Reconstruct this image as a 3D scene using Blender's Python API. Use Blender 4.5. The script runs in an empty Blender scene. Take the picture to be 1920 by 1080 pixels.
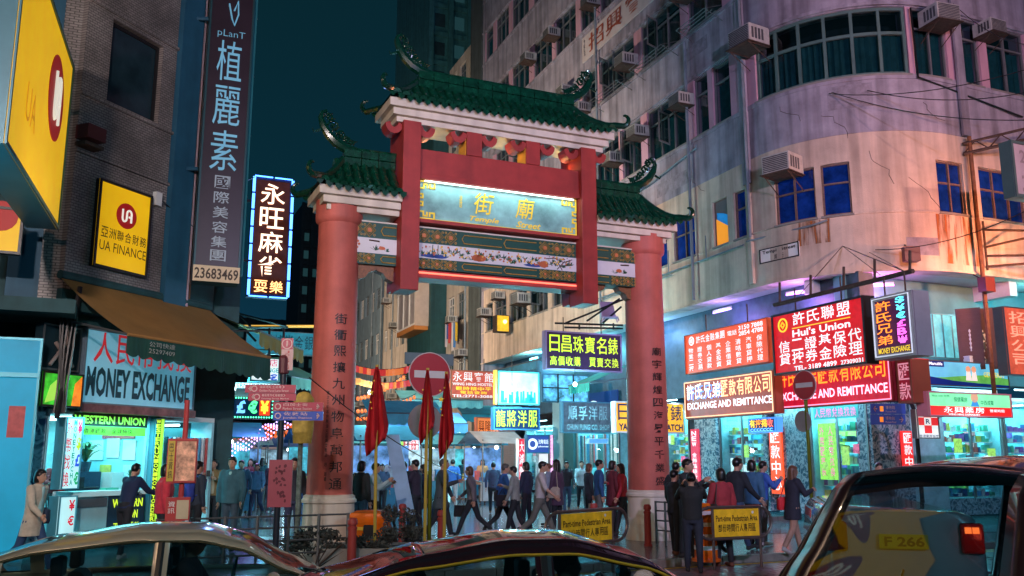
import bpy, bmesh, math, random
from mathutils import Vector, Matrix
R = math.radians; PI = math.pi
rnd = random.Random(11)
SC = bpy.context.scene
COL = SC.collection

# ---------------------------------------------------------------- camera, sky, light, exposure
F = 1690.0; PITCH = math.atan(318 / F); HC = 1.8
cam = bpy.data.cameras.new('camera'); cam.sensor_width = 36; cam.lens = F / 1920 * 36
cam.clip_start = 0.1; cam.clip_end = 2000
co = bpy.data.objects.new('camera', cam); COL.objects.link(co)
co.location = (0, 0, HC); co.rotation_euler = (R(90) + PITCH, 0, 0); SC.camera = co
SC.view_settings.view_transform = 'Standard'; SC.view_settings.look = 'None'
SC.view_settings.exposure = 0.0; SC.view_settings.gamma = 1
SC.view_settings.use_curve_mapping = False
cy = SC.cycles
cy.use_denoising = True; cy.max_bounces = 6; cy.diffuse_bounces = 3; cy.glossy_bounces = 3
cy.transmission_bounces = 4; cy.transparent_max_bounces = 12; cy.sample_clamp_indirect = 3.0; cy.sample_clamp_direct = 0
cy.caustics_reflective = False; cy.caustics_refractive = False; cy.use_light_tree = True

W = bpy.data.worlds.new('World'); SC.world = W; W.use_nodes = True
wn = W.node_tree.nodes; wl = W.node_tree.links
bg = wn['Background']
sky = wn.new('ShaderNodeTexSky'); sky.sky_type = 'NISHITA'; sky.sun_disc = False
sky.sun_elevation = R(-4); sky.sun_rotation = R(160)
tc = wn.new('ShaderNodeTexCoord'); sx = wn.new('ShaderNodeSeparateXYZ'); wl.new(tc.outputs['Generated'], sx.inputs[0])
rmp = wn.new('ShaderNodeValToRGB'); wl.new(sx.outputs['Z'], rmp.inputs[0])
e = rmp.color_ramp.elements
e[0].position = 0.0; e[0].color = (0.006, 0.040, 0.085, 1)
e[1].position = 0.55; e[1].color = (0.0022, 0.018, 0.025, 1)
m = e.new(0.22); m.color = (0.0022, 0.024, 0.040, 1)
ad = wn.new('ShaderNodeMixRGB'); ad.blend_type = 'ADD'; ad.inputs[0].default_value = 0.02
wl.new(rmp.outputs[0], ad.inputs[1]); wl.new(sky.outputs[0], ad.inputs[2])
wl.new(ad.outputs[0], bg.inputs[0]); bg.inputs[1].default_value = 1.0

def lamp(name, kind, loc, col, power, size=0.3, aim=None, size_y=None, spot=None, blend=0.6, spread=None):
    l = bpy.data.lights.new(name, kind); l.color = col; l.energy = power
    if kind == 'AREA':
        l.shape = 'RECTANGLE' if size_y else 'SQUARE'; l.size = size
        if size_y: l.size_y = size_y
        if spread: l.spread = R(spread)
    elif kind == 'SPOT': l.shadow_soft_size = size; l.spot_size = R(spot or 90); l.spot_blend = blend
    else: l.shadow_soft_size = size
    o = bpy.data.objects.new(name, l); COL.objects.link(o); o.location = loc
    if aim is not None:
        o.rotation_euler = (Vector(aim) - Vector(loc)).to_track_quat('-Z', 'Y').to_euler()
    return o
# ---------------------------------------------------------------- materials
_m = {}
def M(name, col, rough=.6, metal=0.0, var=.12, sc=2.0, bump=0.0, em=0.0, emc=None, streak=0.0, spec=.4, coat=0.0, alpha=None, bsc=None, tex=None):
    if name in _m: return _m[name]
    mt = bpy.data.materials.new(name); mt.use_nodes = True; _m[name] = mt
    n = mt.node_tree.nodes; l = mt.node_tree.links; b = n['Principled BSDF']
    b.inputs['Roughness'].default_value = rough; b.inputs['Metallic'].default_value = metal
    b.inputs['Specular IOR Level'].default_value = spec; b.inputs['Coat Weight'].default_value = coat
    b.inputs['Coat Roughness'].default_value = .04
    c = (*col, 1)
    b.inputs['Base Color'].default_value = c
    if var or bump or streak:
        g = n.new('ShaderNodeNewGeometry')
        nz = n.new('ShaderNodeTexNoise'); nz.inputs['Scale'].default_value = sc; nz.inputs['Detail'].default_value = 6
        nz.inputs['Roughness'].default_value = .62
        l.new(g.outputs['Position'], nz.inputs['Vector'])
        out = None
        if var:
            mr = n.new('ShaderNodeMapRange'); mr.inputs[1].default_value = .3; mr.inputs[2].default_value = .7
            mr.inputs[3].default_value = 1 - var; mr.inputs[4].default_value = 1 + var
            l.new(nz.outputs[0], mr.inputs[0])
            mx = n.new('ShaderNodeMixRGB'); mx.blend_type = 'MULTIPLY'; mx.inputs[0].default_value = 1
            mx.inputs[1].default_value = c; l.new(mr.outputs[0], mx.inputs[2]); out = mx.outputs[0]
        if streak:
            mp = n.new('ShaderNodeMapping'); mp.inputs['Scale'].default_value = (2.2, 2.2, .16)
            l.new(g.outputs['Position'], mp.inputs[0])
            n2 = n.new('ShaderNodeTexNoise'); n2.inputs['Scale'].default_value = 1.3; n2.inputs['Detail'].default_value = 5
            l.new(mp.outputs[0], n2.inputs['Vector'])
            m2 = n.new('ShaderNodeMapRange'); m2.inputs[1].default_value = .42; m2.inputs[2].default_value = .68
            m2.inputs[3].default_value = 1; m2.inputs[4].default_value = 1 - streak
            l.new(n2.outputs[0], m2.inputs[0])
            m3 = n.new('ShaderNodeMixRGB'); m3.blend_type = 'MULTIPLY'; m3.inputs[0].default_value = 1
            if out: l.new(out, m3.inputs[1])
            else: m3.inputs[1].default_value = c
            l.new(m2.outputs[0], m3.inputs[2]); out = m3.outputs[0]
        if out: l.new(out, b.inputs['Base Color'])
        if bump:
            bp = n.new('ShaderNodeBump'); bp.inputs['Strength'].default_value = bump; bp.inputs['Distance'].default_value = .02
            if bsc:
                n3 = n.new('ShaderNodeTexNoise'); n3.inputs['Scale'].default_value = bsc; n3.inputs['Detail'].default_value = 4
                l.new(g.outputs['Position'], n3.inputs['Vector']); l.new(n3.outputs[0], bp.inputs['Height'])
            else: l.new(nz.outputs[0], bp.inputs['Height'])
            l.new(bp.outputs[0], b.inputs['Normal'])
        if em and var:
            me = n.new('ShaderNodeMixRGB'); me.blend_type = 'MULTIPLY'; me.inputs[0].default_value = 1
            me.inputs[1].default_value = (*(emc or col), 1); l.new(mr.outputs[0], me.inputs[2])
            l.new(me.outputs[0], b.inputs['Emission Color'])
    if em:
        if not var: b.inputs['Emission Color'].default_value = (*(emc or col), 1)
        b.inputs['Emission Strength'].default_value = em
    return mt
def E(name, col, s=1.0, var=0.0, sc=6): return M(name, tuple(min(.8, c) * .6 for c in col), .5, 0, var, sc, em=s, emc=col)
def GLASS(name, tint, refl=.12, rough=.02):
    if name in _m: return _m[name]
    mt = bpy.data.materials.new(name); mt.use_nodes = True; _m[name] = mt
    n = mt.node_tree.nodes; l = mt.node_tree.links; n.clear()
    o = n.new('ShaderNodeOutputMaterial'); mx = n.new('ShaderNodeMixShader'); t = n.new('ShaderNodeBsdfTransparent')
    g = n.new('ShaderNodeBsdfGlossy'); t.inputs[0].default_value = (*tint, 1); g.inputs['Roughness'].default_value = rough
    fr = n.new('ShaderNodeLayerWeight'); fr.inputs[0].default_value = refl + .12
    ma = n.new('ShaderNodeMath'); ma.operation = 'MULTIPLY_ADD'; ma.inputs[1].default_value = .8; ma.inputs[2].default_value = refl
    fr.inputs[0].default_value = .5; pw = n.new('ShaderNodeMath'); pw.operation = 'POWER'; pw.inputs[1].default_value = 3.5; l.new(fr.outputs['Facing'], pw.inputs[0])
    l.new(pw.outputs[0], ma.inputs[0]); l.new(ma.outputs[0], mx.inputs[0])
    l.new(t.outputs[0], mx.inputs[1]); l.new(g.outputs[0], mx.inputs[2]); l.new(mx.outputs[0], o.inputs[0])
    return mt
def BRICKM(name, c1, c2, mortar, scale, bw=.5, rh=.25, rough=.6, plane='xz', bump=.3, ms=.02, az=None, streak=True):
    if name in _m: return _m[name]
    mt = M(name, c1, rough, var=0, bump=0); n = mt.node_tree.nodes; l = mt.node_tree.links; b = n['Principled BSDF']
    g = n.new('ShaderNodeNewGeometry'); mp = n.new('ShaderNodeMapping'); l.new(g.outputs['Position'], mp.inputs[0])
    a = az or 0
    if plane == 'xz': mp.inputs['Rotation'].default_value = (R(90), 0, 0)
    rot = n.new('ShaderNodeVectorRotate'); rot.rotation_type = 'Z_AXIS'; rot.inputs['Angle'].default_value = -a
    l.new(g.outputs['Position'], rot.inputs['Vector'])
    sp = n.new('ShaderNodeSeparateXYZ'); l.new(rot.outputs[0], sp.inputs[0]); cb = n.new('ShaderNodeCombineXYZ')
    l.new(sp.outputs[0], cb.inputs[0]); l.new(sp.outputs[2 if plane == 'xz' else 1], cb.inputs[1])
    br = n.new('ShaderNodeTexBrick'); l.new(cb.outputs[0], br.inputs[0])
    br.inputs['Color1'].default_value = (*c1, 1); br.inputs['Color2'].default_value = (*c2, 1); br.inputs['Mortar'].default_value = (*mortar, 1)
    br.inputs['Scale'].default_value = scale; br.inputs['Brick Width'].default_value = bw; br.inputs['Row Height'].default_value = rh
    br.inputs['Mortar Size'].default_value = ms
    nz = n.new('ShaderNodeTexNoise'); nz.inputs['Scale'].default_value = .9; nz.inputs['Detail'].default_value = 7; l.new(g.outputs['Position'], nz.inputs[0])
    mr = n.new('ShaderNodeMapRange'); mr.inputs[1].default_value = .35; mr.inputs[2].default_value = .65; mr.inputs[3].default_value = .55; mr.inputs[4].default_value = 1.15
    l.new(nz.outputs[0], mr.inputs[0]); mx = n.new('ShaderNodeMixRGB'); mx.blend_type = 'MULTIPLY'; mx.inputs[0].default_value = 1
    l.new(br.outputs[0], mx.inputs[1]); l.new(mr.outputs[0], mx.inputs[2]); l.new(mx.outputs[0], b.inputs['Base Color'])
    bp = n.new('ShaderNodeBump'); bp.inputs['Strength'].default_value = bump; bp.inputs['Distance'].default_value = .01
    l.new(br.outputs['Fac'], bp.inputs['Height']); bp.invert = True; l.new(bp.outputs[0], b.inputs['Normal'])
    return mt
def MARBLE(name, c1, c2, sc=5.0, rough=.15):
    if name in _m: return _m[name]
    mt = M(name, c1, rough, var=0); n = mt.node_tree.nodes; l = mt.node_tree.links; b = n['Principled BSDF']
    g = n.new('ShaderNodeNewGeometry'); nz = n.new('ShaderNodeTexNoise'); nz.inputs['Scale'].default_value = sc
    nz.inputs['Detail'].default_value = 8; nz.inputs['Distortion'].default_value = .9; l.new(g.outputs['Position'], nz.inputs[0])
    r = n.new('ShaderNodeValToRGB'); l.new(nz.outputs[0], r.inputs[0]); e = r.color_ramp.elements
    e[0].position = .40; e[0].color = (*c1, 1); e[1].position = .62; e[1].color = (*c1, 1)
    k = e.new(.5); k.color = (*c2, 1); k = e.new(.54); k.color = tuple(x * .6 for x in c2) + (1,)
    l.new(r.outputs[0], b.inputs['Base Color']); return mt

# ---------------------------------------------------------------- things, parts, mesh builder
ROOTM = {}
def tag(o, label=None, cat=None, group=None, kind=None):
    if label: o['label'] = label
    if cat: o['category'] = cat
    if group: o['group'] = group
    if kind: o['kind'] = kind
    return o
def thing(name, label, cat, loc=(0, 0, 0), rz=0.0, group=None):
    o = bpy.data.objects.new(name, None); COL.objects.link(o); o.empty_display_size = .2
    o.location = loc; o.rotation_euler = (0, 0, rz)
    ROOTM[o] = Matrix.Translation(Vector(loc)) @ Matrix.Rotation(rz, 4, 'Z')
    return tag(o, label, cat, group)
def rootm(o):
    while o is not None:
        if o in ROOTM: return ROOTM[o]
        o = o.parent
    return Matrix()
class MB:
    def __init__(s): s.v = []; s.f = []
    def quad(s, a, b, c, d):
        i = len(s.v); s.v += [tuple(a), tuple(b), tuple(c), tuple(d)]; s.f.append((i, i + 1, i + 2, i + 3)); return s
    def poly(s, pts):
        i = len(s.v); s.v += [tuple(p) for p in pts]; s.f.append(tuple(range(i, i + len(pts)))); return s
    def hexa(s, p):   # 4 bottom + 4 top
        i = len(s.v); s.v += [tuple(q) for q in p]
        for f in ((0, 3, 2, 1), (4, 5, 6, 7), (0, 1, 5, 4), (1, 2, 6, 5), (2, 3, 7, 6), (3, 0, 4, 7)): s.f.append(tuple(i + k for k in f))
        return s
    def box(s, x0, x1, y0, y1, z0, z1):
        return s.hexa([(x0, y0, z0), (x1, y0, z0), (x1, y1, z0), (x0, y1, z0), (x0, y0, z1), (x1, y0, z1), (x1, y1, z1), (x0, y1, z1)])
    def rings(s, rs, cap=True, closed=True):
        i = len(s.v); n = len(rs[0])
        for r_ in rs: s.v += [tuple(p) for p in r_]
        for k in range(len(rs) - 1):
            for j in range(n if closed else n - 1):
                a = i + k * n + j; b = i + k * n + (j + 1) % n
                s.f.append((a, b, b + n, a + n))
        if cap and closed:
            s.f.append(tuple(i + j for j in reversed(range(n)))); s.f.append(tuple(i + (len(rs) - 1) * n + j for j in range(n)))
        return s
    def lathe(s, prof, n=20, c=(0, 0), cap=True):
        return s.rings([[(c[0] + r_ * math.cos(2 * PI * j / n), c[1] + r_ * math.sin(2 * PI * j / n), z) for j in range(n)] for r_, z in prof], cap)
    def tube(s, pts, r, n=6, cap=True, flat=1.0):
        pts = [Vector(p) for p in pts]; rs = []
        rr = r if isinstance(r, (list, tuple)) else [r] * len(pts)
        up = Vector((0, 0, 1)); prev = None
        for i, p in enumerate(pts):
            t = (pts[min(i + 1, len(pts) - 1)] - pts[max(i - 1, 0)])
            if t.length < 1e-9: t = Vector((0, 0, 1))
            t.normalize()
            if prev is None:
                a = t.cross(up if abs(t.z) < .95 else Vector((0, 1, 0))).normalized()
            else:
                a = (prev - t * prev.dot(t)); a = a.normalized() if a.length > 1e-6 else t.orthogonal().normalized()
            prev = a; b = t.cross(a)
            rs.append([p + (a * math.cos(2 * PI * j / n) + b * math.sin(2 * PI * j / n) * flat) * rr[i] for j in range(n)])
        return s.rings(rs, cap)
    def ball(s, c, r, n=10, m=7):
        if not isinstance(r, (tuple, list)): r = (r, r, r)
        rs = []
        for k in range(m + 1):
            th = PI * (k + (.02 if k == 0 else -.02 if k == m else 0)) / m
            rs.append([(c[0] + r[0] * math.sin(th) * math.cos(2 * PI * j / n), c[1] + r[1] * math.sin(th) * math.sin(2 * PI * j / n), c[2] - r[2] * math.cos(th)) for j in range(n)])
        return s.rings(rs)
    def mesh(s, name='m', smooth=False, inv=None, angle=None):
        me = bpy.data.meshes.new(name)
        vs = s.v if inv is None else [tuple(inv @ Vector(p)) for p in s.v]
        me.from_pydata(vs, [], s.f); me.validate(); me.update()
        if smooth:
            me.polygons.foreach_set('use_smooth', [True] * len(me.polygons))
            if angle:
                try: me.set_sharp_from_angle(angle=R(angle))
                except Exception: pass
        return me
    def build(s, name, mat, parent=None, smooth=False, world=True, angle=40, label=None, kind=None, bevel=0):
        inv = rootm(parent).inverted() if (world and parent is not None) else None
        me = s.mesh(name, smooth, inv, angle)
        bm = bmesh.new(); bm.from_mesh(me); bmesh.ops.recalc_face_normals(bm, faces=bm.faces); bm.to_mesh(me); bm.free()
        me.materials.append(mat)
        return link(name, me, parent, label, kind, bevel)
def link(name, me, parent=None, label=None, kind=None, bevel=0, mat=None):
    o = bpy.data.objects.new(name, me); COL.objects.link(o)
    if parent is not None: o.parent = parent
    if label: o['label'] = label
    if kind: o['kind'] = kind
    if bevel:
        b = o.modifiers.new('bevel', 'BEVEL'); b.width = bevel; b.segments = 2; b.limit_method = 'ANGLE'
    if mat is not None:
        if len(me.materials) == 0: me.materials.append(None)
        o.material_slots[0].link = 'OBJECT'; o.material_slots[0].material = mat
    return o
def copytree(o, parent=None, loc=None, rz=None):
    c = o.copy(); COL.objects.link(c); c.parent = parent
    if loc is not None: c.location = loc
    if rz is not None: c.rotation_euler = (0, 0, rz)
    for ch in [k for k in KIDS.get(o, [])] or [k for k in o.children]: copytree(ch, c)
    return c
KIDS = {}

# ---------------------------------------------------------------- view geometry: from a pixel of the 1920x1080 photograph to a real plane
CP, SP = math.cos(PITCH), math.sin(PITCH)
def ray(x, y):
    a = (x - 960) / F; u = (540 - y) / F
    return (a, CP - u * SP, SP + u * CP)
def at(x, y, Y):
    d = ray(x, y); t = Y / d[1]; return Vector((t * d[0], Y, HC + t * d[2]))
def ground(x, y, z=0.0):
    d = ray(x, y); t = (z - HC) / d[2]; return Vector((t * d[0], t * d[1], z))
class Fr:      # a vertical plane: s runs rightwards along it, off goes into it, z up
    def __init__(s, ox, oy, az):
        s.o = (ox, oy); a = R(az); s.x = (math.sin(a), math.cos(a)); s.y = (-math.cos(a), math.sin(a)); s.rz = math.atan2(s.x[1], s.x[0])
    def pt(s, a, off=0.0, z=0.0): return Vector((s.o[0] + a * s.x[0] + off * s.y[0], s.o[1] + a * s.x[1] + off * s.y[1], z))
    def hit(s, px, py, off=0.0):
        d = ray(px, py); t = (off + s.o[0] * s.y[0] + s.o[1] * s.y[1]) / (d[0] * s.y[0] + d[1] * s.y[1])
        X, Y = t * d[0] - s.o[0], t * d[1] - s.o[1]
        return X * s.x[0] + Y * s.x[1], HC + t * d[2]
    def dirs(s, a): return Vector((*s.x, 0)), Vector((*s.y, 0))
    def segs(s, a, b): return [a, b]
class Corner(Fr):   # wall A, round corner, wall B as one path
    def __init__(s):
        s.A = Fr(7.33, 26.24, 158.3); s.B = Fr(12.37, 24.19, 66); s.r = 3.77; s.L = s.r * R(92.3)
        s.c = (7.33 + s.r * s.A.y[0], 26.24 + s.r * s.A.y[1])
    def fr(s, a):
        az = 158.3 if a <= 0 else 66 if a >= s.L else 158.3 - math.degrees(a / s.r)
        q = R(az); return (math.sin(q), math.cos(q)), (-math.cos(q), math.sin(q))
    def pt(s, a, off=0.0, z=0.0):
        if a <= 0: return s.A.pt(a, off, z)
        if a >= s.L: return s.B.pt(a - s.L, off, z)
        _, n = s.fr(a); return Vector((s.c[0] - (s.r - off) * n[0], s.c[1] - (s.r - off) * n[1], z))
    def dirs(s, a):
        x, y = s.fr(a); return Vector((*x, 0)), Vector((*y, 0))
    def hit(s, px, py, off=0.0):
        d = ray(px, py); a, b = -75.0, 40.0
        for _ in range(45):
            m_ = (a + b) / 2; p = s.pt(m_, off)
            if p.x * d[1] - p.y * d[0] < 0: a = m_
            else: b = m_
        p = s.pt(a, off); return a, HC + p.y / d[1] * d[2]
    def segs(s, a, b):
        if b <= 0 or a >= s.L: return [a, b]
        out = [a]; k = max(a, 0); 
        if a < 0: out.append(0.0)
        e_ = min(b, s.L); n = max(1, int((e_ - k) / .3 + .5))
        out += [k + (e_ - k) * i / n for i in range(1, n + 1)]
        if b > s.L: out.append(b)
        return out
GA = Fr(-3.61, 18, 66.1); CH = Fr(-8.63, 17, 22); CB = Corner()
def pblock(mb, path, s0, s1, o0, o1, z0, z1):
    rs = []
    for a in path.segs(s0, s1):
        rs.append([path.pt(a, o0, z0), path.pt(a, o1, z0), path.pt(a, o1, z1), path.pt(a, o0, z1)])
    return mb.rings(rs)
class Pl:     # face of a board: u,v from 0 to 1, d metres out of the face
    def __init__(s, o, ex, ey, n): s.o = Vector(o); s.ex = Vector(ex); s.ey = Vector(ey); s.n = Vector(n).normalized()
    @property
    def w(s): return s.ex.length
    @property
    def h(s): return s.ey.length
    def P(s, u, v, d=0.0): return s.o + s.ex * u + s.ey * v + s.n * d
    def box(s, mb, u0, u1, v0, v1, d0, d1):
        return mb.hexa([s.P(u0, v0, d1), s.P(u1, v0, d1), s.P(u1, v0, d0), s.P(u0, v0, d0), s.P(u0, v1, d1), s.P(u1, v1, d1), s.P(u1, v1, d0), s.P(u0, v1, d0)])
    def poly(s, mb, pts, d0=0.0, d1=.01):
        n = len(pts); i = len(mb.v)
        mb.v += [tuple(s.P(u, v, d0)) for u, v in pts] + [tuple(s.P(u, v, d1)) for u, v in pts]
        mb.f.append(tuple(i + n + k for k in range(n)))
        for k in range(n): mb.f.append((i + k, i + (k + 1) % n, i + n + (k + 1) % n, i + n + k))
        return mb
    def disc(s, mb, u, v, r, d0=0.0, d1=.012, n=16, ri=None):
        ru, rv = r / s.w, r / s.h
        if ri is None: return s.poly(mb, [(u + ru * math.cos(2 * PI * k / n), v + rv * math.sin(2 * PI * k / n)) for k in range(n)], d0, d1)
        q = ri / r
        for k in range(n):
            a, b = 2 * PI * k / n, 2 * PI * (k + 1) / n
            s.poly(mb, [(u + ru * math.cos(a), v + rv * math.sin(a)), (u + ru * math.cos(b), v + rv * math.sin(b)), (u + q * ru * math.cos(b), v + q * rv * math.sin(b)), (u + q * ru * math.cos(a), v + q * rv * math.sin(a))], d0, d1)
        return mb
    def line(s, mb, pts, r, d=.02, n=5): return mb.tube([s.P(u, v, d) for u, v in pts], r, n)
class CylPl(Pl):
    def __init__(s, c, r, a0, a1, z0, z1): s.c = c; s.r = r; s.a0 = a0; s.a1 = a1; s.z0 = z0; s.z1 = z1
    def P(s, u, v, d=0.0):
        a = s.a0 + (s.a1 - s.a0) * u; r_ = s.r + d
        return Vector((s.c[0] + r_ * math.cos(a), s.c[1] + r_ * math.sin(a), s.z0 + (s.z1 - s.z0) * v))
def plane(path, s0, s1, z0, z1, off=0.0):
    p0 = path.pt(s0, off, z0); p1 = path.pt(s1, off, z0); ex = p1 - p0
    return Pl(p0, ex, (0, 0, z1 - z0), Vector((ex.y, -ex.x, 0)))
def ppx(path, x0, y0, x1, y1, off=0.0):      # board whose top-left and bottom-right corners are seen at these pixels
    a, z1 = path.hit(x0, y0, off); b, z0 = path.hit(x1, y1, off); return plane(path, a, b, z0, z1, off)
def fpl(x0, y0, x1, y1, Y, az=66.0):          # free-standing board at depth Y (of its left edge), running along azimuth az
    p = at(x0, y0, Y); f_ = Fr(p.x, p.y, az); b, z0 = f_.hit(x1, y1); return plane(f_, 0, b, z0, p.z)

# ---------------------------------------------------------------- lettering
TMP = bpy.data.scenes.new('tmp')
def tmpdg(o):
    TMP.view_layers[0].update(); dg = TMP.view_layers[0].depsgraph; return bpy.data.meshes.new_from_object(o.evaluated_get(dg))
_fc = bpy.data.curves.new('letters', 'FONT'); _fc.resolution_u = 2
_fo = bpy.data.objects.new('letters_tmp', _fc); TMP.collection.objects.link(_fo)
_g = {}
def glyphs(body, bold=0.0, shear=0.0):
    if any(ord(q) > 0x2e00 for q in body): bold = min(bold, .006)
    k = (body, bold, shear)
    if k not in _g:
        _fc.body = body; _fc.offset = bold; _fc.shear = shear
        me = tmpdg(_fo)
        vs = [(v.co.x, v.co.y) for v in me.vertices]; fs = [tuple(p.vertices) for p in me.polygons]
        bpy.data.meshes.remove(me); _g[k] = (vs, fs)
    return _g[k]
def letters(parent, pl, items, mat, bold=.012, d=.012, name='lettering', shear=0.0, gap=.07):
    """items: (text, u0, v0, u1, v1); each stretched into its cell. A leading '|' stacks the characters."""
    mb = MB()
    for t, u0, v0, u1, v1 in items:
        if t[0] == '|':
            cs = t[1:]; n = len(cs); hh = (v1 - v0) / n
            cells = [(c, u0, v1 - (i + 1) * hh + hh * gap, u1, v1 - i * hh - hh * gap) for i, c in enumerate(cs) if c != ' ']
        elif t[0] == '-':
            cs = t[1:]; n = len(cs); ww = (u1 - u0) / n
            cells = [(c, u0 + i * ww + ww * .07, v0, u0 + (i + 1) * ww - ww * .07, v1) for i, c in enumerate(cs) if c != ' ']
        else: cells = [(t, u0, v0, u1, v1)]
        for c, a0, b0, a1, b1 in cells:
            vs, fs = glyphs(c, bold, shear)
            if not vs: continue
            xs = [v[0] for v in vs]; ys = [v[1] for v in vs]
            x0, x1, y0, y1 = min(xs), max(xs), min(ys), max(ys)
            w_, h_ = max(x1 - x0, 1e-3), max(y1 - y0, 1e-3)
            if len(c) == 1 and ord(c) > 0x2e00:      # keep thin strokes like the one of 'one' thin
                if h_ < .5 * w_: q = w_ - h_; y0 -= q / 2; y1 += q / 2; h_ = w_
            i = len(mb.v)
            mb.v += [tuple(pl.P(a0 + (a1 - a0) * (v[0] - x0) / w_, b0 + (b1 - b0) * (v[1] - y0) / h_, d)) for v in vs]
            mb.f += [tuple(i + k for k in f) for f in fs]
    if not mb.v: return None
    inv = rootm(parent).inverted() if parent is not None else None
    me = mb.mesh(name, False, inv); me.materials.append(mat)
    return link(name, me, parent)
# ---------------------------------------------------------------- shared paints
RED = M('red paint', (.34, .034, .028), .55, var=.16, sc=3, bump=.15, streak=.22)
COLRED = M('column red', (.50, .12, .092), .6, var=.17, sc=1.7, bump=.2, streak=.3, bsc=45)
CREAMP = M('cream plaster', (.62, .56, .46), .6, var=.08, streak=.25)
GREENT = M('green glaze', (.002, .040, .020), .2, var=.6, sc=7, spec=.6, coat=.6)
GREEND = M('dark green glaze', (.002, .032, .018), .2, var=.4, sc=14, spec=.6, coat=.5)
GOLD = M('gold paint', (.75, .50, .06), .35, var=.1)
BLACK = M('black paint', (.012, .012, .014), .4, var=0)
STEEL = M('grey steel', (.16, .17, .18), .4, .6, var=.15)
RUST = M('rusty steel', (.07, .045, .035), .7, .2, var=.4, sc=8)
WHITEP = M('white paint', (.72, .72, .70), .5, var=.05)
CONC = M('concrete', (.22, .22, .21), .8, var=.2, sc=3, bump=.2)

# ---------------------------------------------------------------- ground
def sheet(name, pts, z, mat, label=None, thick=0.0):
    z = z - .12
    mb = MB()
    if thick: mb.rings([[(*p, z - thick) for p in pts], [(*p, z) for p in pts]])
    else: mb.poly([(*p, z) for p in pts])
    o = mb.build(name, mat, None); tag(o, label, None, None, 'structure'); return o
def gl(n0, s): return GA.pt(s, n0 - 17.92)[:2]      # n0 = distance across the road, s along it
ASPH = M('asphalt', (.045, .047, .052), .38, var=.25, sc=14, bump=.35, bsc=60)
PAVE = BRICKM('pavement blocks', (.20, .17, .17), (.15, .13, .14), (.05, .05, .05), 1.0, .4, .2, .2, 'xy', .4, .012, R(24))
sheet('ground', [(-400, -200), (400, -200), (400, 600), (-400, 600)], -.02, ASPH)
sheet('road', [gl(-2.6, -60), gl(-2.6, 60), gl(14.3, 60), gl(14.3, -60)], 0.0, ASPH)
sheet('near_pavement', [gl(-14, -60), gl(-14, 60), gl(-2.6, 60), gl(-2.6, -60)], .12, PAVE, None, .14)
SF = Fr(*gl(14.3, 0), 66.1)
pv = sheet('pavement', [gl(14.3, -60), gl(14.3, 60), gl(24, 60), gl(24, -60)], .12, PAVE, None, .14)
ST = BRICKM('street blocks', (.17, .15, .18), (.13, .12, .14), (.04, .04, .05), 1.0, .5, .5, .14, 'xy', .4, .012, R(22))
sheet('street', [(-16, 21), (14, 23), (-6, 78), (-48, 150), (-70, 150), (-40, 70)], .128, ST)
sheet('side_pavement', [CB.pt(-70, -2.6)[:2], CB.pt(-.5, -2.6)[:2], CB.pt(-.5, 1.2)[:2], CB.pt(-70, 1.2)[:2]], .24, PAVE, None, .12)
# kerb stones and double yellow line along the road edge
kb = MB(); KS = M('kerb granite', (.20, .19, .17), .6, var=.25, sc=6, bump=.2)
k0 = MB().rings([[GA.pt(-6, -3.74, z) for z in (0,)] * 1]) if False else None
def gbox(mb, s0, s1, o0, o1, z0, z1): return mb.hexa([GA.pt(s0, o0, z0), GA.pt(s1, o0, z0), GA.pt(s1, o1, z0), GA.pt(s0, o1, z0), GA.pt(s0, o0, z1), GA.pt(s1, o0, z1), GA.pt(s1, o1, z1), GA.pt(s0, o1, z1)])
kme = None
for i in range(34):
    s = -7 + i * .9
    if kme is None:
        m0 = MB().box(.01, .89, -.12, .03, -.13, .012); kme = m0.mesh('kerb_stone'); kme.materials.append(KS)
    o = link('kerb_stone', kme, pv); p = GA.pt(s, 14.3 - 17.92 - .035); o.location = (p.x, p.y, 0); o.rotation_euler = (0, 0, GA.rz)
YL = M('yellow road paint', (.62, .42, .05), .6, var=.3, sc=9)
for q in (0.28, .50):
    mb = MB(); a = [gl(14.3 - q, -20), gl(14.3 - q, 25), gl(14.3 - q - .11, 25), gl(14.3 - q - .11, -20)]
    mb.poly([(*p, -.116) for p in a]); o = mb.build('yellow_line', YL); tag(o, kind='structure')
# brick paved crossing patch in front of the gate, built block by block where it is seen
BP = [M('paver red %d' % i, c, .3, var=.2, sc=10, bump=.1) for i, c in enumerate([(.20, .12, .13), (.17, .11, .12), (.15, .10, .13)])]
patch = sheet('brick_crossing', [gl(11.2, -3), gl(11.2, 12), gl(13.7, 12), gl(13.7, -3)], .004, M('sand bed', (.05, .045, .045), .8))
pme = MB().box(.012, .388, .01, .19, 0, .022).mesh('paver')
n_ = 0
for r_ in range(13):
    for c_ in range(22):
        s = 2.6 + c_ * .4 + (.2 if r_ % 2 else 0); q = 11.2 + r_ * .19
        if n_ >= 286: break
        p = GA.pt(s, q - 17.92); o = link('paver', pme, patch, mat=rnd.choice(BP)); n_ += 1
        o.location = (p.x, p.y, -.115 + rnd.uniform(0, .004)); o.rotation_euler = (0, 0, GA.rz)

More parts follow.
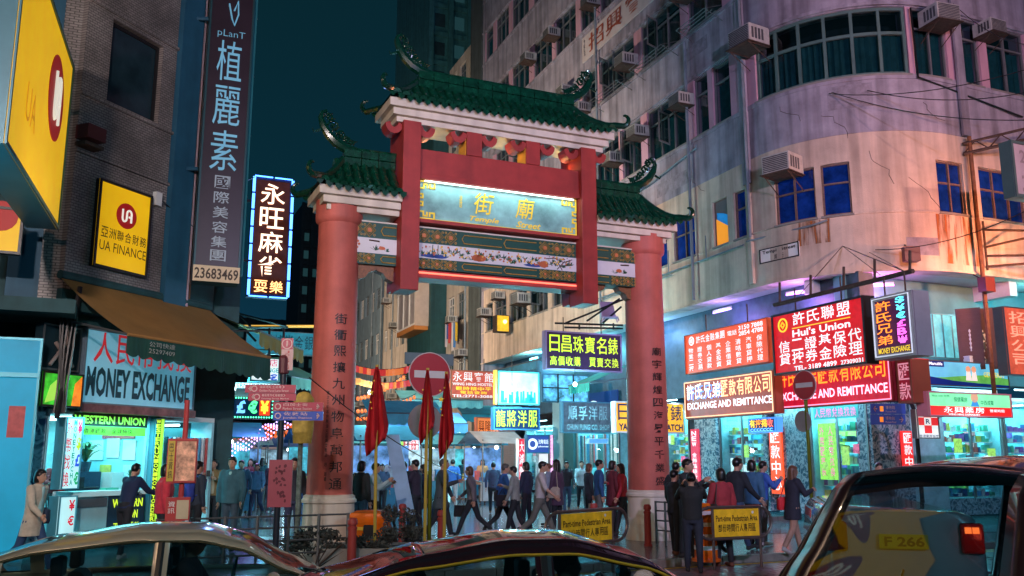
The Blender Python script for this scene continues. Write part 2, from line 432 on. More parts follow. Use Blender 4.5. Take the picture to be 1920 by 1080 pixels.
# ---------------------------------------------------------------- the gate
def D2(s, off=0.0): return GA.pt(s, off)
gate = thing('street_gate', 'tall Chinese gate with two red columns, green tiled roofs and white cornices over the street', 'gate', tuple(GA.pt(3.7, 0, 0)), GA.rz)
def gpart(name, mb, mat, **k): return mb.build(name, mat, gate, **k)
PED = M('pedestal plaster', (.66, .60, .50), .6, var=.1, streak=.2)
colpl = []
for si, s in enumerate((.05, 7.36)):
    c = GA.pt(s); c = (c.x, c.y); w = 1 + .06 * si
    gpart('pedestal', MB().lathe([(.56, -.02), (.56, .2), (.51, .26), (.50, .62), (.49, .93), (.53, .95), (.53, 1.0), (.50, 1.03), (.50, 1.07), (.45, 1.10)], 36, c), PED, smooth=True)
    gpart('column', MB().lathe([(.445 * w, 1.08), (.44 * w, 2.5), (.425 * w, 4.5), (.41 * w, 6.3), (.415 * w, 6.5)], 40, c), COLRED, smooth=True)
    gpart('capital', MB().lathe([(.415 * w, 6.49), (.47 * w, 6.55), (.48 * w, 6.62), (.48 * w, 6.97)], 36, c), COLRED, smooth=True)
    a = GA.rz - PI / 2
    colpl.append(CylPl(c, .437 * w, a - .5, a + .5, 1.08, 6.5))
LET = M('black lettering', (.015, .013, .013), .4, var=0)
letters(gate, colpl[0], [('|街衢熙攘九州物阜萬邦通', .24, .012, .80, .66)], LET, .02, .012, gap=.17)
letters(gate, colpl[0], [('|歲次壬午年仲秋油尖區議會敬立 趙 題書', .02, .05, .13, .37)], LET, .015, .01, 'small_inscription')
letters(gate, colpl[1], [('|廟宇輝煌四海昇平千業盛', .24, .012, .76, .60)], LET, .02, .02, gap=.17)
# painted beam
BGREEN = M('beam green', (.012, .07, .05), .45, var=.15); BWHITE = M('beam white', (.62, .62, .64), .5, var=.06)
mb = MB(); gbox(mb, .2, 7.26, -.22, .22, 5.70, 6.58); gpart('beam', mb, BGREEN)
mb = MB(); gbox(mb, .215, 7.245, -.232, -.21, 5.93, 6.25); gpart('painted_panel', mb, BWHITE)
mb = MB(); gbox(mb, .2, 7.26, -.236, .236, 6.58, 6.61); gpart('beam_edge', mb, M('cream edge', (.6, .55, .45), .5))
bp = plane(GA, 0, 7.46, 5.70, 6.58, -.236)
U = lambda s: s / 7.46
V = lambda z: (z - 5.70) / .88
go = MB()
for (s0, s1, inv) in ((.22, 1.2, 0), (1.66, 3.6, 0), (3.6, 5.4, 1), (5.86, 7.24, 1)):
    wd = s1 - s0; k = .9 if wd > 1.3 else .55
    for z0, z1 in ((6.25, 6.58), (5.70, 5.93)):
        zc = (z0 + z1) / 2; hh = (z1 - z0) / 2
        g0, g1 = (s0, s0 + k) if not inv else (s1 - k, s1); l0, l1 = (g1 + .06, s1) if not inv else (s0, g0 - .06)
        n = 3 if k > .6 else 2; st = (g1 - g0) / n
        for i in range(n):
            cx = g0 + (i + .5) * st; h2 = hh * .86; w2 = st * .46
            for q in (1.0, .62):
                pts = [(U(cx - w2 * q), V(zc)), (U(cx), V(zc + h2 * q)), (U(cx + w2 * q), V(zc)), (U(cx), V(zc - h2 * q)), (U(cx - w2 * q), V(zc))]
                bp.line(go, pts, .010, .0, 4)
            bp.disc(go, U(cx), V(zc), hh * .24, 0, .008, 8)
            for dx in (-1, 1):
                for dz in (-1, 1): bp.disc(go, U(cx + dx * w2 * .82), V(zc + dz * h2 * .72), .028, 0, .006, 6, .015)
        pts = [(U(l0 + .05), V(zc)), (U(l0 + .1), V(zc + hh * .55)), (U(l1), V(zc + hh * .55))]
        bp.line(go, pts, .011, 0, 4); bp.line(go, [(U(l0 + .05), V(zc)), (U(l0 + .1), V(zc - hh * .55)), (U(l1), V(zc - hh * .55))], .011, 0, 4)
gpart('gold_pattern', go, M('dull gold', (.42, .26, .05), .45, var=.3, sc=20), kind='stuff')
cen = MB()
for (s0, s1, inv) in ((.22, 1.2, 0), (1.66, 3.6, 0), (3.6, 5.4, 1), (5.86, 7.24, 1)):
    k = .9 if s1 - s0 > 1.3 else .55; n = 3 if k > .6 else 2; g0 = s0 if not inv else s1 - k
    for z0, z1 in ((6.25, 6.58), (5.70, 5.93)):
        for i in range(n): bp.disc(cen, U(g0 + (i + .5) * k / n), V((z0 + z1) / 2), (z1 - z0) * .15, .004, .011, 8)
gpart('flower_centres', cen, M('orange paint', (.55, .18, .06), .5), kind='stuff')
def blob(mb, pl, u, v, ru, rv, n=9, jag=.35, d=.006):
    pl.poly(mb, [(u + ru * (1 - jag * rnd.random()) * math.cos(2 * PI * k / n), v + rv * (1 - jag * rnd.random()) * math.sin(2 * PI * k / n)) for k in range(n)], 0, d)
lf, rk, og, fl, br = MB(), MB(), MB(), MB(), MB()
def leafs(s, z, n, L=.12, base=None):
    for _ in range(n):
        a = rnd.uniform(.3, 2.8); l_ = L * rnd.uniform(.6, 1.1); x1 = s + l_ * math.cos(a); z1 = z + l_ * math.sin(a); w2 = .014
        bp.poly(lf, [(U(s - .006), V(z)), (U((s + x1) / 2 - w2), V((z + z1) / 2 + .01)), (U(x1), V(z1)), (U((s + x1) / 2 + w2), V((z + z1) / 2 - .01))], .0, .005)
for s0, s1 in ((1.68, 5.38),):
    for s in (1.95, 2.15, 4.35): blob(rk, bp, U(s), V(5.985), U(.24), .05, 10, .3)
    for s in (3.02, 3.1, 4.62): blob(og, bp, U(s), V(6.03), U(.15), .10, 9, .3, .008)
    s = s0 + .1
    while s < s1 - .1:
        leafs(s, rnd.uniform(5.97, 6.1), 5)
        for _ in range(3): bp.disc(fl if rnd.random() < .5 else og, U(s + rnd.uniform(-.1, .1)), V(rnd.uniform(6.0, 6.22)), rnd.uniform(.012, .026), .004, .008, 6)
        s += .085
    for x in (2.0, 2.12): bp.line(lf, [(U(x), V(5.97)), (U(x + .01), V(6.23))], .008, 0, 4)
    for (x, z, x2, z2) in ((4.95, 5.95, 5.12, 6.12), (5.12, 6.12, 4.9, 6.2), (5.05, 6.03, 5.25, 6.08), (5.08, 5.94, 4.98, 6.1), (5.12, 6.12, 5.33, 6.2), (4.9, 6.2, 4.68, 6.17)): bp.line(br, [(U(x), V(z)), (U(x2), V(z2))], .010, 0, 4)
    for _ in range(26): bp.disc(br, U(rnd.uniform(4.7, 5.36)), V(rnd.uniform(6.02, 6.23)), .012, 0, .008, 5)
for s0, inv in ((.35, 1), (7.1, -1)):
    for a in range(7): 
        t = a / 6 * 5.2; bp.disc(og, U(s0 + .07 * math.cos(t)), V(6.10 + .08 * math.sin(t)), .028, 0, .008, 6)
    blob(og, bp, U(s0 + inv * .55), V(6.05), U(.09), .06); leafs(s0 + inv * .42, 5.99, 7, .13); leafs(s0 + inv * .66, 5.98, 5, .1)
    bp.line(br, [(U(s0 + inv * .28), V(6.2)), (U(s0 + inv * .5), V(6.19))], .016, 0, 4)
gpart('painted_leaves', lf, M('leaf paint', (.02, .10, .05), .5, var=.4, sc=15), kind='stuff'); gpart('painted_rocks', rk, M('blue paint', (.02, .06, .28), .5), kind='stuff')
gpart('painted_flowers', og, M('rust paint', (.48, .12, .04), .5, var=.2), kind='stuff'); gpart('painted_blossoms', fl, GOLD, kind='stuff'); gpart('painted_branches', br, M('brown paint', (.06, .03, .025), .5), kind='stuff')
mb = MB(); gbox(mb, 1.62, 5.44, -.26, .26, 5.50, 5.66); gpart('lower_rail', mb, RED)
tb = MB().tube([GA.pt(1.7, -.285, 5.60), GA.pt(5.4, -.285, 5.60)], .02, 8); gpart('neon_tube', tb, E('red neon', (1, .16, .10), 2.4))
for s0, s1 in ((.45, 1.2), (5.84, 7.0)):     # carved brackets under the outer beams
    for sg, sb in ((1, s0), (-1, s1)):
        mb = MB(); pts = [(0, 5.70), (.42, 5.70), (.36, 5.6), (.22, 5.55), (.16, 5.45), (0, 5.38)]
        mb.rings([[GA.pt(sb + sg * a, -.12, z) for a, z in pts], [GA.pt(sb + sg * a, .12, z) for a, z in pts]]); gpart('bracket', mb, M('brown carving', (.20, .08, .03), .5, var=.4, sc=20))
# hanging posts
for s0, s1 in ((1.22, 1.61), (5.44, 5.82)):
    mb = MB(); gbox(mb, s0, s1, -.55, .12, 5.17, 8.80); gpart('post', mb, RED, bevel=.012)
    mb = MB(); gbox(mb, s0 + .03, s1 - .03, .20, .55, 5.25, 8.80); gpart('rear_post', mb, RED, bevel=.012)
mb = MB(); gbox(mb, 1.61, 5.44, -.40, .2, 7.72, 8.26); gpart('cross_beam', mb, RED, bevel=.008)
mb = MB(); gbox(mb, 1.61, 5.44, -.44, .2, 7.60, 7.715); gpart('cross_beam_lip', mb, RED, bevel=.008)
mb = MB(); gbox(mb, 1.61, 5.44, -.40, .1, 6.66, 6.735); gpart('sign_ledge', mb, RED)
YB = M('yellow paint', (.75, .40, .03), .5)
for s0, s1 in ((2.69, 3.05), (4.12, 4.46)):
    mb = MB(); gbox(mb, s0, s1, -.42, .1, 8.262, 8.80); gpart('short_post', mb, RED, bevel=.01)
    mb = MB(); gbox(mb, s0 - .012, s0 - .001, -.36, .06, 8.27, 8.66); gpart('yellow_side', mb, YB)
for sc_ in (1.415, 2.87, 4.29, 5.63):         # curved bracket arms beside every post
    for sg in (-1, 1):
        pts = []
        for k in range(9): a = PI + k * PI / 8; pts.append((.20 + .19 * math.cos(a), 8.74 + .22 * math.sin(a)))
        for k in range(8, -1, -1): a = PI + k * PI / 8; pts.append((.20 + .09 * math.cos(a), 8.78 + .12 * math.sin(a)))
        mb = MB(); mb.rings([[GA.pt(sc_ + sg * (.16 + a), -.40, z) for a, z in pts], [GA.pt(sc_ + sg * (.16 + a), -.06, z) for a, z in pts]])
        gpart('bracket_arm', mb, RED)
# name board
sgp = plane(GA, 1.64, 5.42, 6.745, 7.595, -.30)
TEAL = M('teal marble', (.22, .42, .41), .3, var=.45, sc=1.6)
mb = MB(); sgp.box(mb, 0, 1, 0, 1, -.12, 0); gpart('name_board', mb, TEAL)
GY = M('bright yellow', (.85, .62, .05), .4, em=.1, emc=(1, .75, .05), var=0)
letters(gate, sgp, [('廟', .595, .30, .72, .86), ('街', .335, .30, .46, .86), ('趙書', .245, .40, .262, .74)], M('calligraphy gold', (.8, .55, .04), .4, em=.15, emc=(1, .7, .05), var=0), .012, .02, shear=.15)
letters(gate, sgp, [('Temple', .31, .06, .49, .23), ('Street', .60, .06, .76, .23)], M('gold script', (.75, .5, .05), .4, em=.2, emc=(1, .7, .05), var=0), .02, .02, name='script_lettering', shear=.35)
fr_ = MB()
sgp.box(fr_, .02, .98, 0, .022, 0, .03)
for u0, sg in ((0, 1), (1, -1)):
    for v0, tv in ((0, 1), (1, -1)):
        a = lambda u, v: (u0 + sg * u / sgp.w, v0 + tv * v / sgp.h)
        for path in ([(.02, .26), (.02, .02), (.36, .02), (.36, .15), (.26, .15), (.26, .08)], [(.02, .17), (.12, .17), (.12, .08), (.2, .08), (.2, .15)], [(.02, .30), (.10, .30), (.10, .38), (.02, .38)]):
            for p_, q_ in zip(path, path[1:]):
                (u1, v1), (u2, v2) = a(*p_), a(*q_); du = .017 / sgp.w; dv = .017 / sgp.h
                sgp.box(fr_, min(u1, u2) - du, max(u1, u2) + du, min(v1, v2) - dv, max(v1, v2) + dv, .002, .022)
gpart('fret_frame', fr_, GY)
gpart('light_tube', MB().tube([sgp.P(.03, .965, .09), sgp.P(.97, .965, .09)], .018, 8), E('white tube', (.75, 1, .95), 3.2))
lamp('board_tube_light', 'AREA', sgp.P(.5, .99, .20), (.65, 1, .96), 13, .08, sgp.P(.5, .25, 0), size_y=3.6)
bpy.data.objects['board_tube_light'].rotation_euler = (sgp.P(.5, .3, 0) - sgp.P(.5, .99, .2)).to_track_quat('-Z', 'X').to_euler()
# roofs
tile_me = None
def tile_mesh():
    mb = MB(); n = 6; L = .27; rs = []
    for y, r_ in ((0, .085), (L, .072)):
        rs.append([(r_ * math.cos(PI * k / n), y, r_ * .95 * math.sin(PI * k / n)) for k in range(n + 1)])
    mb.rings(rs, cap=False, closed=False)
    i = len(mb.v); mb.v += rs[0]; mb.f.append(tuple(range(i, i + n + 1)))
    me = mb.mesh('roof_tile', True, None, 40); me.materials.append(GREENT); return me
tile_me = tile_mesh()
def roof(s0, s1, ze, zr, half, ncol, nrow, hipL=True, hipR=True, ridge=(0, 0), wall=.4, fin=(1, 1)):
    """concave hipped roof: eave height ze, ridge height zr, eave from s0 to s1, ridge inset by ridge[0], ridge[1]."""
    rl, rr = s0 + ridge[0], s1 - ridge[1]
    def prof(t): return ze + (zr - ze) * (t ** 1.45)       # t 0 at the eave, 1 at the ridge
    def flare(s, t):
        k = 0
        if hipL: k = max(k, 1 - (s - s0) / .7)
        if hipR: k = max(k, 1 - (s1 - s) / .7)
        return .10 * max(0, k) ** 2 * (1 - t)
    base = MB(); N = 8
    for side in (-1, 1):
        rs = []
        for i in range(N + 1):
            t = i / N; a = s0 + (rl - s0) * t; b = s1 + (rr - s1) * t; off = side * half * (1 - t)
            rs.append([GA.pt(a + (b - a) * k / 16, off, prof(t) + flare(a + (b - a) * k / 16, t)) for k in range(17)])
        base.rings(rs, cap=False, closed=False)
    for a, b, hp in ((s0, rl, hipL), (s1, rr, hipR)):
        rs = []
        for i in range(N + 1):
            t = i / N; rs.append([GA.pt(a + (b - a) * t, -half * (1 - t), prof(t) + (.1 * (1 - t) if hp else 0)), GA.pt(a + (b - a) * t, half * (1 - t), prof(t) + (.1 * (1 - t) if hp else 0))])
        base.rings(rs, cap=False, closed=False)
    gpart('roof_base', base, GREEND, smooth=True)
    # tile columns on the front are laid tile by tile, those behind are one mesh
    back = MB(); dc = (s1 - s0) / ncol
    for c in range(ncol):
        s = s0 + (c + .5) * dc
        tmax = 1.0
        if s < rl: tmax = min(tmax, (s - s0) / max(rl - s0, .01))
        if s > rr: tmax = min(tmax, (s1 - s) / max(s1 - rr, .01))
        for r_ in range(nrow):
            t0 = r_ / nrow; t1 = (r_ + 1) / nrow
            if t0 > tmax + .02: break
            o0 = half * (1 - t0) + (.05 if r_ == 0 else 0); o1 = half * (1 - t1); z0 = prof(t0) + flare(s, t0); z1 = prof(t1) + flare(s, t1)
            L = math.hypot(o0 - o1, z1 - z0); pitch = math.atan2(z1 - z0, o0 - o1)
            o = link('roof_tile', tile_me, gate); k = dc / .17 * .94
            p = GA.pt(s, -o0, z0 + .015); q = rootm(gate).inverted() @ p
            o.location = q; o.rotation_euler = (pitch, 0, 0); o.scale = (k, L / .25, k)
            P0, P1 = GA.pt(s, o0, z0 + .015), GA.pt(s, o1, z1 + .015)
            back.tube([P0, P1], dc * .42, 6, True)
        if c < ncol: # round end discs
            p = GA.pt(s, -half - .055, prof(0) + flare(s, 0) + .02); 
    gpart('back_tiles', back, GREENT, kind='stuff')
    dr = MB()       # drip tiles: small tongues hanging between the columns
    for c in range(ncol + 1):
        s = s0 + c * dc; z = prof(0) + flare(s, 0)
        for side in (-1, 1):
            pts = [(-.07, .03), (.07, .03), (.055, -.05), (0, -.10), (-.055, -.05)]
            dr.rings([[GA.pt(s + a * dc / .17, side * (half + .03), z + b_) for a, b_ in pts], [GA.pt(s + a * dc / .17, side * (half + .045), z + b_) for a, b_ in pts]])
    gpart('drip_tiles', dr, GREENT, kind='stuff')
    # ridge wall of glazed blocks
    zr2 = zr - .06; nb = max(3, int((rr - rl) / .33)); db = (rr - rl) / nb
    for k in range(nb):
        for lv in range(2):
            h0 = zr2 + lv * wall * .42; mb = MB(); gbox(mb, rl + k * db + .006, rl + (k + 1) * db - .006, -.10, .10, h0 + .006, h0 + wall * .42 - .006); gpart('ridge_block', mb, GREENT, bevel=.01)
    mb = MB(); mb.tube([GA.pt(rl - .02, 0, zr2 + wall * .87), GA.pt(rr + .02, 0, zr2 + wall * .87)], .075, 8, True, .7); gpart('ridge_cap', mb, GREENT, smooth=True)
    for a, b, hp, sg in ((s0, rl, hipL, -1), (s1, rr, hipR, 1)):
        if not hp: continue
        for side in (-1, 1):     # hip ridges that end in curls
            pts = [GA.pt(b + (a - b) * t, side * half * t, prof(1 - t) + .10 * t * t + .07) for t in [i / 8 for i in range(9)]]
            for k in range(1, 8):
                q = k / 7; ang = -.35 + q * 3.6; rr_ = .17 * (1 - .45 * q)
                c0 = (a + sg * .16, half + .12, prof(0) + .30)
                pts.append(GA.pt(c0[0] + sg * rr_ * math.sin(ang) * .8, side * (c0[1] + rr_ * math.sin(ang) * .5), c0[2] - rr_ * math.cos(ang)))
            gpart('hip_ridge', MB().tube(pts, [.085] * 9 + [.07, .06, .055, .045, .04, .034, .02], 8), GREEND, smooth=True)
    zt = zr2 + wall * .8
    for a, sg, on in ((rl, -1, fin[0]), (rr, 1, fin[1])):
        if not on: continue
        f = .75 * on       # dragon-like finial
        d = MB()
        body = [(-.35, .0, .13), (-.05, .06, .15), (.2, .18, .15), (.42, .38, .13), (.58, .62, .11), (.66, .86, .08), (.62, 1.02, .06), (.5, 1.08, .05)]
        d.tube([GA.pt(a + sg * x * f, 0, zt + z * f) for x, z, _ in body], [r_ * f for *_, r_ in body], 8)
        for k in range(11):
            t = k / 10; x = -.25 + t * .72; z = .13 + t * t * .72 + .05
            d.tube([GA.pt(a + sg * x * f, 0, zt + z * f), GA.pt(a + sg * (x - .07) * f, 0, zt + (z + .10) * f), GA.pt(a + sg * (x - .15) * f, 0, zt + (z + .12) * f)], [.045 * f, .03 * f, .008], 5)
        for cx, cz, r_ in ((.30, .66, .17), (.08, .42, .13), (.42, .90, .13), (-.12, .28, .10)):   # cloud scrolls
            pts = [GA.pt(a + sg * (cx + r_ * (1 - k / 16) * math.cos(k * .62)) * f, rnd.uniform(-.04, .04), zt + (cz + r_ * (1 - k / 16) * math.sin(k * .62)) * f) for k in range(14)]
            d.tube(pts, .03 * f, 5)
        for _ in range(16):
            t = rnd.random(); d.ball(tuple(GA.pt(a + sg * (.0 + t * .5 + rnd.uniform(-.1, .1)) * f, rnd.choice((-1, 1)) * .1 * f, zt + (.1 + t * t * .8 + rnd.uniform(-.02, .2)) * f)), .035 * f, 6, 4)
        d.tube([GA.pt(a + sg * .66 * f, 0, zt + .5 * f), GA.pt(a + sg * .84 * f, 0, zt + .42 * f), GA.pt(a + sg * .88 * f, 0, zt + .52 * f)], [.05 * f, .03 * f, .01], 5)
        gpart('dragon_finial', d, GREEND, smooth=True, label='dark green glazed dragon curling up at the ridge end')
def cornice(s0, s1, zb, half, open_l=True, open_r=True):
    for k, (i0, z0, z1) in enumerate(((0.0, zb + .27, zb + .45), (.10, zb + .12, zb + .268), (.20, zb, zb + .118))):
        mb = MB(); h = half - i0; a = s0 + (i0 if open_l else 0); b = s1 - (i0 if open_r else 0)
        gbox(mb, a, b, -h, h, z0, z1); gpart(('cornice', 'cornice_step', 'soffit')[k], mb, CREAMP, bevel=.01)
roof(.92, 6.28, 9.23, 9.86, .66, 28, 4, ridge=(.75, .75), wall=.45, fin=(1, 1)); cornice(.9, 6.3, 8.80, .60)
roof(-.52, 1.20, 7.14, 7.86, .66, 9, 4, hipL=True, hipR=False, ridge=(.6, 0), wall=.42, fin=(1, 0)); cornice(-.5, 1.215, 6.72, .60, True, False)
roof(5.84, 7.98, 7.20, 7.92, .66, 11, 4, hipL=False, hipR=True, ridge=(0, .7), wall=.42, fin=(0, 1)); cornice(5.825, 7.96, 6.78, .60, False, True)
# ---------------------------------------------------------------- corner building on the right
CREAMW = M('cream wall', (.58, .48, .39), .75, var=.18, sc=1.1, bump=.3, streak=.38, bsc=40)
LILACW = M('lilac wall', (.34, .33, .40), .75, var=.26, sc=1.3, bump=.3, streak=.5, bsc=40)
PINKW = M('pink wall', (.55, .33, .42), .75, var=.10, sc=1.2, bump=.2, streak=.15, bsc=40)
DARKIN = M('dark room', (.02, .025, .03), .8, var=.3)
TIMB = M('window timber', (.16, .11, .09), .6, var=.3, sc=10)
ALU = M('window metal', (.22, .24, .25), .4, .4, var=.15)
GL_D = GLASS('dark window glass', (.35, .50, .52), .14)
GL_B = M('blue film glass', (.005, .025, .15), .12, var=.55, sc=2.5, em=.035, emc=(.0, .08, .8))
GL_B2 = M('teal film glass', (.01, .05, .07), .08, var=.3, sc=3)
CURT = M('teal curtain', (.04, .16, .18), .8, var=.3, sc=3); CURT2 = M('grey curtain', (.20, .18, .17), .8, var=.3, sc=3)
def window(bld, path, s0, s1, z0, z1, cols=2, transom=.72, mat=None, frame=None, curtain=None, rec=.12, fw=.05, label=None, sill=True):
    frame = frame or ALU; mat = mat or GL_D
    fm = MB(); n = cols
    xs = [s0 + (s1 - s0) * i / n for i in range(n + 1)]; zt = z0 + (z1 - z0) * transom
    pblock(fm, path, s0, s1, rec - .05, rec + .03, z0, z0 + fw); pblock(fm, path, s0, s1, rec - .05, rec + .03, z1 - fw, z1)
    for i, x in enumerate(xs):
        a = max(s0, x - fw / 2); pblock(fm, path, a, min(s1, a + fw) if i < n else s1 + .0001, rec - .055, rec + .035, z0 + fw, z1 - fw) if i < n else pblock(fm, path, s1 - fw, s1, rec - .055, rec + .035, z0 + fw, z1 - fw)
    if transom < 1: pblock(fm, path, s0 + fw, s1 - fw, rec - .045, rec + .025, zt - fw / 2, zt + fw / 2)
    wnd = fm.build('window', frame, bld, label=label)
    if sill:
        sm = MB(); pblock(sm, path, s0 - .04, s1 + .04, -.06, rec - .06, z0 - .06, z0 - .005); o = sm.build('sill', CONC, bld); o.parent = wnd
    for i in range(n):
        for a, b in (((z0 + fw, zt - fw / 2), (zt + fw / 2, z1 - fw)) if transom < 1 else ((z0 + fw, z1 - fw),)):
            pm = MB(); P = path.pt; x0, x1 = xs[i] + fw / 2, xs[i + 1] - fw / 2
            pm.quad(P(x0, rec, a), P(x1, rec, a), P(x1, rec, b), P(x0, rec, b)); o = pm.build('pane', mat, bld); o.parent = wnd
    if curtain:
        cm_ = MB(); k = max(10, int((s1 - s0) / .06)); rs = [[], []]
        for i in range(k + 1):
            x = s0 + (s1 - s0) * i / k; d = rec + .16 + .035 * math.sin(i * 1.9) + .02 * math.sin(i * .7)
            rs[0].append(path.pt(x, d, z0)); rs[1].append(path.pt(x, d, z0 + (z1 - z0) * (transom if transom < 1 else .97)))
        cm_.rings(rs, cap=False, closed=False); o = cm_.build('curtain', curtain, bld, smooth=True); o.parent = wnd
    return wnd
# air conditioner
AC_ME = None
def ac_proto():
    t = thing('air_conditioner', 'tmp', 'air conditioner', (0, 0, 0), 0)
    b = MB().box(-.33, .33, -.62, 0, 0, .42).build('casing', M('ac casing', (.42, .44, .42), .5, .1, var=.25, sc=5), t, bevel=.01)
    g = MB()
    for i in range(9): g.box(-.30, .30, -.635, -.621, .04 + i * .04, .06 + i * .04)
    g.build('grille', M('ac grille', (.06, .07, .08), .5, var=.2), t)
    g = MB()
    for s_ in (-1, 1):
        for i in range(4): g.box(s_ * .331, s_ * .336 + .0001 * s_, -.55 + i * .1, -.49 + i * .1, .08, .34) if s_ > 0 else g.box(-.336, -.331, -.55 + i * .1, -.49 + i * .1, .08, .34)
    g.build('side_vents', M('ac grille', (0, 0, 0)), t)
    k = MB()
    for x in (-.3, .3): k.tube([(x, 0, -.03), (x, -.66, -.03)], .016, 4); k.tube([(x, 0, -.36), (x, -.6, -.03)], .014, 4)
    k.box(-.36, .36, -.68, 0.0, -.025, -.003); k.build('bracket', RUST, t)
    return t
acp = ac_proto(); acs = 0
def ac(path, s, z, label, off=0.0, sc_=1.0):
    global acs
    x, n = path.dirs(s); p = path.pt(s, off, z); rz = math.atan2(x.y, x.x)
    if acs == 0: o = acp; o.location = p; o.rotation_euler = (0, 0, rz)
    else: o = copytree(acp, None, p, rz)
    o['label'] = label; o['group'] = 'window air conditioners on the buildings'; acs += 1
    o.scale = (sc_, sc_, sc_); return o

cb = thing('corner_building', 'large round-cornered tenement with lilac and cream bands and many windows', 'building', tuple(CB.pt(0, 0, .12)), 0)
S0, S1 = -24.3, 20.0
def band(name, z0, z1, mat, s0=S0, s1=S1, o0=0.0, o1=.5):
    mb = MB(); pblock(mb, CB, s0, s1, o0, o1, z0, z1); return mb.build(name, mat, cb)
FL = [(8.45, 9.95, CREAMW), (12.45, 14.5, LILACW), (16.3, 18.05, LILACW), (20.2, 22.0, LILACW), (24.1, 25.9, LILACW), (28.0, 29.8, LILACW)]
band('wall', 6.82, 8.45, CREAMW); band('ledge', 6.76, 6.82, CREAMW, S0, S1, -.06, .5)
band('ledge', 8.40, 8.452, CREAMW, S0, S1, -.035, -.001)
prev = 9.95
for i, (a, b, m_) in enumerate(FL[1:]):
    if i == 0: band('wall', 9.95, 10.75, CREAMW); band('wall', 10.75, 12.45, LILACW, S0, S1, -.02, .5)
    else: band('wall', prev, a, LILACW)
    band('wall_band', a - .16, a - .02, LILACW, S0, S1, -.05, -.021 if i == 0 else -.001); band('slab_edge', b + .03, b + .13, LILACW, S0, S1, -.08, -.001)
    prev = b
band('wall', 29.8, 31.5, LILACW)
# back of the rooms and the roof
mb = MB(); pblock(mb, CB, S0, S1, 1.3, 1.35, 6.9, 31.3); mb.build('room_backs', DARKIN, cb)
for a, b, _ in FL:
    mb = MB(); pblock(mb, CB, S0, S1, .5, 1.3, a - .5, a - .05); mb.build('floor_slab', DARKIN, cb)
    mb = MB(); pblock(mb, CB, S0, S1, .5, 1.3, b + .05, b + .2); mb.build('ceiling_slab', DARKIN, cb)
# the bulk of the block behind the facade
A_, B_ = CB.A, CB.B
mb = MB(); mb.rings([[A_.pt(-24.3, 0.5, z), A_.pt(-24.3, 14, z), (34, 46, z), B_.pt(20, .5, z), B_.pt(0, 1.4, z), A_.pt(0, 1.4, z)] for z in (7.0, 31.3)])
mb.build('block', LILACW, cb)
mb = MB(); mb.hexa([A_.pt(-24.32, -.02, .12), A_.pt(-24.0, -.02, .12), A_.pt(-24.0, 6, .12), A_.pt(-24.32, 6, .12), A_.pt(-24.32, -.02, 31.5), A_.pt(-24.0, -.02, 31.5), A_.pt(-24.0, 6, 31.5), A_.pt(-24.32, 6, 31.5)]); mb.build('end_wall', LILACW, cb)
# windows: (floor, s0, s1, columns, curtain)
def piers(zf, wins, mat, s0=S0, s1=S1):
    a, b = zf; cur = s0
    for w0, w1 in sorted(wins):
        if w0 - cur > .02:
            mb = MB(); pblock(mb, CB, cur, w0, 0, .5, a, b); mb.build('pier', mat, cb)
        cur = w1
    mb = MB(); pblock(mb, CB, cur, s1, 0, .5, a, b); mb.build('pier', mat, cb)
def hs(px, py): return CB.hit(px, py)[0]
f0 = [(-23.6, -22.6, 1), (-22.3, -20.6, 2), (-20.2, -17.9, 3), (-17.5, -15.4, 3), (-14.9, -12.7, 3), (-12.2, -10.1, 2), (-9.6, -8.6, 1), (-8.3, -7.3, 1), (-6.3, -5.05, 2), (-4.6, -3.28, 2), (-2.2, -1.42, 1), (-1.06, -.15, 1), (.82, 2.1, 2), (2.27, 3.06, 1), (5.45, 6.42, 2), (7.05, 8.9, 3), (9.6, 11.2, 2), (12, 14, 3)]
tops = {(-23.6): 10.0}
piers((8.45, 9.95), [(a, b) for a, b, _ in f0], CREAMW)
for a, b, n in f0:
    lit = abs(a + 2.2) < .01
    near = a > -7
    if lit:
        w_ = window(cb, CB, a, b, 8.45, 9.95, 1, 1, M('lit film', (.05, .2, .4), .3, em=.45, emc=(.0, .28, .8), var=.0), TIMB, label='small window glowing blue and orange')
        pl = plane(CB, a + .06, b - .06, 8.5, 9.9, .09); mb = MB(); pl.poly(mb, [(.0, 0), (1, 0), (1, .35), (.45, .5), (0, .62)], 0, .01); o = mb.build('pane', M('orange film', (.5, .2, .02), .3, em=.7, emc=(1, .35, .03), var=0), cb); o.parent = w_
        mb = MB(); pl.poly(mb, [(0, .78), (.6, .7), (1, .62), (1, 1), (0, 1)], 0, .012); o = mb.build('pane', M('grey film', (.15, .15, .15), .4), cb); o.parent = w_
    elif near: window(cb, CB, a, b, 8.45, 9.95, n, .58 if n > 1 else .62, GL_B, TIMB, None)
    else: window(cb, CB, a, b, 8.45, 9.95, n, .7, GL_D, ALU, rnd.choice((CURT, CURT2, None)))
f1 = [(-23.9, -23.2, 1), (-22.6, -20.4, 3), (-19.9, -17.6, 3), (-17.1, -14.9, 3), (-14.4, -12.2, 3), (-11.7, -10.7, 1), (-10.45, -8.4, 3), (-8.1, -6.65, 2), (-6.17, -3.5, 3), (-3.03, -2.2, 1), (-1.92, -.97, 1), (.32, 4.9, 6), (5.08, 6.25, 2), (6.8, 7.6, 1), (7.93, 9.6, 2), (10.2, 12.5, 3)]
piers((12.45, 14.5), [(a, b) for a, b, _ in f1], PINKW)
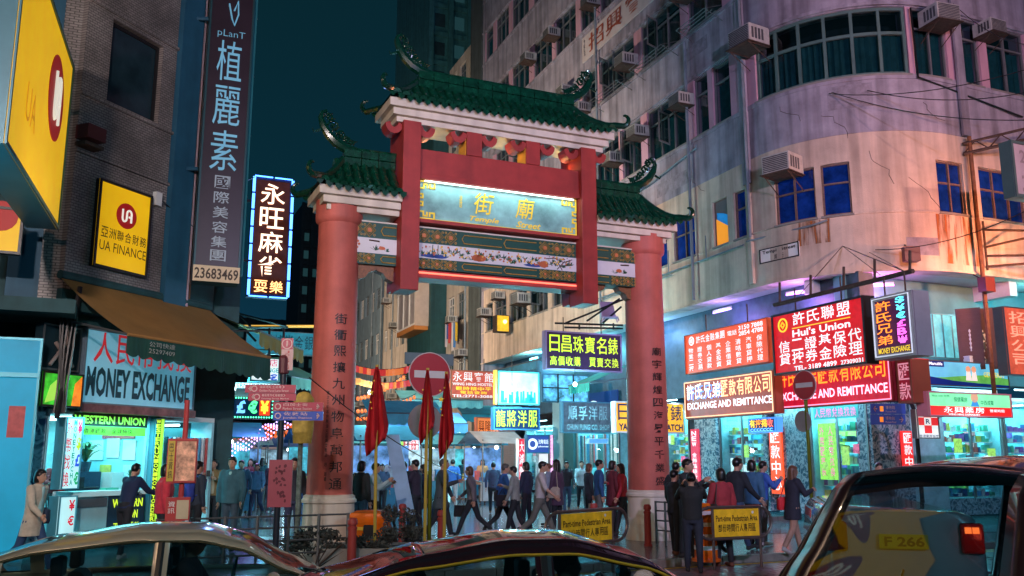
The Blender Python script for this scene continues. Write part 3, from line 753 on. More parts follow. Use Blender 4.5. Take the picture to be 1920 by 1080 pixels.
for a, b, n in f1:
    big = abs(a - .32) < .01
    window(cb, CB, a, b, 12.45, 14.5, n, .62 if big else .7, GL_D, ALU if not big else M('teal frame', (.08, .16, .15), .5, var=.2), rnd.choice((CURT, CURT, CURT2)) if (a > -11) else rnd.choice((CURT, None)), fw=.09 if big else .05)
# orange curtain band seen in the big curved window
for fi, (a0, b0, m_) in enumerate(FL[2:5]):
    base = [(-23.9, -22.7, 1), (-22.2, -20.3, 3), (-19.8, -17.5, 3), (-16.9, -14.7, 3), (-14.3, -12.1, 3), (-11.6, -10.2, 2), (-9.75, -7.0, 3), (-6.4, -3.7, 3), (-3.2, -1.2, 2)]
    if fi == 0: base += [(.32, 4.9, 6), (5.3, 7.2, 2), (7.9, 9.6, 2)]
    piers((a0, b0), [(a, b) for a, b, _ in base], PINKW)
    for a, b, n in base: window(cb, CB, a, b, a0, b0, n, .7, GL_D, ALU, rnd.choice((CURT, CURT2, None)), rec=.10, sill=fi == 0)
piers((28.0, 29.8), [], PINKW)
# pilaster strips, drain pipes and conduits
for s in (-.42, ):
    mb = MB(); pblock(mb, CB, s, s + .34, -.10, -.021, 10.0, 31); mb.build('pilaster', LILACW, cb)
    mb = MB(); pblock(mb, CB, s + .08, s + .26, -.10, -.001, 6.9, 9.99); mb.build('pilaster', CREAMW, cb)
mb = MB(); pblock(mb, CB, 6.42, 6.72, -.16, -.085, 10.75, 20); mb.build('pilaster', LILACW, cb)
PIPE = M('pipe paint', (.20, .26, .30), .5, var=.3, streak=.3); PIPEB = M('brown pipe', (.16, .07, .03), .7, var=.4, sc=6)
def pipe(pts, r, mat=PIPE, name='drain_pipe'): return MB().tube([CB.pt(s, o, z) for s, o, z in pts], r, 8).build(name, mat, cb, smooth=True)
pipe([(-3.25, -.16, 6.9), (-3.25, -.16, 16)], .05); pipe([(-9.9, -.16, 6.9), (-9.9, -.16, 22)], .05); pipe([(6.56, -.2, 3), (6.56, -.2, 10.7)], .06, PIPEB)
pipe([(-.1, -.16, 8.3), (-.1, -.16, 17)], .045); pipe([(-2.8, -.14, 12.1), (-2.8, -.14, 12.0), (-6, -.14, 11.6), (-9.8, -.14, 11.55)], .03, name='conduit')
pipe([(-.35, -.12, 8.22), (2.0, -.12, 8.22), (2.4, -.12, 8.3)], .03, name='conduit'); pipe([(-12, -.12, 8.05), (-.5, -.12, 8.15)], .028, name='conduit')
pipe([(-12, -.12, 7.95), (-4.6, -.12, 8.0)], .02, name='conduit'); pipe([(5.0, -.13, 14.4), (5.05, -.13, 12.3), (9, -.13, 11.7)], .03, BLACK, name='conduit')
for i, s in enumerate((-4.8, -2.5, -7.4)): pipe([(s, -.12, 8.15), (s, -.12, 8.9)], .02, name='conduit')
# stains of rust under the pipe and window ledge
RS = M('rust stain', (.30, .10, .02), .8, var=.5, sc=4)
def stain(s0, s1, z0, z1):
    if 'sm' not in _m:
        mt = M('rust run', (.34, .12, .03), .8, var=0); _m['sm'] = mt; n = mt.node_tree.nodes; l = mt.node_tree.links
        g = n.new('ShaderNodeNewGeometry'); mp = n.new('ShaderNodeMapping'); mp.inputs['Scale'].default_value = (5, 5, .5); l.new(g.outputs['Position'], mp.inputs[0])
        nz = n.new('ShaderNodeTexNoise'); nz.inputs['Scale'].default_value = 1.6; nz.inputs['Detail'].default_value = 6; l.new(mp.outputs[0], nz.inputs[0])
        mr = n.new('ShaderNodeMapRange'); mr.inputs[1].default_value = .47; mr.inputs[2].default_value = .66; l.new(nz.outputs[0], mr.inputs[0]); l.new(mr.outputs[0], n['Principled BSDF'].inputs['Alpha'])
    mb = MB(); ss = CB.segs(s0, s1)
    for a, b in zip(ss, ss[1:]): mb.quad(CB.pt(a, -.006, z0), CB.pt(b, -.006, z0), CB.pt(b, -.006, z1), CB.pt(a, -.006, z1))
    mb.build('rust_stain', _m['sm'], cb)
stain(5.3, 6.9, 7.0, 8.38); stain(1.3, 2.6, 7.7, 8.38)
# soffit and recessed ground floor shop wall
SOF = M('soffit paint', (.55, .53, .55), .6, var=.1)
mb = MB(); ss = CB.segs(S0, S1)
for a, b in zip(ss, ss[1:]): mb.quad(CB.pt(a, 0, 6.80), CB.pt(b, 0, 6.80), CB.pt(b, 3.0, 6.80), CB.pt(a, 3.0, 6.80))
mb.build('soffit', SOF, cb)
for s in (1.6, 8.4):
    mb = MB(); x0, x1 = CB.pt(s, .4, 0), CB.pt(s, 2.6, 0)
    mb.rings([[CB.pt(s - .15, .3, z), CB.pt(s + .15, .3, z), CB.pt(s + .15, 2.4, z), CB.pt(s - .15, 2.4, z)] for z in (6.35, 6.79)]); mb.build('soffit_beam', SOF, cb)
GFW = M('ground floor wall', (.05, .08, .11), .5, var=.3, sc=3)
gfa = Fr(*A_.pt(0, 1.0)[:2], 158.3); gfb = Fr(*B_.pt(0, 1.0)[:2], 66)
SA1 = 2.88; SB0 = -2.88
# racks and washing frames
def rack(path, s0, s1, z, name, label, off=-.1, depth=.6):
    t = thing(name, label, 'drying rack', tuple(path.pt((s0 + s1) / 2, off, z))); P = path.pt
    for k in range(5): MB().tube([P(s0, off - depth * k / 4, z + .0), P(s1, off - depth * k / 4, z)], .018, 4).build('rail', STEEL, t)
    for s in (s0, s1): MB().tube([P(s, off + .1, z + .25), P(s, off - depth, z), P(s, off + .1, z - .3)], .018, 4).build('bracket', STEEL, t)
    return t
rack(CB, -6.2, -3.9, 16.1, 'drying_rack', 'metal drying rack under the second lilac floor window near the corner')
rack(CB, -9.6, -7.2, 16.1, 'drying_rack', 'metal drying rack beside the air conditioner over the upper gate roof')
rack(CB, -2.9, -1.2, 16.15, 'drying_rack', 'metal drying rack beneath the window left of the rounded corner')
rack(CB, -10.3, -8.6, 8.4, 'drying_rack', 'metal drying rack below the cream floor windows seen through the gate')
# air conditioners
for s, z, l, q in ((.55, 14.0, 'big boxy air conditioner left of the curved corner window', 1.35), (5.65, 13.8, 'air conditioner in the window right of the curved corner', 1.2),
                 (1.4, 9.75, 'large old air conditioner over the blue window at the rounded corner', 1.3), (-6.3, 13.5, 'pale air conditioner beside the upper roof tip of the gate', 1),
                 (-8.3, 13.1, 'air conditioner above the right dragon of the gate', 1), (-7.0, 16.6, 'blue shaded air conditioner beside the drying rack', 1.1),
                 (-11.0, 16.2, 'air conditioner just above the right end of the upper gate roof', 1), (-2.8, 17.4, 'air conditioner near the guesthouse sign, top of the wall', 1.1),
                 (-.8, 17.2, 'air conditioner at the top edge beside the corner pilaster', 1.3), (-12.6, 17.6, 'rounded fan unit under the lettered guesthouse board', 1),
                 (-20.3, 20.6, 'small air conditioner at the far end of the lilac wall', 1), (-5.9, 9.9, 'air conditioner by the lower right roof tip of the gate', 1.1),
                 (-17.6, 9.0, 'air conditioner seen through the gate above the yellow box', 1.2), (-14.0, 21.0, 'air conditioner high on the far lilac wall', 1),
                 (-10.0, 20.6, 'air conditioner at the top edge between two pipes', 1), (6.9, 16.7, 'air conditioner at the top right above the corner', 1.2), (-23.0, 9.2, 'air conditioner near the far pillar seen through the gate', 1), (-3.3, 13.6, 'air conditioner between the two windows left of the round corner', 1), (-12.6, 9.6, 'air conditioner high in the gate opening by the right column', 1), (-21.0, 9.8, 'air conditioner over the far cream windows', .9), (-13.7, 17.0, 'air conditioner below the far end of the lettered board', 1), (-18.0, 17.3, 'air conditioner on the far lilac wall above the gate roof', 1), (-16.8, 21.0, 'highest air conditioner of the far lilac wall', 1), (7.7, 13.9, 'air conditioner left of the rightmost upper window', 1), (-6.4, 21.2, 'air conditioner at the top edge over the drying rack', 1)):
    ac(CB, s, z, l, -.02, q)
# guesthouse board high on the wall, street name plate
def simple_board(name, label, cat, pl, mat, t=.05, rim=None, group=None):
    c = pl.P(.5, 0, -t / 2); r_ = thing(name, label, cat, tuple(c), 0, group)
    mb = MB(); pl.box(mb, 0, 1, 0, 1, -t, 0); mb.build('board', mat, r_)
    if rim:
        mb = MB(); a = .03 / pl.w; b = .03 / pl.h
        for q in ((0, 1, 0, b), (0, 1, 1 - b, 1), (0, a, b, 1 - b), (1 - a, 1, b, 1 - b)): pl.box(mb, *q, .001, .02)
        mb.build('frame', rim, r_)
    return r_
pl = plane(CB, -11.25, -4.2, 18.62, 19.75, -.12)
g = simple_board('guesthouse_sign', 'long pale board with rust red characters high on the lilac wall', 'sign', pl, M('pale board', (.55, .50, .50), .6, var=.1), .06)
letters(g, pl, [('-招興賓館', .08, .15, .98, .88)], M('rust letters', (.30, .07, .04), .5), .02, .03); letters(g, pl, [('|TELS', .025, .2, .045, .85)], BLACK)
pl = plane(CB, .15, 1.55, 7.42, 7.85, -.05)
g = simple_board('street_name_plate', 'small white street name plate on the rounded cream wall', 'sign', pl, WHITEP, .03, BLACK)
letters(g, pl, [('Temple Street', .08, .56, .92, .86), ('廟街', .38, .12, .62, .48)], BLACK, .02)

for s, z in ((-7.4, 12.9), (-4.6, 12.7), (-15.5, 12.9), (-9.0, 16.6), (-5.2, 16.6), (-18.9, 16.7), (-13.3, 8.75), (-16.2, 8.75)):    # sashes standing open
    pl = Pl(CB.pt(s, -.02, z), CB.pt(s + .25, -.62, 0) - CB.pt(s, -.02, 0), (0, 0, 1.15), CB.dirs(s)[0]); mb = MB()
    for q in ((0, 1, 0, .05), (0, 1, .95, 1), (0, .1, .05, .95), (.9, 1, .05, .95)): pl.box(mb, *q, -.015, .015)
    mb.build('open_sash', ALU, cb); mb = MB(); mb.quad(pl.P(.1, .05), pl.P(.9, .05), pl.P(.9, .95), pl.P(.1, .95)); mb.build('sash_pane', GL_D, cb)
CR = M('hairline crack', (.10, .08, .07), .9, var=0)
for s, z, n in ((3.6, 10.2, 9), (4.6, 9.4, 8), (2.4, 11.4, 7), (1.2, 12.0, 6), (5.2, 11.6, 7), (-3.6, 11.3, 8), (-7.5, 11.2, 7)):
    pts = []
    for k in range(n): pts.append(CB.pt(s, -.026 if z > 10.75 else -.004, z)); s += rnd.uniform(-.05, .28); z -= rnd.uniform(.02, .2)
    MB().tube(pts, .008, 3).build('crack', CR, cb)
for s, z, w, h in ((2.6, 11.5, 1.2, .7), (-5.6, 11.0, 2.4, .5), (-12, 15.2, 1.8, .6), (4.4, 7.2, .9, .5), (-3.5, 15.3, 1.4, .5), (1.6, 15.3, 1.5, .6)):
    o_ = -.0245 if 10.75 < z < 12.45 else -.004; mb = MB(); ss = CB.segs(s, s + w)
    for a, b in zip(ss, ss[1:]): mb.quad(CB.pt(a, o_, z), CB.pt(b, o_, z), CB.pt(b, o_, z + h), CB.pt(a, o_, z + h))
    mb.build('repaint_patch', M('repaint patch', (.25, .24, .29), .8, var=.3, sc=5), cb)
# ---------------------------------------------------------------- signs
def lightbox(name, label, cat, pl, face, rim=None, t=.22, rw=.05, group=None, tubes=None):
    r_ = thing(name, label, cat, tuple(pl.P(.5, 0, -t / 2)), 0, group)
    mb = MB(); pl.box(mb, 0, 1, 0, 1, -t, -.012); mb.build('cabinet', rim or BLACK, r_)
    mb = MB(); pl.box(mb, .005, .995, .005, .995, -.010, 0); mb.build('face', face, r_)
    a = rw / pl.w; b = rw / pl.h; mb = MB()
    for q in ((0, 1, 0, b), (0, 1, 1 - b, 1), (0, a, b, 1 - b), (1 - a, 1, b, 1 - b)): pl.box(mb, *q, .001, .03)
    mb.build('frame', rim or BLACK, r_)
    if tubes:
        mb = MB(); pl.line(mb, [(a, b), (1 - a, b), (1 - a, 1 - b), (a, 1 - b), (a, b)], .016, .05, 6); mb.build('border_tube', tubes, r_)
    return r_
def hanger(parent, pl, up=.5, n=2):
    mb = MB()
    for i in range(n):
        u = (i + .5) / n; mb.tube([pl.P(u, 1, -.1), pl.P(u, 1, -.1) + Vector((0, 0, up))], .018, 5)
    mb.build('hanger', RUST, parent)
WL = E('white glow', (.8, .95, 1), 1.15); YG = E('yellow green glow', (.68, .95, .04), 1.0); ORN = E('orange neon', (1, .25, .02), 2.0)
R_ = E('red face', (.68, .006, .012), .8, .15); ORF = E('orange red face', (1, .10, .03), .85, .12, 2)
MAG = E('magenta neon', (1, .12, .75), 2.2); CYN = E('cyan neon', (.1, .75, 1), 2.4); YEL = E('yellow glow', (1, .68, .04), 1.0)
BLN = E('blue neon', (.08, .28, 1), 5.0)
# Hui's Union
pl = ppx(CB.A, 1447, 592, 1628, 672, -2.6); pl = ppx(CB.A, 1447, 592, 1622, 668, -2.6)
a0, zt = CB.A.hit(1447, 592, -2.6); a1, _ = CB.A.hit(1622, 600, -2.6); zb = CB.A.hit(1450, 705, -2.6)[1]
pl = plane(CB.A, a0, a1, zb, zt, -2.6)
g = lightbox('union_sign', 'big red lightbox with a round yellow emblem and white underlined title, hanging at the corner', 'sign', pl, R_, BLACK, .3)
letters(g, pl, [('-許氏聯盟', .24, .76, .88, .96), ("Hui's Union", .24, .57, .86, .69), ('-信二證基保代', .06, .35, .97, .54), ('-貸按券金險理', .06, .15, .97, .34), ('TEL- 3189 4899', .24, .03, .70, .11), ('27309031', .74, .03, .96, .10)], WL, .022)
mb = MB(); pl.disc(mb, .13, .80, .17, .0, .02, 20, .135); pl.box(mb, .24, .86, .71, .722, .0, .015); 
for q in (.085, .05):
    pl.line(mb, [(.13 - q / pl.w, .80), (.13, .80 + q / pl.h), (.13 + q / pl.w, .80), (.13, .80 - q / pl.h), (.13 - q / pl.w, .80)], .009, .012, 4)
mb.build('emblem', YEL, g); hanger(g, pl, .55)
# orange red finance sign
def apx(x0, yt, x1, yb_at_x0, off, path=None):
    path = path or CB.A; a, z1 = path.hit(x0, yt, off); b = path.hit(x1, yt, off)[0]; z0 = path.hit(x0, yb_at_x0, off)[1]
    return plane(path, a, b, z0, z1, off)
pl = apx(1284, 630, 1441, 703, -2.2)
g = lightbox('finance_sign', 'orange red lightbox with eight columns of white characters right of the gate', 'sign', pl, ORF, M('orange rim', (.6, .12, .04), .5), .2, .02)
letters(g, pl, [('-許氏金融集團', .15, .74, .52, .92), ('電話', .55, .76, .66, .88), ('3150 7888', .68, .84, .95, .95), ('2854 4788', .68, .71, .95, .82)] +
        [('|' + s, .05 + i * .118, .06, .11 + i * .118, .66) for i, s in enumerate(('物業二按', '證券交易', '個人貸款', '基金投資', '企業借貸', '清咭數貸', '汽車貸押', '保險代理'))], WL, .02)
mb = MB(); pl.disc(mb, .09, .83, .13, 0, .012); mb.build('emblem', WL, g)
mb = MB(); pl.disc(mb, .09, .83, .085, .0, .016, 16, .06); mb.build('emblem_ring', ORF, g); hanger(g, pl, .5)
# brown neon company sign and its red neighbour
pl = apx(1284, 716, 1452, 787, -2.2)
g = lightbox('remittance_sign', 'brown sign board with multicoloured tube characters under the orange red sign', 'sign', pl, E('brown face', (.32, .055, .03), .8, .2, 3), M('brown rim', (.25, .06, .03), .5), .25, .05, tubes=E('warm tube', (1, .6, .35), 1.6))
letters(g, pl, [('-許氏兄弟', .03, .50, .45, .90)], E('cream neon', (1, .85, .75), 1.8), .02, .05)
letters(g, pl, [('-匯款有限公司', .45, .50, .98, .90)], E('peach neon', (1, .55, .25), 2.0), .02, .05, 'neon_lettering')
letters(g, pl, [('EXCHANGE AND REMITTANCE', .04, .24, .98, .42)], E('pale neon', (.85, .9, 1), 1.5), .02, .04, 'neon_lettering')
letters(g, pl, [('許氏兄弟', .04, .48, .46, .86)], E('blue neon text', (.1, .3, 1), 1.5), .0, .03, 'neon_outline')
lamp('sign_glow', 'POINT', pl.P(.5, .1, .8), (1, .45, .25), 14, .3)
pl = apx(1455, 690, 1672, 768, -1.7)
g = lightbox('exchange_sign', 'dark red sign board with orange tube characters behind the round no-entry sign', 'sign', pl, E('deep red face', (.52, .005, .03), .8, .15), M('dark red', (.25, .01, .02), .5), .25, .04, tubes=E('pink tube', (1, .3, .5), 1.6))
letters(g, pl, [('-許氏兄弟匯款有限公司', .03, .50, .97, .90)], ORN, .025, .05)
letters(g, pl, [('EXCHANGE AND REMITTANCE', .03, .18, .97, .38)], E('pink white neon', (1, .55, .75), 1.8), .02, .04, 'neon_lettering')
lamp('sign_glow', 'POINT', pl.P(.5, .1, .8), (1, .15, .2), 14, .3)
# vertical money changer neon
a0, zt = CB.A.hit(1634, 560, -3.2); a1 = CB.A.hit(1712, 560, -3.2)[0]; zb = CB.A.hit(1640, 676, -3.2)[1]
pl = plane(CB.A, a0, a1, zb, zt, -3.2)
g = lightbox('money_changer_neon', 'upright neon box with orange characters and a pink and blue column of currency signs', 'sign', pl, E('violet face', (.05, .006, .05), .8, .3), M('grey rim', (.3, .3, .32), .5, .3), .4, .09)
letters(g, pl, [('|許氏兄弟', .12, .20, .50, .92)], ORN, .03, .05); letters(g, pl, [('|$¥€', .62, .58, .84, .94)], CYN, .03, .05, 'neon_lettering'); letters(g, pl, [('|£B₩', .62, .20, .84, .58)], MAG, .03, .05, 'neon_lettering')
letters(g, pl, [('MONEY EXCHANGE', .12, .08, .88, .17)], YEL, .02, .04, 'neon_lettering')
mb = MB(); pl.line(mb, [(.06, .04), (.94, .04), (.94, .96), (.06, .96), (.06, .04)], .015, .06, 6); mb.build('border_tube', E('cold tube', (.6, .65, .75), .9), g); hanger(g, pl, .4)
# steel beam the hanging signs are slung from
t = thing('sign_gantry', 'black steel beam with struts and wires carrying the red signs from the corner', 'gantry', tuple(CB.A.pt(0, -2.7, 7.2)))
A2 = lambda x, y, o: (lambda h: CB.A.pt(h[0], o, h[1]))(CB.A.hit(x, y, o))
mb = MB(); mb.tube([A2(1452, 572, -2.7), A2(1712, 508, -2.7)], .05, 6); mb.build('beam', RUST, t)
for x in (1462, 1520, 1582, 1640, 1706): MB().tube([A2(x, 570 - (x - 1452) * .246, -2.7), A2(x, 566 - (x - 1452) * .246 - 34, -2.7)], .03, 5).build('strut', RUST, t)
for x, y, x2, y2 in ((1580, 462, 1650, 515), (1580, 462, 1694, 508), (1630, 474, 1694, 508), (1580, 462, 1500, 552)): MB().tube([CB.pt(CB.hit(x, y)[0], -.05, CB.hit(x, y)[1]), A2(x2, y2, -2.7)], .012, 4).build('stay_wire', BLACK, t)
# shops on the ground floor of the corner building
TR = E('shop tube', (.55, .95, 1), 5.0)
CYW = M('shop wall', (.34, .60, .66), .7, var=.25, sc=3)
GOODS = [M('goods %d' % i, c, .5, var=.2, sc=9) for i, c in enumerate([(.7, .7, .7), (.1, .35, .6), (.55, .1, .1), (.1, .45, .3), (.6, .5, .1), (.05, .1, .25), (.5, .65, .7), (.3, .12, .4)])]
def goods(root, path, s0, s1, off, z0, n, w=(.1, .3), h=(.1, .35), dep=.2, name='boxes', by=None):
    own = by is None; by = {} if own else by
    s = s0
    for _ in range(n):
        w_ = rnd.uniform(*w); h_ = rnd.uniform(*h)
        if s + w_ > s1: break
        m_ = rnd.choice(GOODS); mb = by.setdefault(m_.name, (MB(), m_))[0]
        mb.hexa([path.pt(s, off, z0), path.pt(s + w_, off, z0), path.pt(s + w_, off + dep, z0), path.pt(s, off + dep, z0), path.pt(s, off, z0 + h_), path.pt(s + w_, off, z0 + h_), path.pt(s + w_, off + dep, z0 + h_), path.pt(s, off + dep, z0 + h_)])
        s += w_ + rnd.uniform(.02, .08)
    if own:
        for mb, m_ in by.values(): mb.build(name, m_, root, kind='stuff')
def fblock(mb, f_, s0, s1, o0, o1, z0, z1):
    P = f_.pt; return mb.hexa([P(s0, o0, z0), P(s1, o0, z0), P(s1, o1, z0), P(s0, o1, z0), P(s0, o0, z1), P(s1, o0, z1), P(s1, o1, z1), P(s0, o1, z1)])
def shop(name, label, f_, s0, s1, z1=3.3, col=(.35, .9, 1), power=60, depth=2.6, shelves=True, front=True, z0=.26, wallm=None, glass=True, hang=False):
    t = thing(name, label, 'shop', tuple(f_.pt((s0 + s1) / 2, 0, z0)))
    wm = wallm or CYW
    mb = MB(); fblock(mb, f_, s0, s1, depth, depth + .1, z0, z1); mb.build('back_wall', wm, t)
    mb = MB(); fblock(mb, f_, s0, s0 + .08, .05, depth, z0, z1); mb.build('side_wall', wm, t)
    mb = MB(); fblock(mb, f_, s1 - .08, s1, .05, depth, z0, z1); mb.build('side_wall', wm, t)
    mb = MB(); fblock(mb, f_, s0, s1, .05, depth, z1, z1 + .1); mb.build('ceiling', WHITEP, t)
    n = max(1, int((s1 - s0) / 1.3))
    for i in range(n):
        s = s0 + (i + .5) * (s1 - s0) / n; MB().tube([f_.pt(s, .3, z1 - .08), f_.pt(s, depth - .4, z1 - .08)], .03, 6).build('ceiling_tube', TR, t)
    lamp(name + '_light', 'AREA', f_.pt((s0 + s1) / 2, depth * .45, z1 - .12), tuple((col[0] * .6, col[1], col[2])), power * 2.1, (s1 - s0) * .8, f_.pt((s0 + s1) / 2, depth * .45, 0), size_y=depth * .7)
    if name != 'clothes_stall': lamp(name + '_front_light', 'AREA', f_.pt((s0 + s1) / 2, -.35, z1 + .25), col, power * .6, (s1 - s0) * .9, f_.pt((s0 + s1) / 2, -1.0, 0), size_y=.12)
    if name != 'clothes_stall': MB().tube([f_.pt(s0 + .1, -.35, z1 + .3), f_.pt(s1 - .1, -.35, z1 + .3)], .025, 6).build('added_spill_tube', TR, t)  # tube added to throw more light out of the shop front
    if shelves:
        by = {}; dd = .45
        for z in (.72, 1.02, 1.32, 1.62, 1.92, 2.22, 2.52):
            if z + .3 > z1: break
            mb = MB(); fblock(mb, f_, s0 + .1, s1 - .1, dd - .15, dd + .15, z, z + .02); mb.build('shelf', WHITEP, t)
            goods(t, f_, s0 + .12, s1 - .12, dd - .13, z + .022, 60, (.05, .2), (.06, .24), .16, by=by)
        for sd in (s0 + .09, s1 - .24):
            for z in (.9, 1.4, 1.9, 2.4): 
                for o_ in (.8, 1.2, 1.6, 2.0): goods(t, f_, sd, sd + .15, o_, z, 1, (.1, .14), (.15, .4), .3, by=by)
        for mb, m_ in by.values(): mb.build('shelf_goods', m_, t, kind='stuff')
        for k in range(3): a = rnd.uniform(s0 + .1, s1 - .5); z = rnd.uniform(1.2, 2.4); mb = MB(); fblock(mb, f_, a, a + rnd.uniform(.2, .4), .0, .015, z, z + rnd.uniform(.2, .5)); mb.build('window_poster', rnd.choice((E('poster pink', (.8, .15, .3), .6, .5, 12), E('poster lime', (.4, .8, .15), .6, .5, 12), E('poster white', (.6, .85, .9), .7, .4, 14))), t)
    if hang:
        for i in range(int((s1 - s0) / .13)):
            s = s0 + .1 + i * .13; m_ = rnd.choice(GOODS[:3] + [CURT, GOODS[5]]); z = rnd.uniform(1.2, 1.7); mb = MB()
            mb.rings([[f_.pt(s + a * 1.6, .12 + b, zz) for a, b in ((-.02, 0), (.03, .02), (.02, .3), (-.03, .32))] for zz in (z, (z + z1) / 2, z1 - .35)]); mb.build('hanging_garment', m_, t)
    if glass:
        n = max(1, int((s1 - s0) / 1.1))
        for i in range(n):
            a, b = s0 + (s1 - s0) * i / n + .04, s0 + (s1 - s0) * (i + 1) / n - .04; mb = MB()
            mb.quad(f_.pt(a, .03, z0 + .45), f_.pt(b, .03, z0 + .45), f_.pt(b, .03, z1 - .05), f_.pt(a, .03, z1 - .05)); mb.build('pane', GLASS('shop glass', (.82, .95, .97), .06), t)
        mb = MB()
        for i in range(n + 1):
            s = s0 + (s1 - s0) * i / n; fblock(mb, f_, s - .035, s + .035, 0, .06, z0 + .45, z1)
        mb.build('mullions', ALU, t)
        mb = MB(); fblock(mb, f_, s0, s1, 0, .12, z0, z0 + .44); mb.build('stall_riser', MARBLE('blue marble', (.05, .14, .20), (.42, .58, .66), 6), t)
    return t
def sx_(f_, x, off=0.0): return f_.hit(x, 858, off)[0]
BM = MARBLE('blue marble', (.05, .14, .20), (.42, .58, .66), 6)
def gpier(name, label, f_, s0, s1, z0, z1, mat, o0=-.12, o1=.4, cat='pillar'):
    mb = MB(); fblock(mb, f_, s0, s1, o0, o1, z0, z1); o = mb.build(name, mat); 
    c = f_.pt((s0 + s1) / 2, 0, z0); return tag(o, label, cat)
fa = gfa; X = lambda x: sx_(gfa, x)
sA = [(1246, 1292, 'jewellers_shop', 'bright cyan jewellery shop window right behind the right gate column', 3.5, 60), (1350, 1438, 'marble_bank_shop', 'exchange counter between blue marble pillars behind the walking people', 3.7, 60), (1520, 1628, 'exchange_counter', 'wide exchange counter window with green posters at the corner', 3.6, 110)]
for x0, x1, nm, lb, z1, pw in sA: shop(nm, lb, fa, X(x0), X(x1), z1, power=pw)
for i, (x0, x1, lb) in enumerate(((1310, 1350, 'blue veined marble pillar behind the photographers'), (1438, 1447, 'narrow marble pillar left of the orange banner'), (1463, 1520, 'wide marble pillar behind the no-entry post'))):
    gpier('marble_pillar', lb, fa, X(x0), X(x1), .24, 4.3, BM)
gpier('marble_pillar', 'marble corner pillar with the little red banner', gfb, -2.86, sx_(gfb, 1705), .24, 4.3, BM)
gpier('dark_grille', 'dark louvred service panel right of the exchange counter', gfb, sx_(gfb, 1706), sx_(gfb, 1760), .24, 4.0, M('dark louvre', (.04, .07, .10), .5), 0, .3, 'panel')
t = shop('pharmacy', 'bright turquoise pharmacy full of stocked shelves on the right', gfb, sx_(gfb, 1762), sx_(gfb, 1885), 3.6, power=150)
t = shop('end_shop', 'blue lit shop cut by the right edge', gfb, sx_(gfb, 1890), sx_(gfb, 2000), 3.4, power=60)
# fascia wall above the shop fronts
mb = MB(); fblock(mb, fa, -23.5, 2.86, .1, .6, 3.9, 6.79); o = mb.build('fascia_wall', GFW); tag(o, 'dark mezzanine wall behind the signs under the corner building', 'wall')
mb = MB(); fblock(mb, gfb, -2.86, 19, .5, .9, 3.9, 6.79); o = mb.build('mezzanine_wall', M('teal wall', (.10, .26, .29), .6, var=.15)); tag(o, 'turquoise lit mezzanine wall above the pharmacy', 'wall')
for i, (x, w) in enumerate(((1742, 30), (1778, 30), (1815, 30))):
    s = sx_(gfb, x); pl = plane(gfb, s, s + .8, 4.6, 5.9, .47); g = simple_board('mezzanine_window', ('left', 'middle', 'right')[i] + ' one of the three pale windows above the pharmacy', 'window', pl, E('dim cyan pane', (.16, .52, .56), .8, .2), .03, ALU)
    mb = MB(); pl.box(mb, .48, .52, .03, .97, .001, .02); mb.build('mullion', ALU, g)
# posters and plant in exchange counter, writing on the glass
pl = plane(fa, X(1535), X(1568), 1.2, 2.75, -.02 + .05); g = simple_board('rate_poster', 'green yellow rate poster inside the corner exchange window', 'poster', pl, E('poster green', (.35, .85, .1), .7, .4, 14), .01)
letters(g, pl, [('|外幣匯率表', .1, .05, .35, .95), ('|人民幣找換', .6, .05, .85, .95)], E('pink print', (1, .2, .5), .8), .02)
pl = plane(fa, X(1530), X(1615), 2.85, 3.2, .0); g = simple_board('window_lettering_strip', 'thin teal strip with pink characters across the top of the exchange window', 'sign', pl, E('teal strip', (.05, .4, .42), .7), .01); letters(g, pl, [('-人民幣兌換找換', .03, .15, .97, .85)], E('pink print', (1, .2, .5), .8), .02)
# orange banners 匯款中心
a0, zt = gfa.hit(1441, 800, -.2); a1 = gfa.hit(1463, 800, -.2)[0]; zb = gfa.hit(1441, 925, -.2)[1]
pl = plane(gfa, a0, a1, zb, zt, -.2); g = simple_board('remittance_banner', 'tall orange red banner with four white characters between marble pillars', 'banner', pl, E('banner orange', (1, .09, .02), 1.0, .08), .06); letters(g, pl, [('|匯款中心', .12, .04, .88, .97)], WL, .03)
a0, zt = gfb.hit(1690, 808, -.25); a1 = gfb.hit(1709, 808, -.25)[0]
pl = plane(gfb, a0, a1, 1.5, zt, -.25); g = simple_board('remittance_banner', 'short red banner with white characters right of the corner window', 'banner', pl, E('banner red', (1, .03, .03), .9, .08), .06); letters(g, pl, [('|匯款中', .12, .04, .88, .97)], WL, .03)
a0, zt = gfa.hit(1294, 805, -.2); a1 = gfa.hit(1308, 805, -.2)[0]
pl = plane(gfa, a0, a1, 1.0, zt, -.2); g = simple_board('vertical_red_sign', 'narrow red vertical sign beside the right gate column', 'sign', pl, E('pink red', (.8, .06, .12), .8, .2), .06); letters(g, pl, [('|NEW 金飾鐘錶行', .2, .04, .8, .97)], WL, .02)
# small rainbow neon
pl = apx(1404, 785, 1455, 812, -1.5); g = lightbox('rainbow_neon', 'small blue neon box with rainbow characters above the orange banner', 'sign', pl, E('navy face', (.0, .03, .12), .8), E('blue rim', (.05, .25, 1), 1.5), .2, .04)
for k, (c, col_) in enumerate(zip('有按揭收', ((1, .7, .05), (1, .3, .02), (1, .6, .02), (1, .15, .1)))): letters(g, pl, [(c, .08 + k * .22, .34, .28 + k * .22, .9)], E('rainbow %d' % k, col_, 2.2), .03, .05, 'neon_lettering')
letters(g, pl, [('CCCCCCC', .1, .08, .92, .28)], BLN, .02, .05, 'neon_lettering')
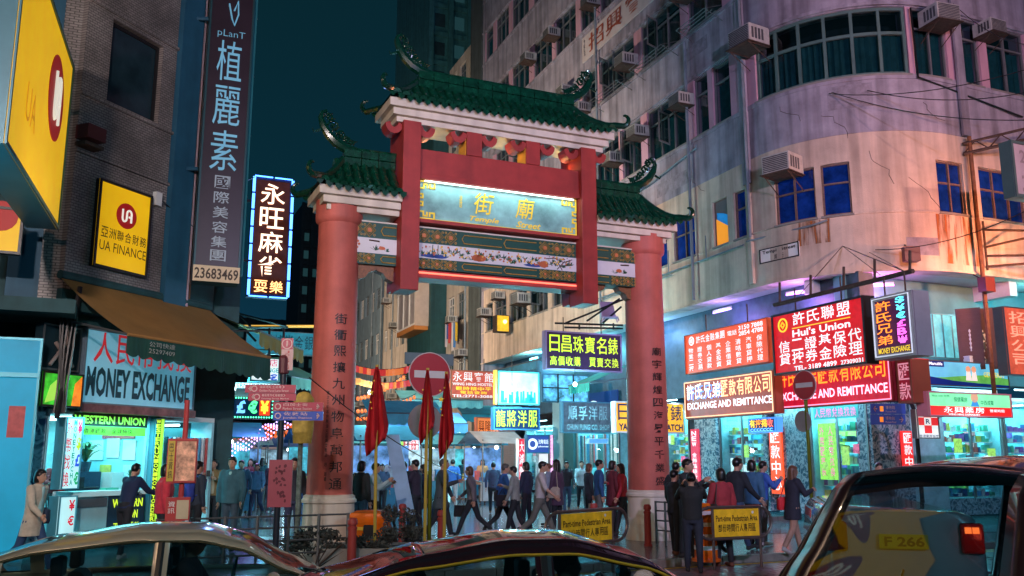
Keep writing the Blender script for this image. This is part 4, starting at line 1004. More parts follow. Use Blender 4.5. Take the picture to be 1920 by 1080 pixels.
# red upright sign 匯款
a0, zt = CB.A.hit(1680, 676, -1.6); a1 = CB.A.hit(1708, 676, -1.6)[0]; zb = CB.A.hit(1680, 757, -1.6)[1]
pl = plane(CB.A, a0, a1, zb, zt, -1.6); g = lightbox('upright_red_sign', 'dark red upright sign with two big pink characters beside the exchange board', 'sign', pl, E('wine face', (.22, .006, .02), .8), M('brown rim', (.25, .06, .03)), .5, .05); letters(g, pl, [('|匯款', .1, .05, .9, .95)], E('dusty pink', (.75, .3, .38), .8), .03)
pl = plane(gfb, sx_(gfb, 1712), sx_(gfb, 1737), gfb.hit(1712, 757)[1], gfb.hit(1712, 675)[1], -.35); g = simple_board('red_panel', 'plain red panel right of the upright characters', 'panel', pl, E('plain red', (.6, .01, .03), .7), .2)
# billboard above the pharmacy
a0, zt = gfb.hit(1737, 674, -.9); a1 = gfb.hit(1890, 700, -.9)[0]; zb = gfb.hit(1737, 722, -.9)[1]
pl = plane(gfb, a0, a1, zb, zt, -.9); g = simple_board('insurance_billboard', 'long billboard of two people in a green field under blue sky', 'billboard', pl, E('sky print', (.12, .55, .85), .75, .15, 2), .15, STEEL)
mb = MB(); pl.poly(mb, [(.0, .02), (1, .02), (1, .38), (.7, .5), (.4, .42), (.2, .34), (0, .3)], .002, .008); mb.build('print_field', E('field print', (.12, .5, .10), .7, .2), g)
mb = MB(); pl.poly(mb, [(.0, .02), (1, .02), (1, .12), (.6, .16), (.3, .22), (0, .36)], .009, .013); mb.build('print_wave', E('navy print', (.0, .02, .2), .7), g)
mb = MB(); pl.box(mb, .0, .2, .74, .97, .009, .013); mb.build('print_label', E('navy print', (.0, .02, .2), .7), g)
for u in (.49, .56):
    mb = MB(); pl.poly(mb, [(u - .035, .25), (u + .035, .25), (u + .022, .62), (u - .022, .62)], .009, .016); mb.build('print_person', E('white print', (.85, .85, .85), .8), g)
    mb = MB(); pl.disc(mb, u, .70, .09, .009, .016, 10); mb.build('print_head', E('skin print', (.75, .4, .25), .7), g)
letters(g, pl, [('GET READY', .68, .42, .95, .62)], E('yellow print', (.8, .75, .1), .8), .02); letters(g, pl, [('Manulife', .02, .8, .18, .92)], WL, .02, .016)
# pharmacy sign
a0, zt = CB.B.hit(1738, 733, -3.2); a1 = CB.B.hit(1893, 733, -3.2)[0]; zb = CB.B.hit(1738, 780, -3.2)[1]
pl = plane(CB.B, a0, a1, zb, zt, -3.2); g = lightbox('pharmacy_sign', 'pharmacy lightbox, green picture above and red strip with white characters below', 'sign', pl, E('mint print', (.25, .95, .45), .85, .12), M('pink rim', (.6, .2, .25)), .3, .03)
mb = MB(); pl.box(mb, .01, .99, .03, .42, .002, .010); mb.build('red_strip', E('strip red', (.9, .02, .02), .85), g)
letters(g, pl, [('-永興藥房', .16, .16, .66, .40), ('WING HING DISPENSARY', .22, .06, .60, .13), ('營業時間', .72, .22, .9, .34)], WL, .02, .016)
letters(g, pl, [('Nice with 好西', .05, .78, .25, .88), ('保健藥房', .3, .6, .46, .8), ('中西成藥', .62, .5, .78, .7)], E('dark green print', (.0, .25, .1), .6), .01, .01, 'print_lettering')
mb = MB(); pl.poly(mb, [(.5, .44), (.6, .44), (.57, .7), (.53, .7)], .003, .012); mb.build('print_person', E('blue print', (.05, .3, .7), .7), g)
mb = MB(); pl.disc(mb, .55, .80, .11, .003, .012, 10); mb.build('print_head', E('skin print', (.75, .4, .25)), g)
lamp('pharmacy_sign_glow', 'POINT', pl.P(.5, -.3, .5), (.6, 1, .9), 15, .3)
# checkered R sign
a0, zt = CB.B.hit(1717, 767, -2.6); a1 = CB.B.hit(1757, 767, -2.6)[0]; zb = CB.B.hit(1717, 822, -2.6)[1]
pl = plane(CB.B, a0, a1, zb, zt, -2.6); g = lightbox('chequered_sign', 'square white sign chequered with red round a letter R', 'sign', pl, E('sign white', (.8, .85, .85), .9), STEEL, .15, .02)
mb = MB()
for i in range(3):
    for j in range(3):
        if (i + j) % 2 == 1 or (i, j) == (9, 9): pl.box(mb, i / 3, (i + 1) / 3, .18 + j * .27, .18 + (j + 1) * .27, .001, .009)
mb.build('red_squares', E('square red', (.85, .02, .03), .8), g); letters(g, pl, [('R', .40, .50, .60, .67)], E('dark blue print', (.0, .03, .15), .5), .02, .014); letters(g, pl, [('香港藥房協會', .05, .03, .95, .14)], E('dark blue print', (0, 0, 0)), .02, .014)
# sign at the right edge
a0, zt = CB.B.hit(1879, 574, -3.6); a1 = CB.B.hit(1990, 574, -3.6)[0]; zb = CB.B.hit(1879, 702, -3.6)[1]
pl = plane(CB.B, a0, a1, zb, zt, -3.6); g = lightbox('edge_sign', 'dusty orange red sign with pale characters cut by the right edge', 'sign', pl, E('dusty red', (.62, .10, .05), .75, .2), STEEL, .25, .02)
letters(g, pl, [('|招興公司', .08, .12, .42, .95), ('|賓館出租', .55, .12, .9, .95)], E('pale red print', (.95, .4, .25), .8), .02)
a0, zt = CB.B.hit(1893, 262, -3.4); a1 = CB.B.hit(1985, 262, -3.4)[0]; zb = CB.B.hit(1905, 368, -3.4)[1]
pl = plane(CB.B, a0, a1, zb, zt, -3.4); g = lightbox('unlit_sign', 'unlit grey framed sign board high at the right edge', 'sign', pl, M('unlit board', (.35, .30, .34), .5), M('dark rim', (.05, .09, .09)), .3, .07); letters(g, pl, [('2F', .15, .62, .4, .85), ('3', .15, .1, .3, .4)], M('faint print', (.22, .18, .20)), .02)
# sign frames of angle iron at the right
t = thing('lattice_bracket', 'dark lattice bracket holding the grey board high at the right edge', 'bracket', tuple(CB.pt(6.5, 0, 10.2)))
P = lambda s, o, z: CB.pt(s, o, z)
MB().tube([P(6.4, -.1, 10.2), P(10.5, -3.4, 11.1)], .05, 6).build('arm', RUST, t); MB().tube([P(6.4, -.1, 10.5), P(10.5, -3.4, 11.45)], .04, 6).build('arm', RUST, t)
for k in range(8):
    q = k / 8; q2 = (k + .5) / 8; l_ = lambda q, z0, z1: P(6.4 + 4.1 * q, -.1 - 3.3 * q, z0 + (z1 - z0) * q); MB().tube([l_(q, 10.2, 11.1), l_(q2, 10.5, 11.45), l_((k + 1) / 8, 10.2, 11.1)], .02, 4).build('lacing', RUST, t)
t = thing('iron_frame', 'rusty angle iron frame sticking out above the pharmacy signs', 'bracket', tuple(CB.pt(7.0, 0, 7.4)))
for a, b in (((6.9, -.1, 7.55), (9.6, -3.2, 8.2)), ((6.9, -.1, 8.05), (9.6, -3.2, 7.5)), ((6.9, -.1, 7.0), (9.8, -3.4, 7.0)), ((6.9, -.1, 6.9), (6.9, -.1, 8.3)), ((8.3, -1.7, 7.0), (8.3, -1.7, 7.85)), ((9.6, -3.2, 7.0), (9.6, -3.2, 8.3)), ((6.9, -.1, 7.3), (9.6, -3.2, 7.0)), ((8.0, -1.3, 5.3), (8.0, -1.3, 7.0))): MB().tube([P(*a), P(*b)], .035, 5).build('bar', RUST, t)
# big outdoor units under the overhang
for k, (x, y, l_) in enumerate(((1838, 640, 'upper white outdoor unit with round fan over the pharmacy'), (1838, 690, 'lower white outdoor unit with round fan over the pharmacy'))):
    s, z = gfb.hit(x, y, -.7); t = thing('outdoor_unit', l_, 'air conditioner', tuple(gfb.pt(s, -.6, z - .3)), gfb.rz)
    MB().box(-.45, .45, -.16, .16, 0, .62).build('casing', M('unit casing', (.5, .62, .62), .5), t, world=False, bevel=.02)
    m_ = MB(); m_.tube([(0.1, -.165, .31), (0.1, -.185, .31)], .25, 20); m_.build('fan_ring', M('dark ring', (.05, .09, .1)), t, world=False)
    for q in range(4): m_ = MB(); a = q * PI / 2; m_.hexa([(.1, -.19, .31), (.1 + .2 * math.cos(a), -.19, .31 + .2 * math.sin(a)), (.1 + .2 * math.cos(a + .5), -.188, .31 + .2 * math.sin(a + .5)), (.1, -.188, .31), (.1, -.2, .311), (.1 + .2 * math.cos(a), -.2, .311 + .2 * math.sin(a)), (.1 + .2 * math.cos(a + .5), -.198, .31 + .2 * math.sin(a + .5)), (.1, -.198, .311)]); m_.build('fan_blade', M('unit casing', (0, 0, 0)), t, world=False)
for k, x in enumerate((1798, 1822)):
    s, z = gfb.hit(x, 640, -.5); pl = Pl(gfb.pt(s, -.5, z - .8), gfb.pt(s + .32, -1.0, 0) - gfb.pt(s, -.5, 0), (0, 0, 1.7), Vector((.4, -.9, 0))); g = simple_board('folding_shutter', ('left', 'right')[k] + ' of the two brown open louvre shutters above the pharmacy', 'shutter', pl, M('shutter brown', (.10, .06, .05), .6), .04)
    for q in range(14): mb = MB(); pl.box(mb, .08, .92, .04 + q * .067, .075 + q * .067, .001, .02); mb.build('louvre', M('shutter brown', (0, 0, 0)), g)

# ---------------------------------------------------------------- shops seen through the gate
X = lambda x: sx_(gfa, x)
t = shop('tailor_shop', 'blue fronted tailor shop with an arched fascia and suits in the window', fa, X(1082), X(1160), 3.1, power=110, hang=True, shelves=False)
NAVY = M('navy fascia', (.01, .04, .16), .4)
pl = plane(fa, X(1078), X(1164), 3.1, 4.5, -.04); mb = MB(); pl.box(mb, 0, 1, .1, 1, 0, .05); mb.build('fascia', NAVY, t)
mb = MB(); pts = [(.5 + .2 * math.cos(a), .12 + .62 * math.sin(a)) for a in [PI * k / 12 for k in range(13)]]; pl.line(mb, [(.02, .12)] + [(.28, .12)] + pts[::-1] + [(.72, .12), (.98, .12)], .035, .07, 6); mb.build('arch_trim', M('white trim', (.7, .75, .8)), t)
gpier('dark_pillar', 'dark teal pillar left of the tailor shop', fa, X(1062), X(1080), .24, 5, M('teal pillar', (.02, .10, .12), .5))
t = shop('souvenir_shop', 'very bright white and cyan shop left of the dark pillar', fa, X(985), X(1040), 3.2, power=140)
gpier('pale_pillar', 'pale blue pillar between the bright shop and the dark pillar', fa, X(1041), X(1060), .24, 5, M('pale pillar', (.25, .4, .45), .5))
# roller shutter
s0, s1 = X(912), X(965); t = thing('roller_shutter', 'closed grey roller shutter between a cream pillar and the bright shop', 'shutter', tuple(fa.pt((s0 + s1) / 2, 0, .25)))
for i in range(34): mb = MB(); fblock(mb, fa, s0, s1, .0, .03, .26 + i * .095, .345 + i * .095); mb.build('slat', M('shutter grey', (.30, .27, .28), .5, .3), t)
mb = MB(); fblock(mb, fa, s0 - .2, s0 - .02, -.05, .3, .25, 4.2); mb.build('jamb', M('shutter brown', (0, 0, 0)), t); mb = MB(); fblock(mb, fa, s0 - .2, s1, -.06, .3, 3.5, 4.2); mb.build('shutter_box', M('shutter brown', (0, 0, 0)), t)
gpier('cream_pillar', 'lit cream pillar left of the roller shutter', fa, X(878), X(896), .24, 4.6, M('cream pillar', (.6, .5, .36), .5), -.2)
for i, (x0, x1, nm, lb) in enumerate(((800, 872, 'cyan_shop', 'cyan lit shop behind the flags'), (735, 795, 'snack_shop', 'white lit shop left of the round sign post'), (690, 730, 'far_shop', 'small bright shop beside the left gate column'))):
    shop(nm, lb, Fr(*CB.A.pt(0, 1.0)[:2], 158.3), X(x0), X(x1), 3.2, power=150)
def hs_(name, label, x0, yt, x1, yb, off, face, rim=BLACK, t=.25, rw=.05, texts=(), mat=WL, bold=.02, tubes=None, path=None, hang=True):
    pl = apx(x0, yt, x1, yb, off, path); g = lightbox(name, label, 'sign', pl, face, rim, t, rw, None, tubes)
    if texts: letters(g, pl, list(texts), mat, bold, .02)
    if hang: hanger(g, pl, .5)
    return g, pl
# signs crossing the street face the gate: planes run along the gate direction
def gs(name, label, x0, y0, x1, y1, Y, face, rim=BLACK, texts=(), mat=WL, t=.25, rw=.05, bold=.02, tubes=None, hang=True, az=66, group=None):
    pl = fpl(x0, y0, x1, y1, Y, az); g = lightbox(name, label, 'sign', pl, face, rim, t, rw, group, tubes)
    if texts: letters(g, pl, list(texts), mat, bold, .02)
    if hang: hanger(g, pl, .5)
    return g, pl
g, pl = gs('jewellery_sign', 'dark purple hanging sign with big yellow green characters framed by the gate', 1022, 619, 1166, 699, 30, E('purple face', (.018, .006, .035), .9, .2), M('lilac rim', (.28, .2, .34), .4, .3), [('-日昌珠寶名錶', .04, .46, .96, .90), ('-高價收購 買賣交換', .05, .12, .96, .36)], YG, bold=.03)
g, pl = gs('tailor_sign', 'navy hanging sign with four yellow green characters below the bright screen', 925, 763, 1012, 807, 33, E('navy face 2', (.0, .015, .07), .9), M('blue rim 2', (.05, .2, .4), .4, .3), [('-龍將洋服', .04, .14, .96, .88)], YG, bold=.03)
g, pl = gs('photo_screen', 'glowing white and cyan picture box above the navy tailor sign', 934, 695, 1011, 760, 33, E('screen glow', (.45, .9, 1), 1.3, .35, 1.6), M('cyan rim', (.1, .5, .6), .4), hang=False)
mb = MB()
for _ in range(26): u = rnd.uniform(.08, .92); h_ = rnd.uniform(.12, .42); pl.poly(mb, [(u - .03, .05), (u + .03, .05), (u + .02, h_), (u - .02, h_)], .0, .006)
mb.build('print_people', E('teal print', (.02, .35, .42), .8), g)
mb = MB(); pl.box(mb, -.07, -.02, -.0, 1.02, -.2, 0); mb.build('orange_edge', E('orange strip', (1, .3, .03), .9), g)
g, pl = gs('hostel_sign', 'dusty red hostel sign with white characters and yellow numbers behind the round sign', 845, 693, 930, 749, 36, E('hostel red', (.58, .085, .05), .8, .15), M('rust rim', (.4, .1, .05)), [('-永興賓館', .03, .60, .95, .94), ('WING HING HOSTEL', .04, .46, .92, .56), ('TEL:2771-3088', .04, .04, .92, .14)], E('soft white', (.85, .75, .72), .85))
letters(g, pl, [('-觀時精中平', .1, .29, .9, .42), ('-電話查詢', .2, .17, .8, .27)], YEL, .03, .02)
g, pl = gs('metal_tailor_sign', 'slate blue sign with silver blue raised characters above the arch fascia', 1054, 752, 1148, 813, 34.5, E('slate face', (.045, .075, .11), .9, .4), M('blue steel rim', (.08, .22, .32), .4, .4), [('-順孚洋服', .1, .42, .92, .86), ('CHUN FUNG CO. SHOP', .08, .10, .94, .28)], M('silver letters', (.35, .55, .65), .25, .7, em=.2, emc=(.3, .6, .8), var=0), bold=.03, hang=False)
g, pl = gs('yellow_watch_sign', 'yellow sign with navy characters partly hidden by the right column', 1152, 752, 1284, 813, 31, E('yellow face', (1, .48, .03), .9, .12), M('white rim', (.7, .7, .7)), [('-日昌珠寶錶', .03, .40, .97, .92), ('YAT CHEONG WATCH', .05, .08, .97, .30)], E('navy print 2', (.0, .01, .10), .4), bold=.04, hang=False)
g, pl = gs('picture_lightbox', 'long pale blue lightbox of small pictures behind a frame', 1016, 700, 1104, 756, 36, E('picture blue', (.12, .5, .75), 1.0, .9, 3.4), M('blue steel rim', (0, 0, 0)), hang=False)
for u in (.33, .66): mb = MB(); pl.box(mb, u - .012, u + .012, 0, 1, .02, .06); mb.build('divider', BLACK, g)
mb = MB(); pl.box(mb, 0, 1, .48, .52, .06, .08); mb.build('divider', BLACK, g)
g, pl = gs('phone_shop_sign', 'blue sign with a white round emblem above the brightest shop', 988, 815, 1030, 850, 36, E('phone blue', (.03, .08, .35), .9), M('blue rim 2', (0, 0, 0)), [('流動電話', .5, .5, .95, .75), ('phones', .5, .3, .95, .42)], hang=False)
mb = MB(); pl.disc(mb, .25, .5, .22, 0, .014, 16, .13); mb.build('emblem', WL, g)
g, pl = gs('orange_shop_sign', 'orange lit sign over the roller shutter', 893, 782, 936, 822, 38, E('orange face', (.85, .22, .06), .8, .15), M('rust rim', (0, 0, 0)), [('-興隆行', .08, .3, .92, .85)], E('brown print', (.25, .03, .0), .4), hang=False)
g, pl = gs('fruit_sign', 'small green and red picture sign left of the flags', 740, 818, 787, 846, 33, E('fruit print', (.75, .1, .1), .8, .5, 3), WHITEP, [('-價格公道', .4, .5, .95, .9), ('-美味小食', .4, .1, .95, .45)], hang=False)
mb = MB(); blob(mb, pl, .2, .5, .17, .34); mb.build('print_fruit', E('lime print', (.4, .8, .1), .8), g)
g, pl = gs('edge_light_strip', 'thin vertical pink and white light strip at the bright shop', 1031, 815, 1038, 930, 37, E('pink strip', (1, .5, .85), 1.2, .5, 9), hang=False, rw=.01)
# small signs and lit blocks scattered along the arcade fascia
for k, (x0, y0, x1, y1, Y, c, l_, tx) in enumerate(((972, 822, 984, 900, 36, (.9, .04, .08), 'thin red vertical sign with white characters', '|大減價'), (845, 785, 870, 832, 40, (.2, .6, .7), 'pale upright sign with dark letters', '|足浴'), (1009, 850, 1030, 900, 37, (.9, .95, 1), 'white glowing notice beside the phone shop', None), (665, 800, 690, 822, 34, (.1, .6, .7), 'cyan sign close to the left column', None), (800, 800, 838, 815, 40, (.1, .75, .9), 'cyan strip sign behind the flags', None), (1104, 822, 1140, 832, 34, (.1, .3, .7), 'blue strip above the suits', None))):
    gs('small_sign', l_, x0, y0, x1, y1, Y, E('small face %d' % k, c, .9, .2), WHITEP, [(tx, .15, .05, .85, .95)] if tx else (), rw=.02, hang=False)
# angle iron frame carrying the jewellery sign with a chair left on it
t = thing('iron_frame', 'black iron sign frame above the purple sign', 'bracket', tuple(at(1100, 610, 31)))
q = lambda x, y, Y=31: at(x, y, Y)
for a, b in (((1040, 606), (1168, 610)), ((1058, 614), (1168, 616)), ((1100, 602), (1162, 560)), ((1060, 606, 31), (1168, 562)), ((1086, 606), (1086, 618)), ((1150, 606), (1150, 618)), ((1130, 606), (1165, 575))): MB().tube([q(*a), q(*b)], .035, 5).build('bar', BLACK, t)
t = thing('plastic_chair', 'lilac plastic chair left on top of the iron frame', 'chair', tuple(at(1146, 606, 31)))
PC = M('lilac plastic', (.35, .28, .45), .4); c0 = at(1146, 603, 31)
MB().hexa([c0 + Vector(v) for v in ((-.28, -.25, .1), (.22, -.25, .1), (.22, .2, .12), (-.28, .2, .12), (-.28, -.25, .15), (.22, -.25, .15), (.22, .2, .17), (-.28, .2, .17))]).build('seat', PC, t)
MB().hexa([c0 + Vector(v) for v in ((-.3, .15, .15), (.2, .15, .15), (.2, .22, .15), (-.3, .22, .15), (-.36, .3, .75), (.1, .3, .75), (.1, .34, .75), (-.36, .34, .75))]).build('backrest', PC, t)
for x, y in ((-.25, -.2), (.2, -.2), (-.25, .16), (.2, .16)): MB().tube([c0 + Vector((x, y, .12)), c0 + Vector((x * 1.2, y * 1.2, -.0))], .025, 5).build('leg', PC, t)
# yellow lit box on the far wall, laundry
pl = fpl(931, 590, 955, 623, 44); g = lightbox('yellow_box_light', 'small glowing yellow box on the wall seen through the gate', 'lamp', pl, E('box yellow', (.9, .5, .03), .8, .2), RUST, .5, .03); MB().ball(tuple(pl.P(.6, .6, .1)), .1).build('bulb', E('bulb yellow', (1, .8, .2), 5), g)
# awnings in the arcade
def awning(name, label, p0, p1, out, drop, mat, val=.3, n=10):
    """p0-p1: wall line, out: vector to the front edge"""
    p0, p1, out = Vector(p0), Vector(p1), Vector(out); t = thing(name, label, 'awning', tuple((p0 + p1) / 2))
    mb = MB(); rs = []
    for i in range(n + 1):
        a = p0.lerp(p1, i / n); rs.append([a + out * q + Vector((0, 0, -drop * q - .04 * math.sin(q * PI) * math.sin(i * 1.3))) for q in (0, .25, .5, .75, 1)])
    mb.rings(rs, cap=False, closed=False); mb.build('cover', mat, t, smooth=True)
    v = MB(); k = n * 4; top = []; bot = []
    for i in range(k + 1):
        a = p0.lerp(p1, i / k) + out + Vector((0, 0, -drop)); top.append(a); bot.append(a - Vector((0, 0, val * (1 + .22 * abs(math.sin(i * PI / 4))))) + out.normalized() * .02 * math.sin(i))
    v.rings([top, bot], cap=False, closed=False); v.build('valance', mat, t)
    for a in (p0, p1): MB().tube([a + Vector((0, 0, -.5)), a + out + Vector((0, 0, -drop))], .02, 5).build('arm', STEEL, t)
    MB().tube([p0 + out + Vector((0, 0, -drop)), p1 + out + Vector((0, 0, -drop))], .022, 6).build('front_bar', STEEL, t)
    return t
GA_ = M('green canvas', (.02, .22, .18), .7, var=.2); BLC = M('blue canvas', (.03, .14, .22), .7, var=.25)
awning('awning', 'green awning left of the right gate column', CB.A.pt(-9.6, -.05, 5.2), CB.A.pt(-7.8, -.05, 5.2), CB.A.pt(0, -1.7) - CB.A.pt(0, 0), .7, GA_)
awning('awning', 'blue awning over the bright picture boxes', CB.A.pt(-16.5, -.05, 6.3), CB.A.pt(-12.0, -.05, 6.3), CB.A.pt(0, -2) - CB.A.pt(0, 0), .6, BLC)
awning('awning', 'dark blue awning at the far end of the corner building', CB.A.pt(-22.0, -.05, 5.6), CB.A.pt(-18.0, -.05, 5.6), CB.A.pt(0, -2) - CB.A.pt(0, 0), .6, BLC)

# ---------------------------------------------------------------- further buildings along the street and behind
def row_building(name, label, s0, s1, h, wall, floors, wins, depth=12, off=0.0, z0=5.0, gmat=None, lit=()):
    t = thing(name, label, 'building', tuple(A_.pt((s0 + s1) / 2, off, .12)))
    P = A_.pt
    mb = MB(); mb.hexa([P(s0, off + .25, .1), P(s1, off + .25, .1), P(s1, off + depth, .1), P(s0, off + depth, .1), P(s0, off + .25, h), P(s1, off + .25, h), P(s1, off + depth, h), P(s0, off + depth, h)]); mb.build('block', wall, t)
    zz = z0
    for k in range(floors):
        a, b = z0 + k * 3.7 + 1.2, z0 + k * 3.7 + 2.9
        if b > h: break
        mb = MB(); fblock(mb, A_, s0, s1, off, off + .24, zz, a); mb.build('wall', wall, t); zz = b
        n = wins; w = (s1 - s0) / n
        for i in range(n):
            c0 = s0 + i * w; a0, a1 = c0 + w * .16, c0 + w * .84
            mb = MB(); fblock(mb, A_, c0, a0, off, off + .24, a, b); fblock(mb, A_, a1, c0 + w, off, off + .24, a, b); mb.build('pier', wall, t)
            fm = MB()
            for q in range(4): x = a0 + (a1 - a0) * q / 3; fblock(fm, A_, x - .03, x + .03, off + .12, off + .17, a, b)
            for z in (a, a + (b - a) * .68, b - .06): fblock(fm, A_, a0, a1, off + .125, off + .165, z, z + .06)
            wn_ = fm.build('window', WHITEP if (k + i) % 2 else ALU, t)
            for q in range(3): x = a0 + (a1 - a0) * q / 3; pm = MB(); pm.quad(P(x + .03, off + .15, a), P(x + (a1 - a0) / 3 - .03, off + .15, a), P(x + (a1 - a0) / 3 - .03, off + .15, b), P(x + .03, off + .15, b)); o = pm.build('pane', E('lit room', (1, .62, .15), .8, .5, 3) if (k, i) in lit else M('night pane', (.03, .07, .09), .1, var=.3, sc=1), t); o.parent = wn_
    mb = MB(); fblock(mb, A_, s0, s1, off, off + .24, zz, h); mb.build('parapet', wall, t)
    return t
GW2 = M('grey cream wall', (.46, .42, .36), .8, var=.15, sc=.8, streak=.35); TW = M('teal wall dark', (.015, .075, .085), .7, var=.2, streak=.3)
BW = M('blue grey wall', (.16, .24, .30), .8, var=.15, streak=.3)
row_building('tenement', 'narrow grey building with a dark drain shaft next to the lilac block', -26.3, -24.35, 30, M('dark shaft wall', (.07, .09, .09), .8, var=.2, streak=.4), 0, 1, off=-.1)
row_building('tenement', 'cream tenement with many barred windows behind the laundry', -32.0, -26.4, 27, GW2, 6, 3, off=.4)
row_building('tenement', 'dark teal tenement with a white framed bay over the street', -37.6, -32.1, 25, TW, 0, 1, off=-.6)
row_building('tenement', 'cream tenement left of the dark teal one with rows of white windows', -48, -37.7, 22, GW2, 5, 6, off=.2)
row_building('tenement', 'blue grey tenement far down the street', -66, -48.2, 21, BW, 5, 9, off=0, lit=((2, 1),))
for k in range(26):
    s = rnd.choice((-47, -45.5, -43, -41, -39, -31, -29.3, -27.5, -52, -55, -58, -61)) + rnd.uniform(-.4, .4); z = 5.0 + rnd.randint(0, 3) * 3.7 + rnd.choice((1.0, 2.5)); ac(A_, s, z, 'air conditioner on %s, %s row, %s' % ('the blue grey tenement' if s < -48.2 else 'the long cream tenement' if s < -37 else 'the cream tenement by the laundry', ('lowest', 'second', 'third', 'fourth')[int((z - 5.5) / 3.7) % 4], 'bay ' + 'one two three four five six seven eight nine ten eleven twelve thirteen'.split()[k % 13]), .1 if s > -33 else -.02, .95)
for s in (-38.5, -44, -47.8, -27, -51, -57): MB().tube([A_.pt(s, -.05, 4), A_.pt(s, -.05, 20)], .06, 6).build('drain_pipe', PIPE, cb)
# white framed bay
t = thing('window_bay', 'white framed bay window with an orange sill on the dark teal building', 'window bay', tuple(A_.pt(-35, -1.2, 10)))
BAY = M('bay glass', (.30, .27, .27), .3, var=.2)
mb = MB(); fblock(mb, A_, -37.0, -32.6, -1.5, -.62, 9.7, 10.0); mb.build('orange_sill', M('orange sill', (.5, .2, .05), .6), t)
mb = MB(); fblock(mb, A_, -36.95, -32.65, -1.42, -.62, 10.0, 12.6); mb.build('glazing', BAY, t)
for s in (-37, -35.55, -34.1, -32.75): mb = MB(); fblock(mb, A_, s, s + .1, -1.5, -1.43, 10.0, 12.6); mb.build('mullion', WHITEP, t)
for z in (10.0, 12.5): mb = MB(); fblock(mb, A_, -37, -32.6, -1.52, -1.43, z, z + .12); mb.build('rail', WHITEP, t)
mb = MB(); fblock(mb, A_, -32.64, -32.55, -1.5, -.6, 9.95, 12.7); mb.build('side_panel', M('cream side', (.5, .42, .36), .7), t)
# laundry
t = thing('laundry_pole', 'pole of drying clothes in blue, red and yellow hung out above the street', 'laundry', tuple(at(850, 612, 55)))
l0 = at(836, 606, 54.5); l1 = at(858, 604, 51); MB().tube([l0, l1], .03, 5).build('pole', STEEL, t)
for i, c in enumerate(((.5, .5, .6), (.05, .1, .4), (.5, .05, .05), (.45, .04, .05), (.6, .6, .65), (.05, .2, .5), (.6, .4, .03))):
    p = l0.lerp(l1, (i + .3) / 7); w = (l1 - l0) / 7 * .42; h_ = rnd.uniform(.9, 1.7); n3 = Vector((-w.y, w.x, 0)).normalized() * .03
    MB().hexa([p - w - n3 - Vector((0, 0, h_)), p + w - n3 - Vector((0, 0, h_)), p + w + n3 - Vector((0, 0, h_)), p - w + n3 - Vector((0, 0, h_)), p - w * 1.1 - n3, p + w * 1.1 - n3, p + w * 1.1 + n3, p - w * 1.1 + n3]).build('garment', M('cloth %d' % i, c, .8), t)
# towers behind
def tower(name, label, x0, x1, Y, h, mat, cols, dy=12, lit=0, az=66, band_=True):
    p = at(x0, 858, Y); f_ = Fr(p.x, p.y, az); s1 = f_.hit(x1, 858)[0]; t = thing(name, label, 'building', tuple(f_.pt(s1 / 2, 0, 0)))
    mb = MB(); fblock(mb, f_, 0, s1, 0, dy, 0, h); mb.build('block', mat, t); nf = int(h / 3.1); w = s1 / cols
    gl_ = {}
    ribs = MB()
    for c in range(cols + 1): fblock(ribs, f_, c * w - .25, c * w + .25, -.5, -.002, 0, h)
    ribs.build('ribs', mat, t)
    if band_:
        for k in range(nf): mb = MB(); fblock(mb, f_, .26, s1 - .26, -.2, -.001, k * 3.1, k * 3.1 + .5); mb.build('balcony_band', mat, t)
    for k in range(nf):
        if k * 3.1 < 8: continue
        for c in range(cols):
            if rnd.random() < .15: continue
            on = lit and rnd.random() < lit; mb = MB(); a = c * w + w * .25; fblock(mb, f_, a, a + w * .5, -.03, -.001, k * 3.1 + 1.1, k * 3.1 + 2.5); mb.build('window', E('lit far room', (1, .6, .16), .55, .3) if on else (M('night pane', (0, 0, 0)) if rnd.random() < .5 else E('dim far window', (.02, .07, .08), .5)), t)
    return t
tower('tower_block', 'tall dark teal tower block rising behind the gate roof', 792, 985, 84, 68, M('tower teal', (.05, .24, .28), .8, var=.2, streak=.3), 5, lit=0)
tower('tower_block', 'dark tower at the end of the street left of the gate column', 548, 640, 150, 45, M('tower dark', (.02, .05, .07), .8, var=.3), 5, lit=.02)
tower('tower_block', 'dark building with two lit yellow rooms seen between column and post', 640, 735, 95, 26, M('tower grey', (.05, .08, .10), .8, var=.3), 4, lit=.05)
tower('tower_block', 'very dark block behind the neon sign over the market', 380, 560, 180, 30, M('tower dark', (0, 0, 0)), 8, lit=.02)
# ---------------------------------------------------------------- building on the left with its chamfered corner
TILE = BRICKM('mosaic tiles', (.30, .26, .245), (.22, .195, .185), (.09, .08, .075), 1.0, .12, .055, .45, 'xz', .5, .008, CH.rz)
BLUEW = M('blue painted wall', (.02, .10, .17), .6, var=.15, streak=.2); DKW = M('dark teal wall', (.02, .075, .085), .7, var=.25, streak=.3)
lb = thing('left_building', 'mosaic tiled corner building on the left with blue pillars', 'building', tuple(CH.pt(1, 0, .12)), 0)
LB = Fr(CH.pt(0)[0], CH.pt(0)[1], 66)       # road side facade runs left from the chamfer
def lpart(name, f_, s0, s1, o0, o1, z0, z1, mat): mb = MB(); fblock(mb, f_, s0, s1, o0, o1, z0, z1); return mb.build(name, mat, lb)
for (s0, s1, z0, z1) in ((0, .65, 5.0, 16), (2.1, 2.52, 5.0, 16), (.65, 2.1, 5.0, 9.07), (.65, 2.1, 10.88, 16)): lpart('tiled_wall', CH, s0, s1, 0, .4, z0, z1, TILE)
lpart('wall_core', CH, 0.0, 2.5, .42, .8, 5, 16, DKW)
for z in (8.95, 10.98): lpart('ledge', CH, .0, 2.55, -.05, -.001, z, z + .07, TILE)
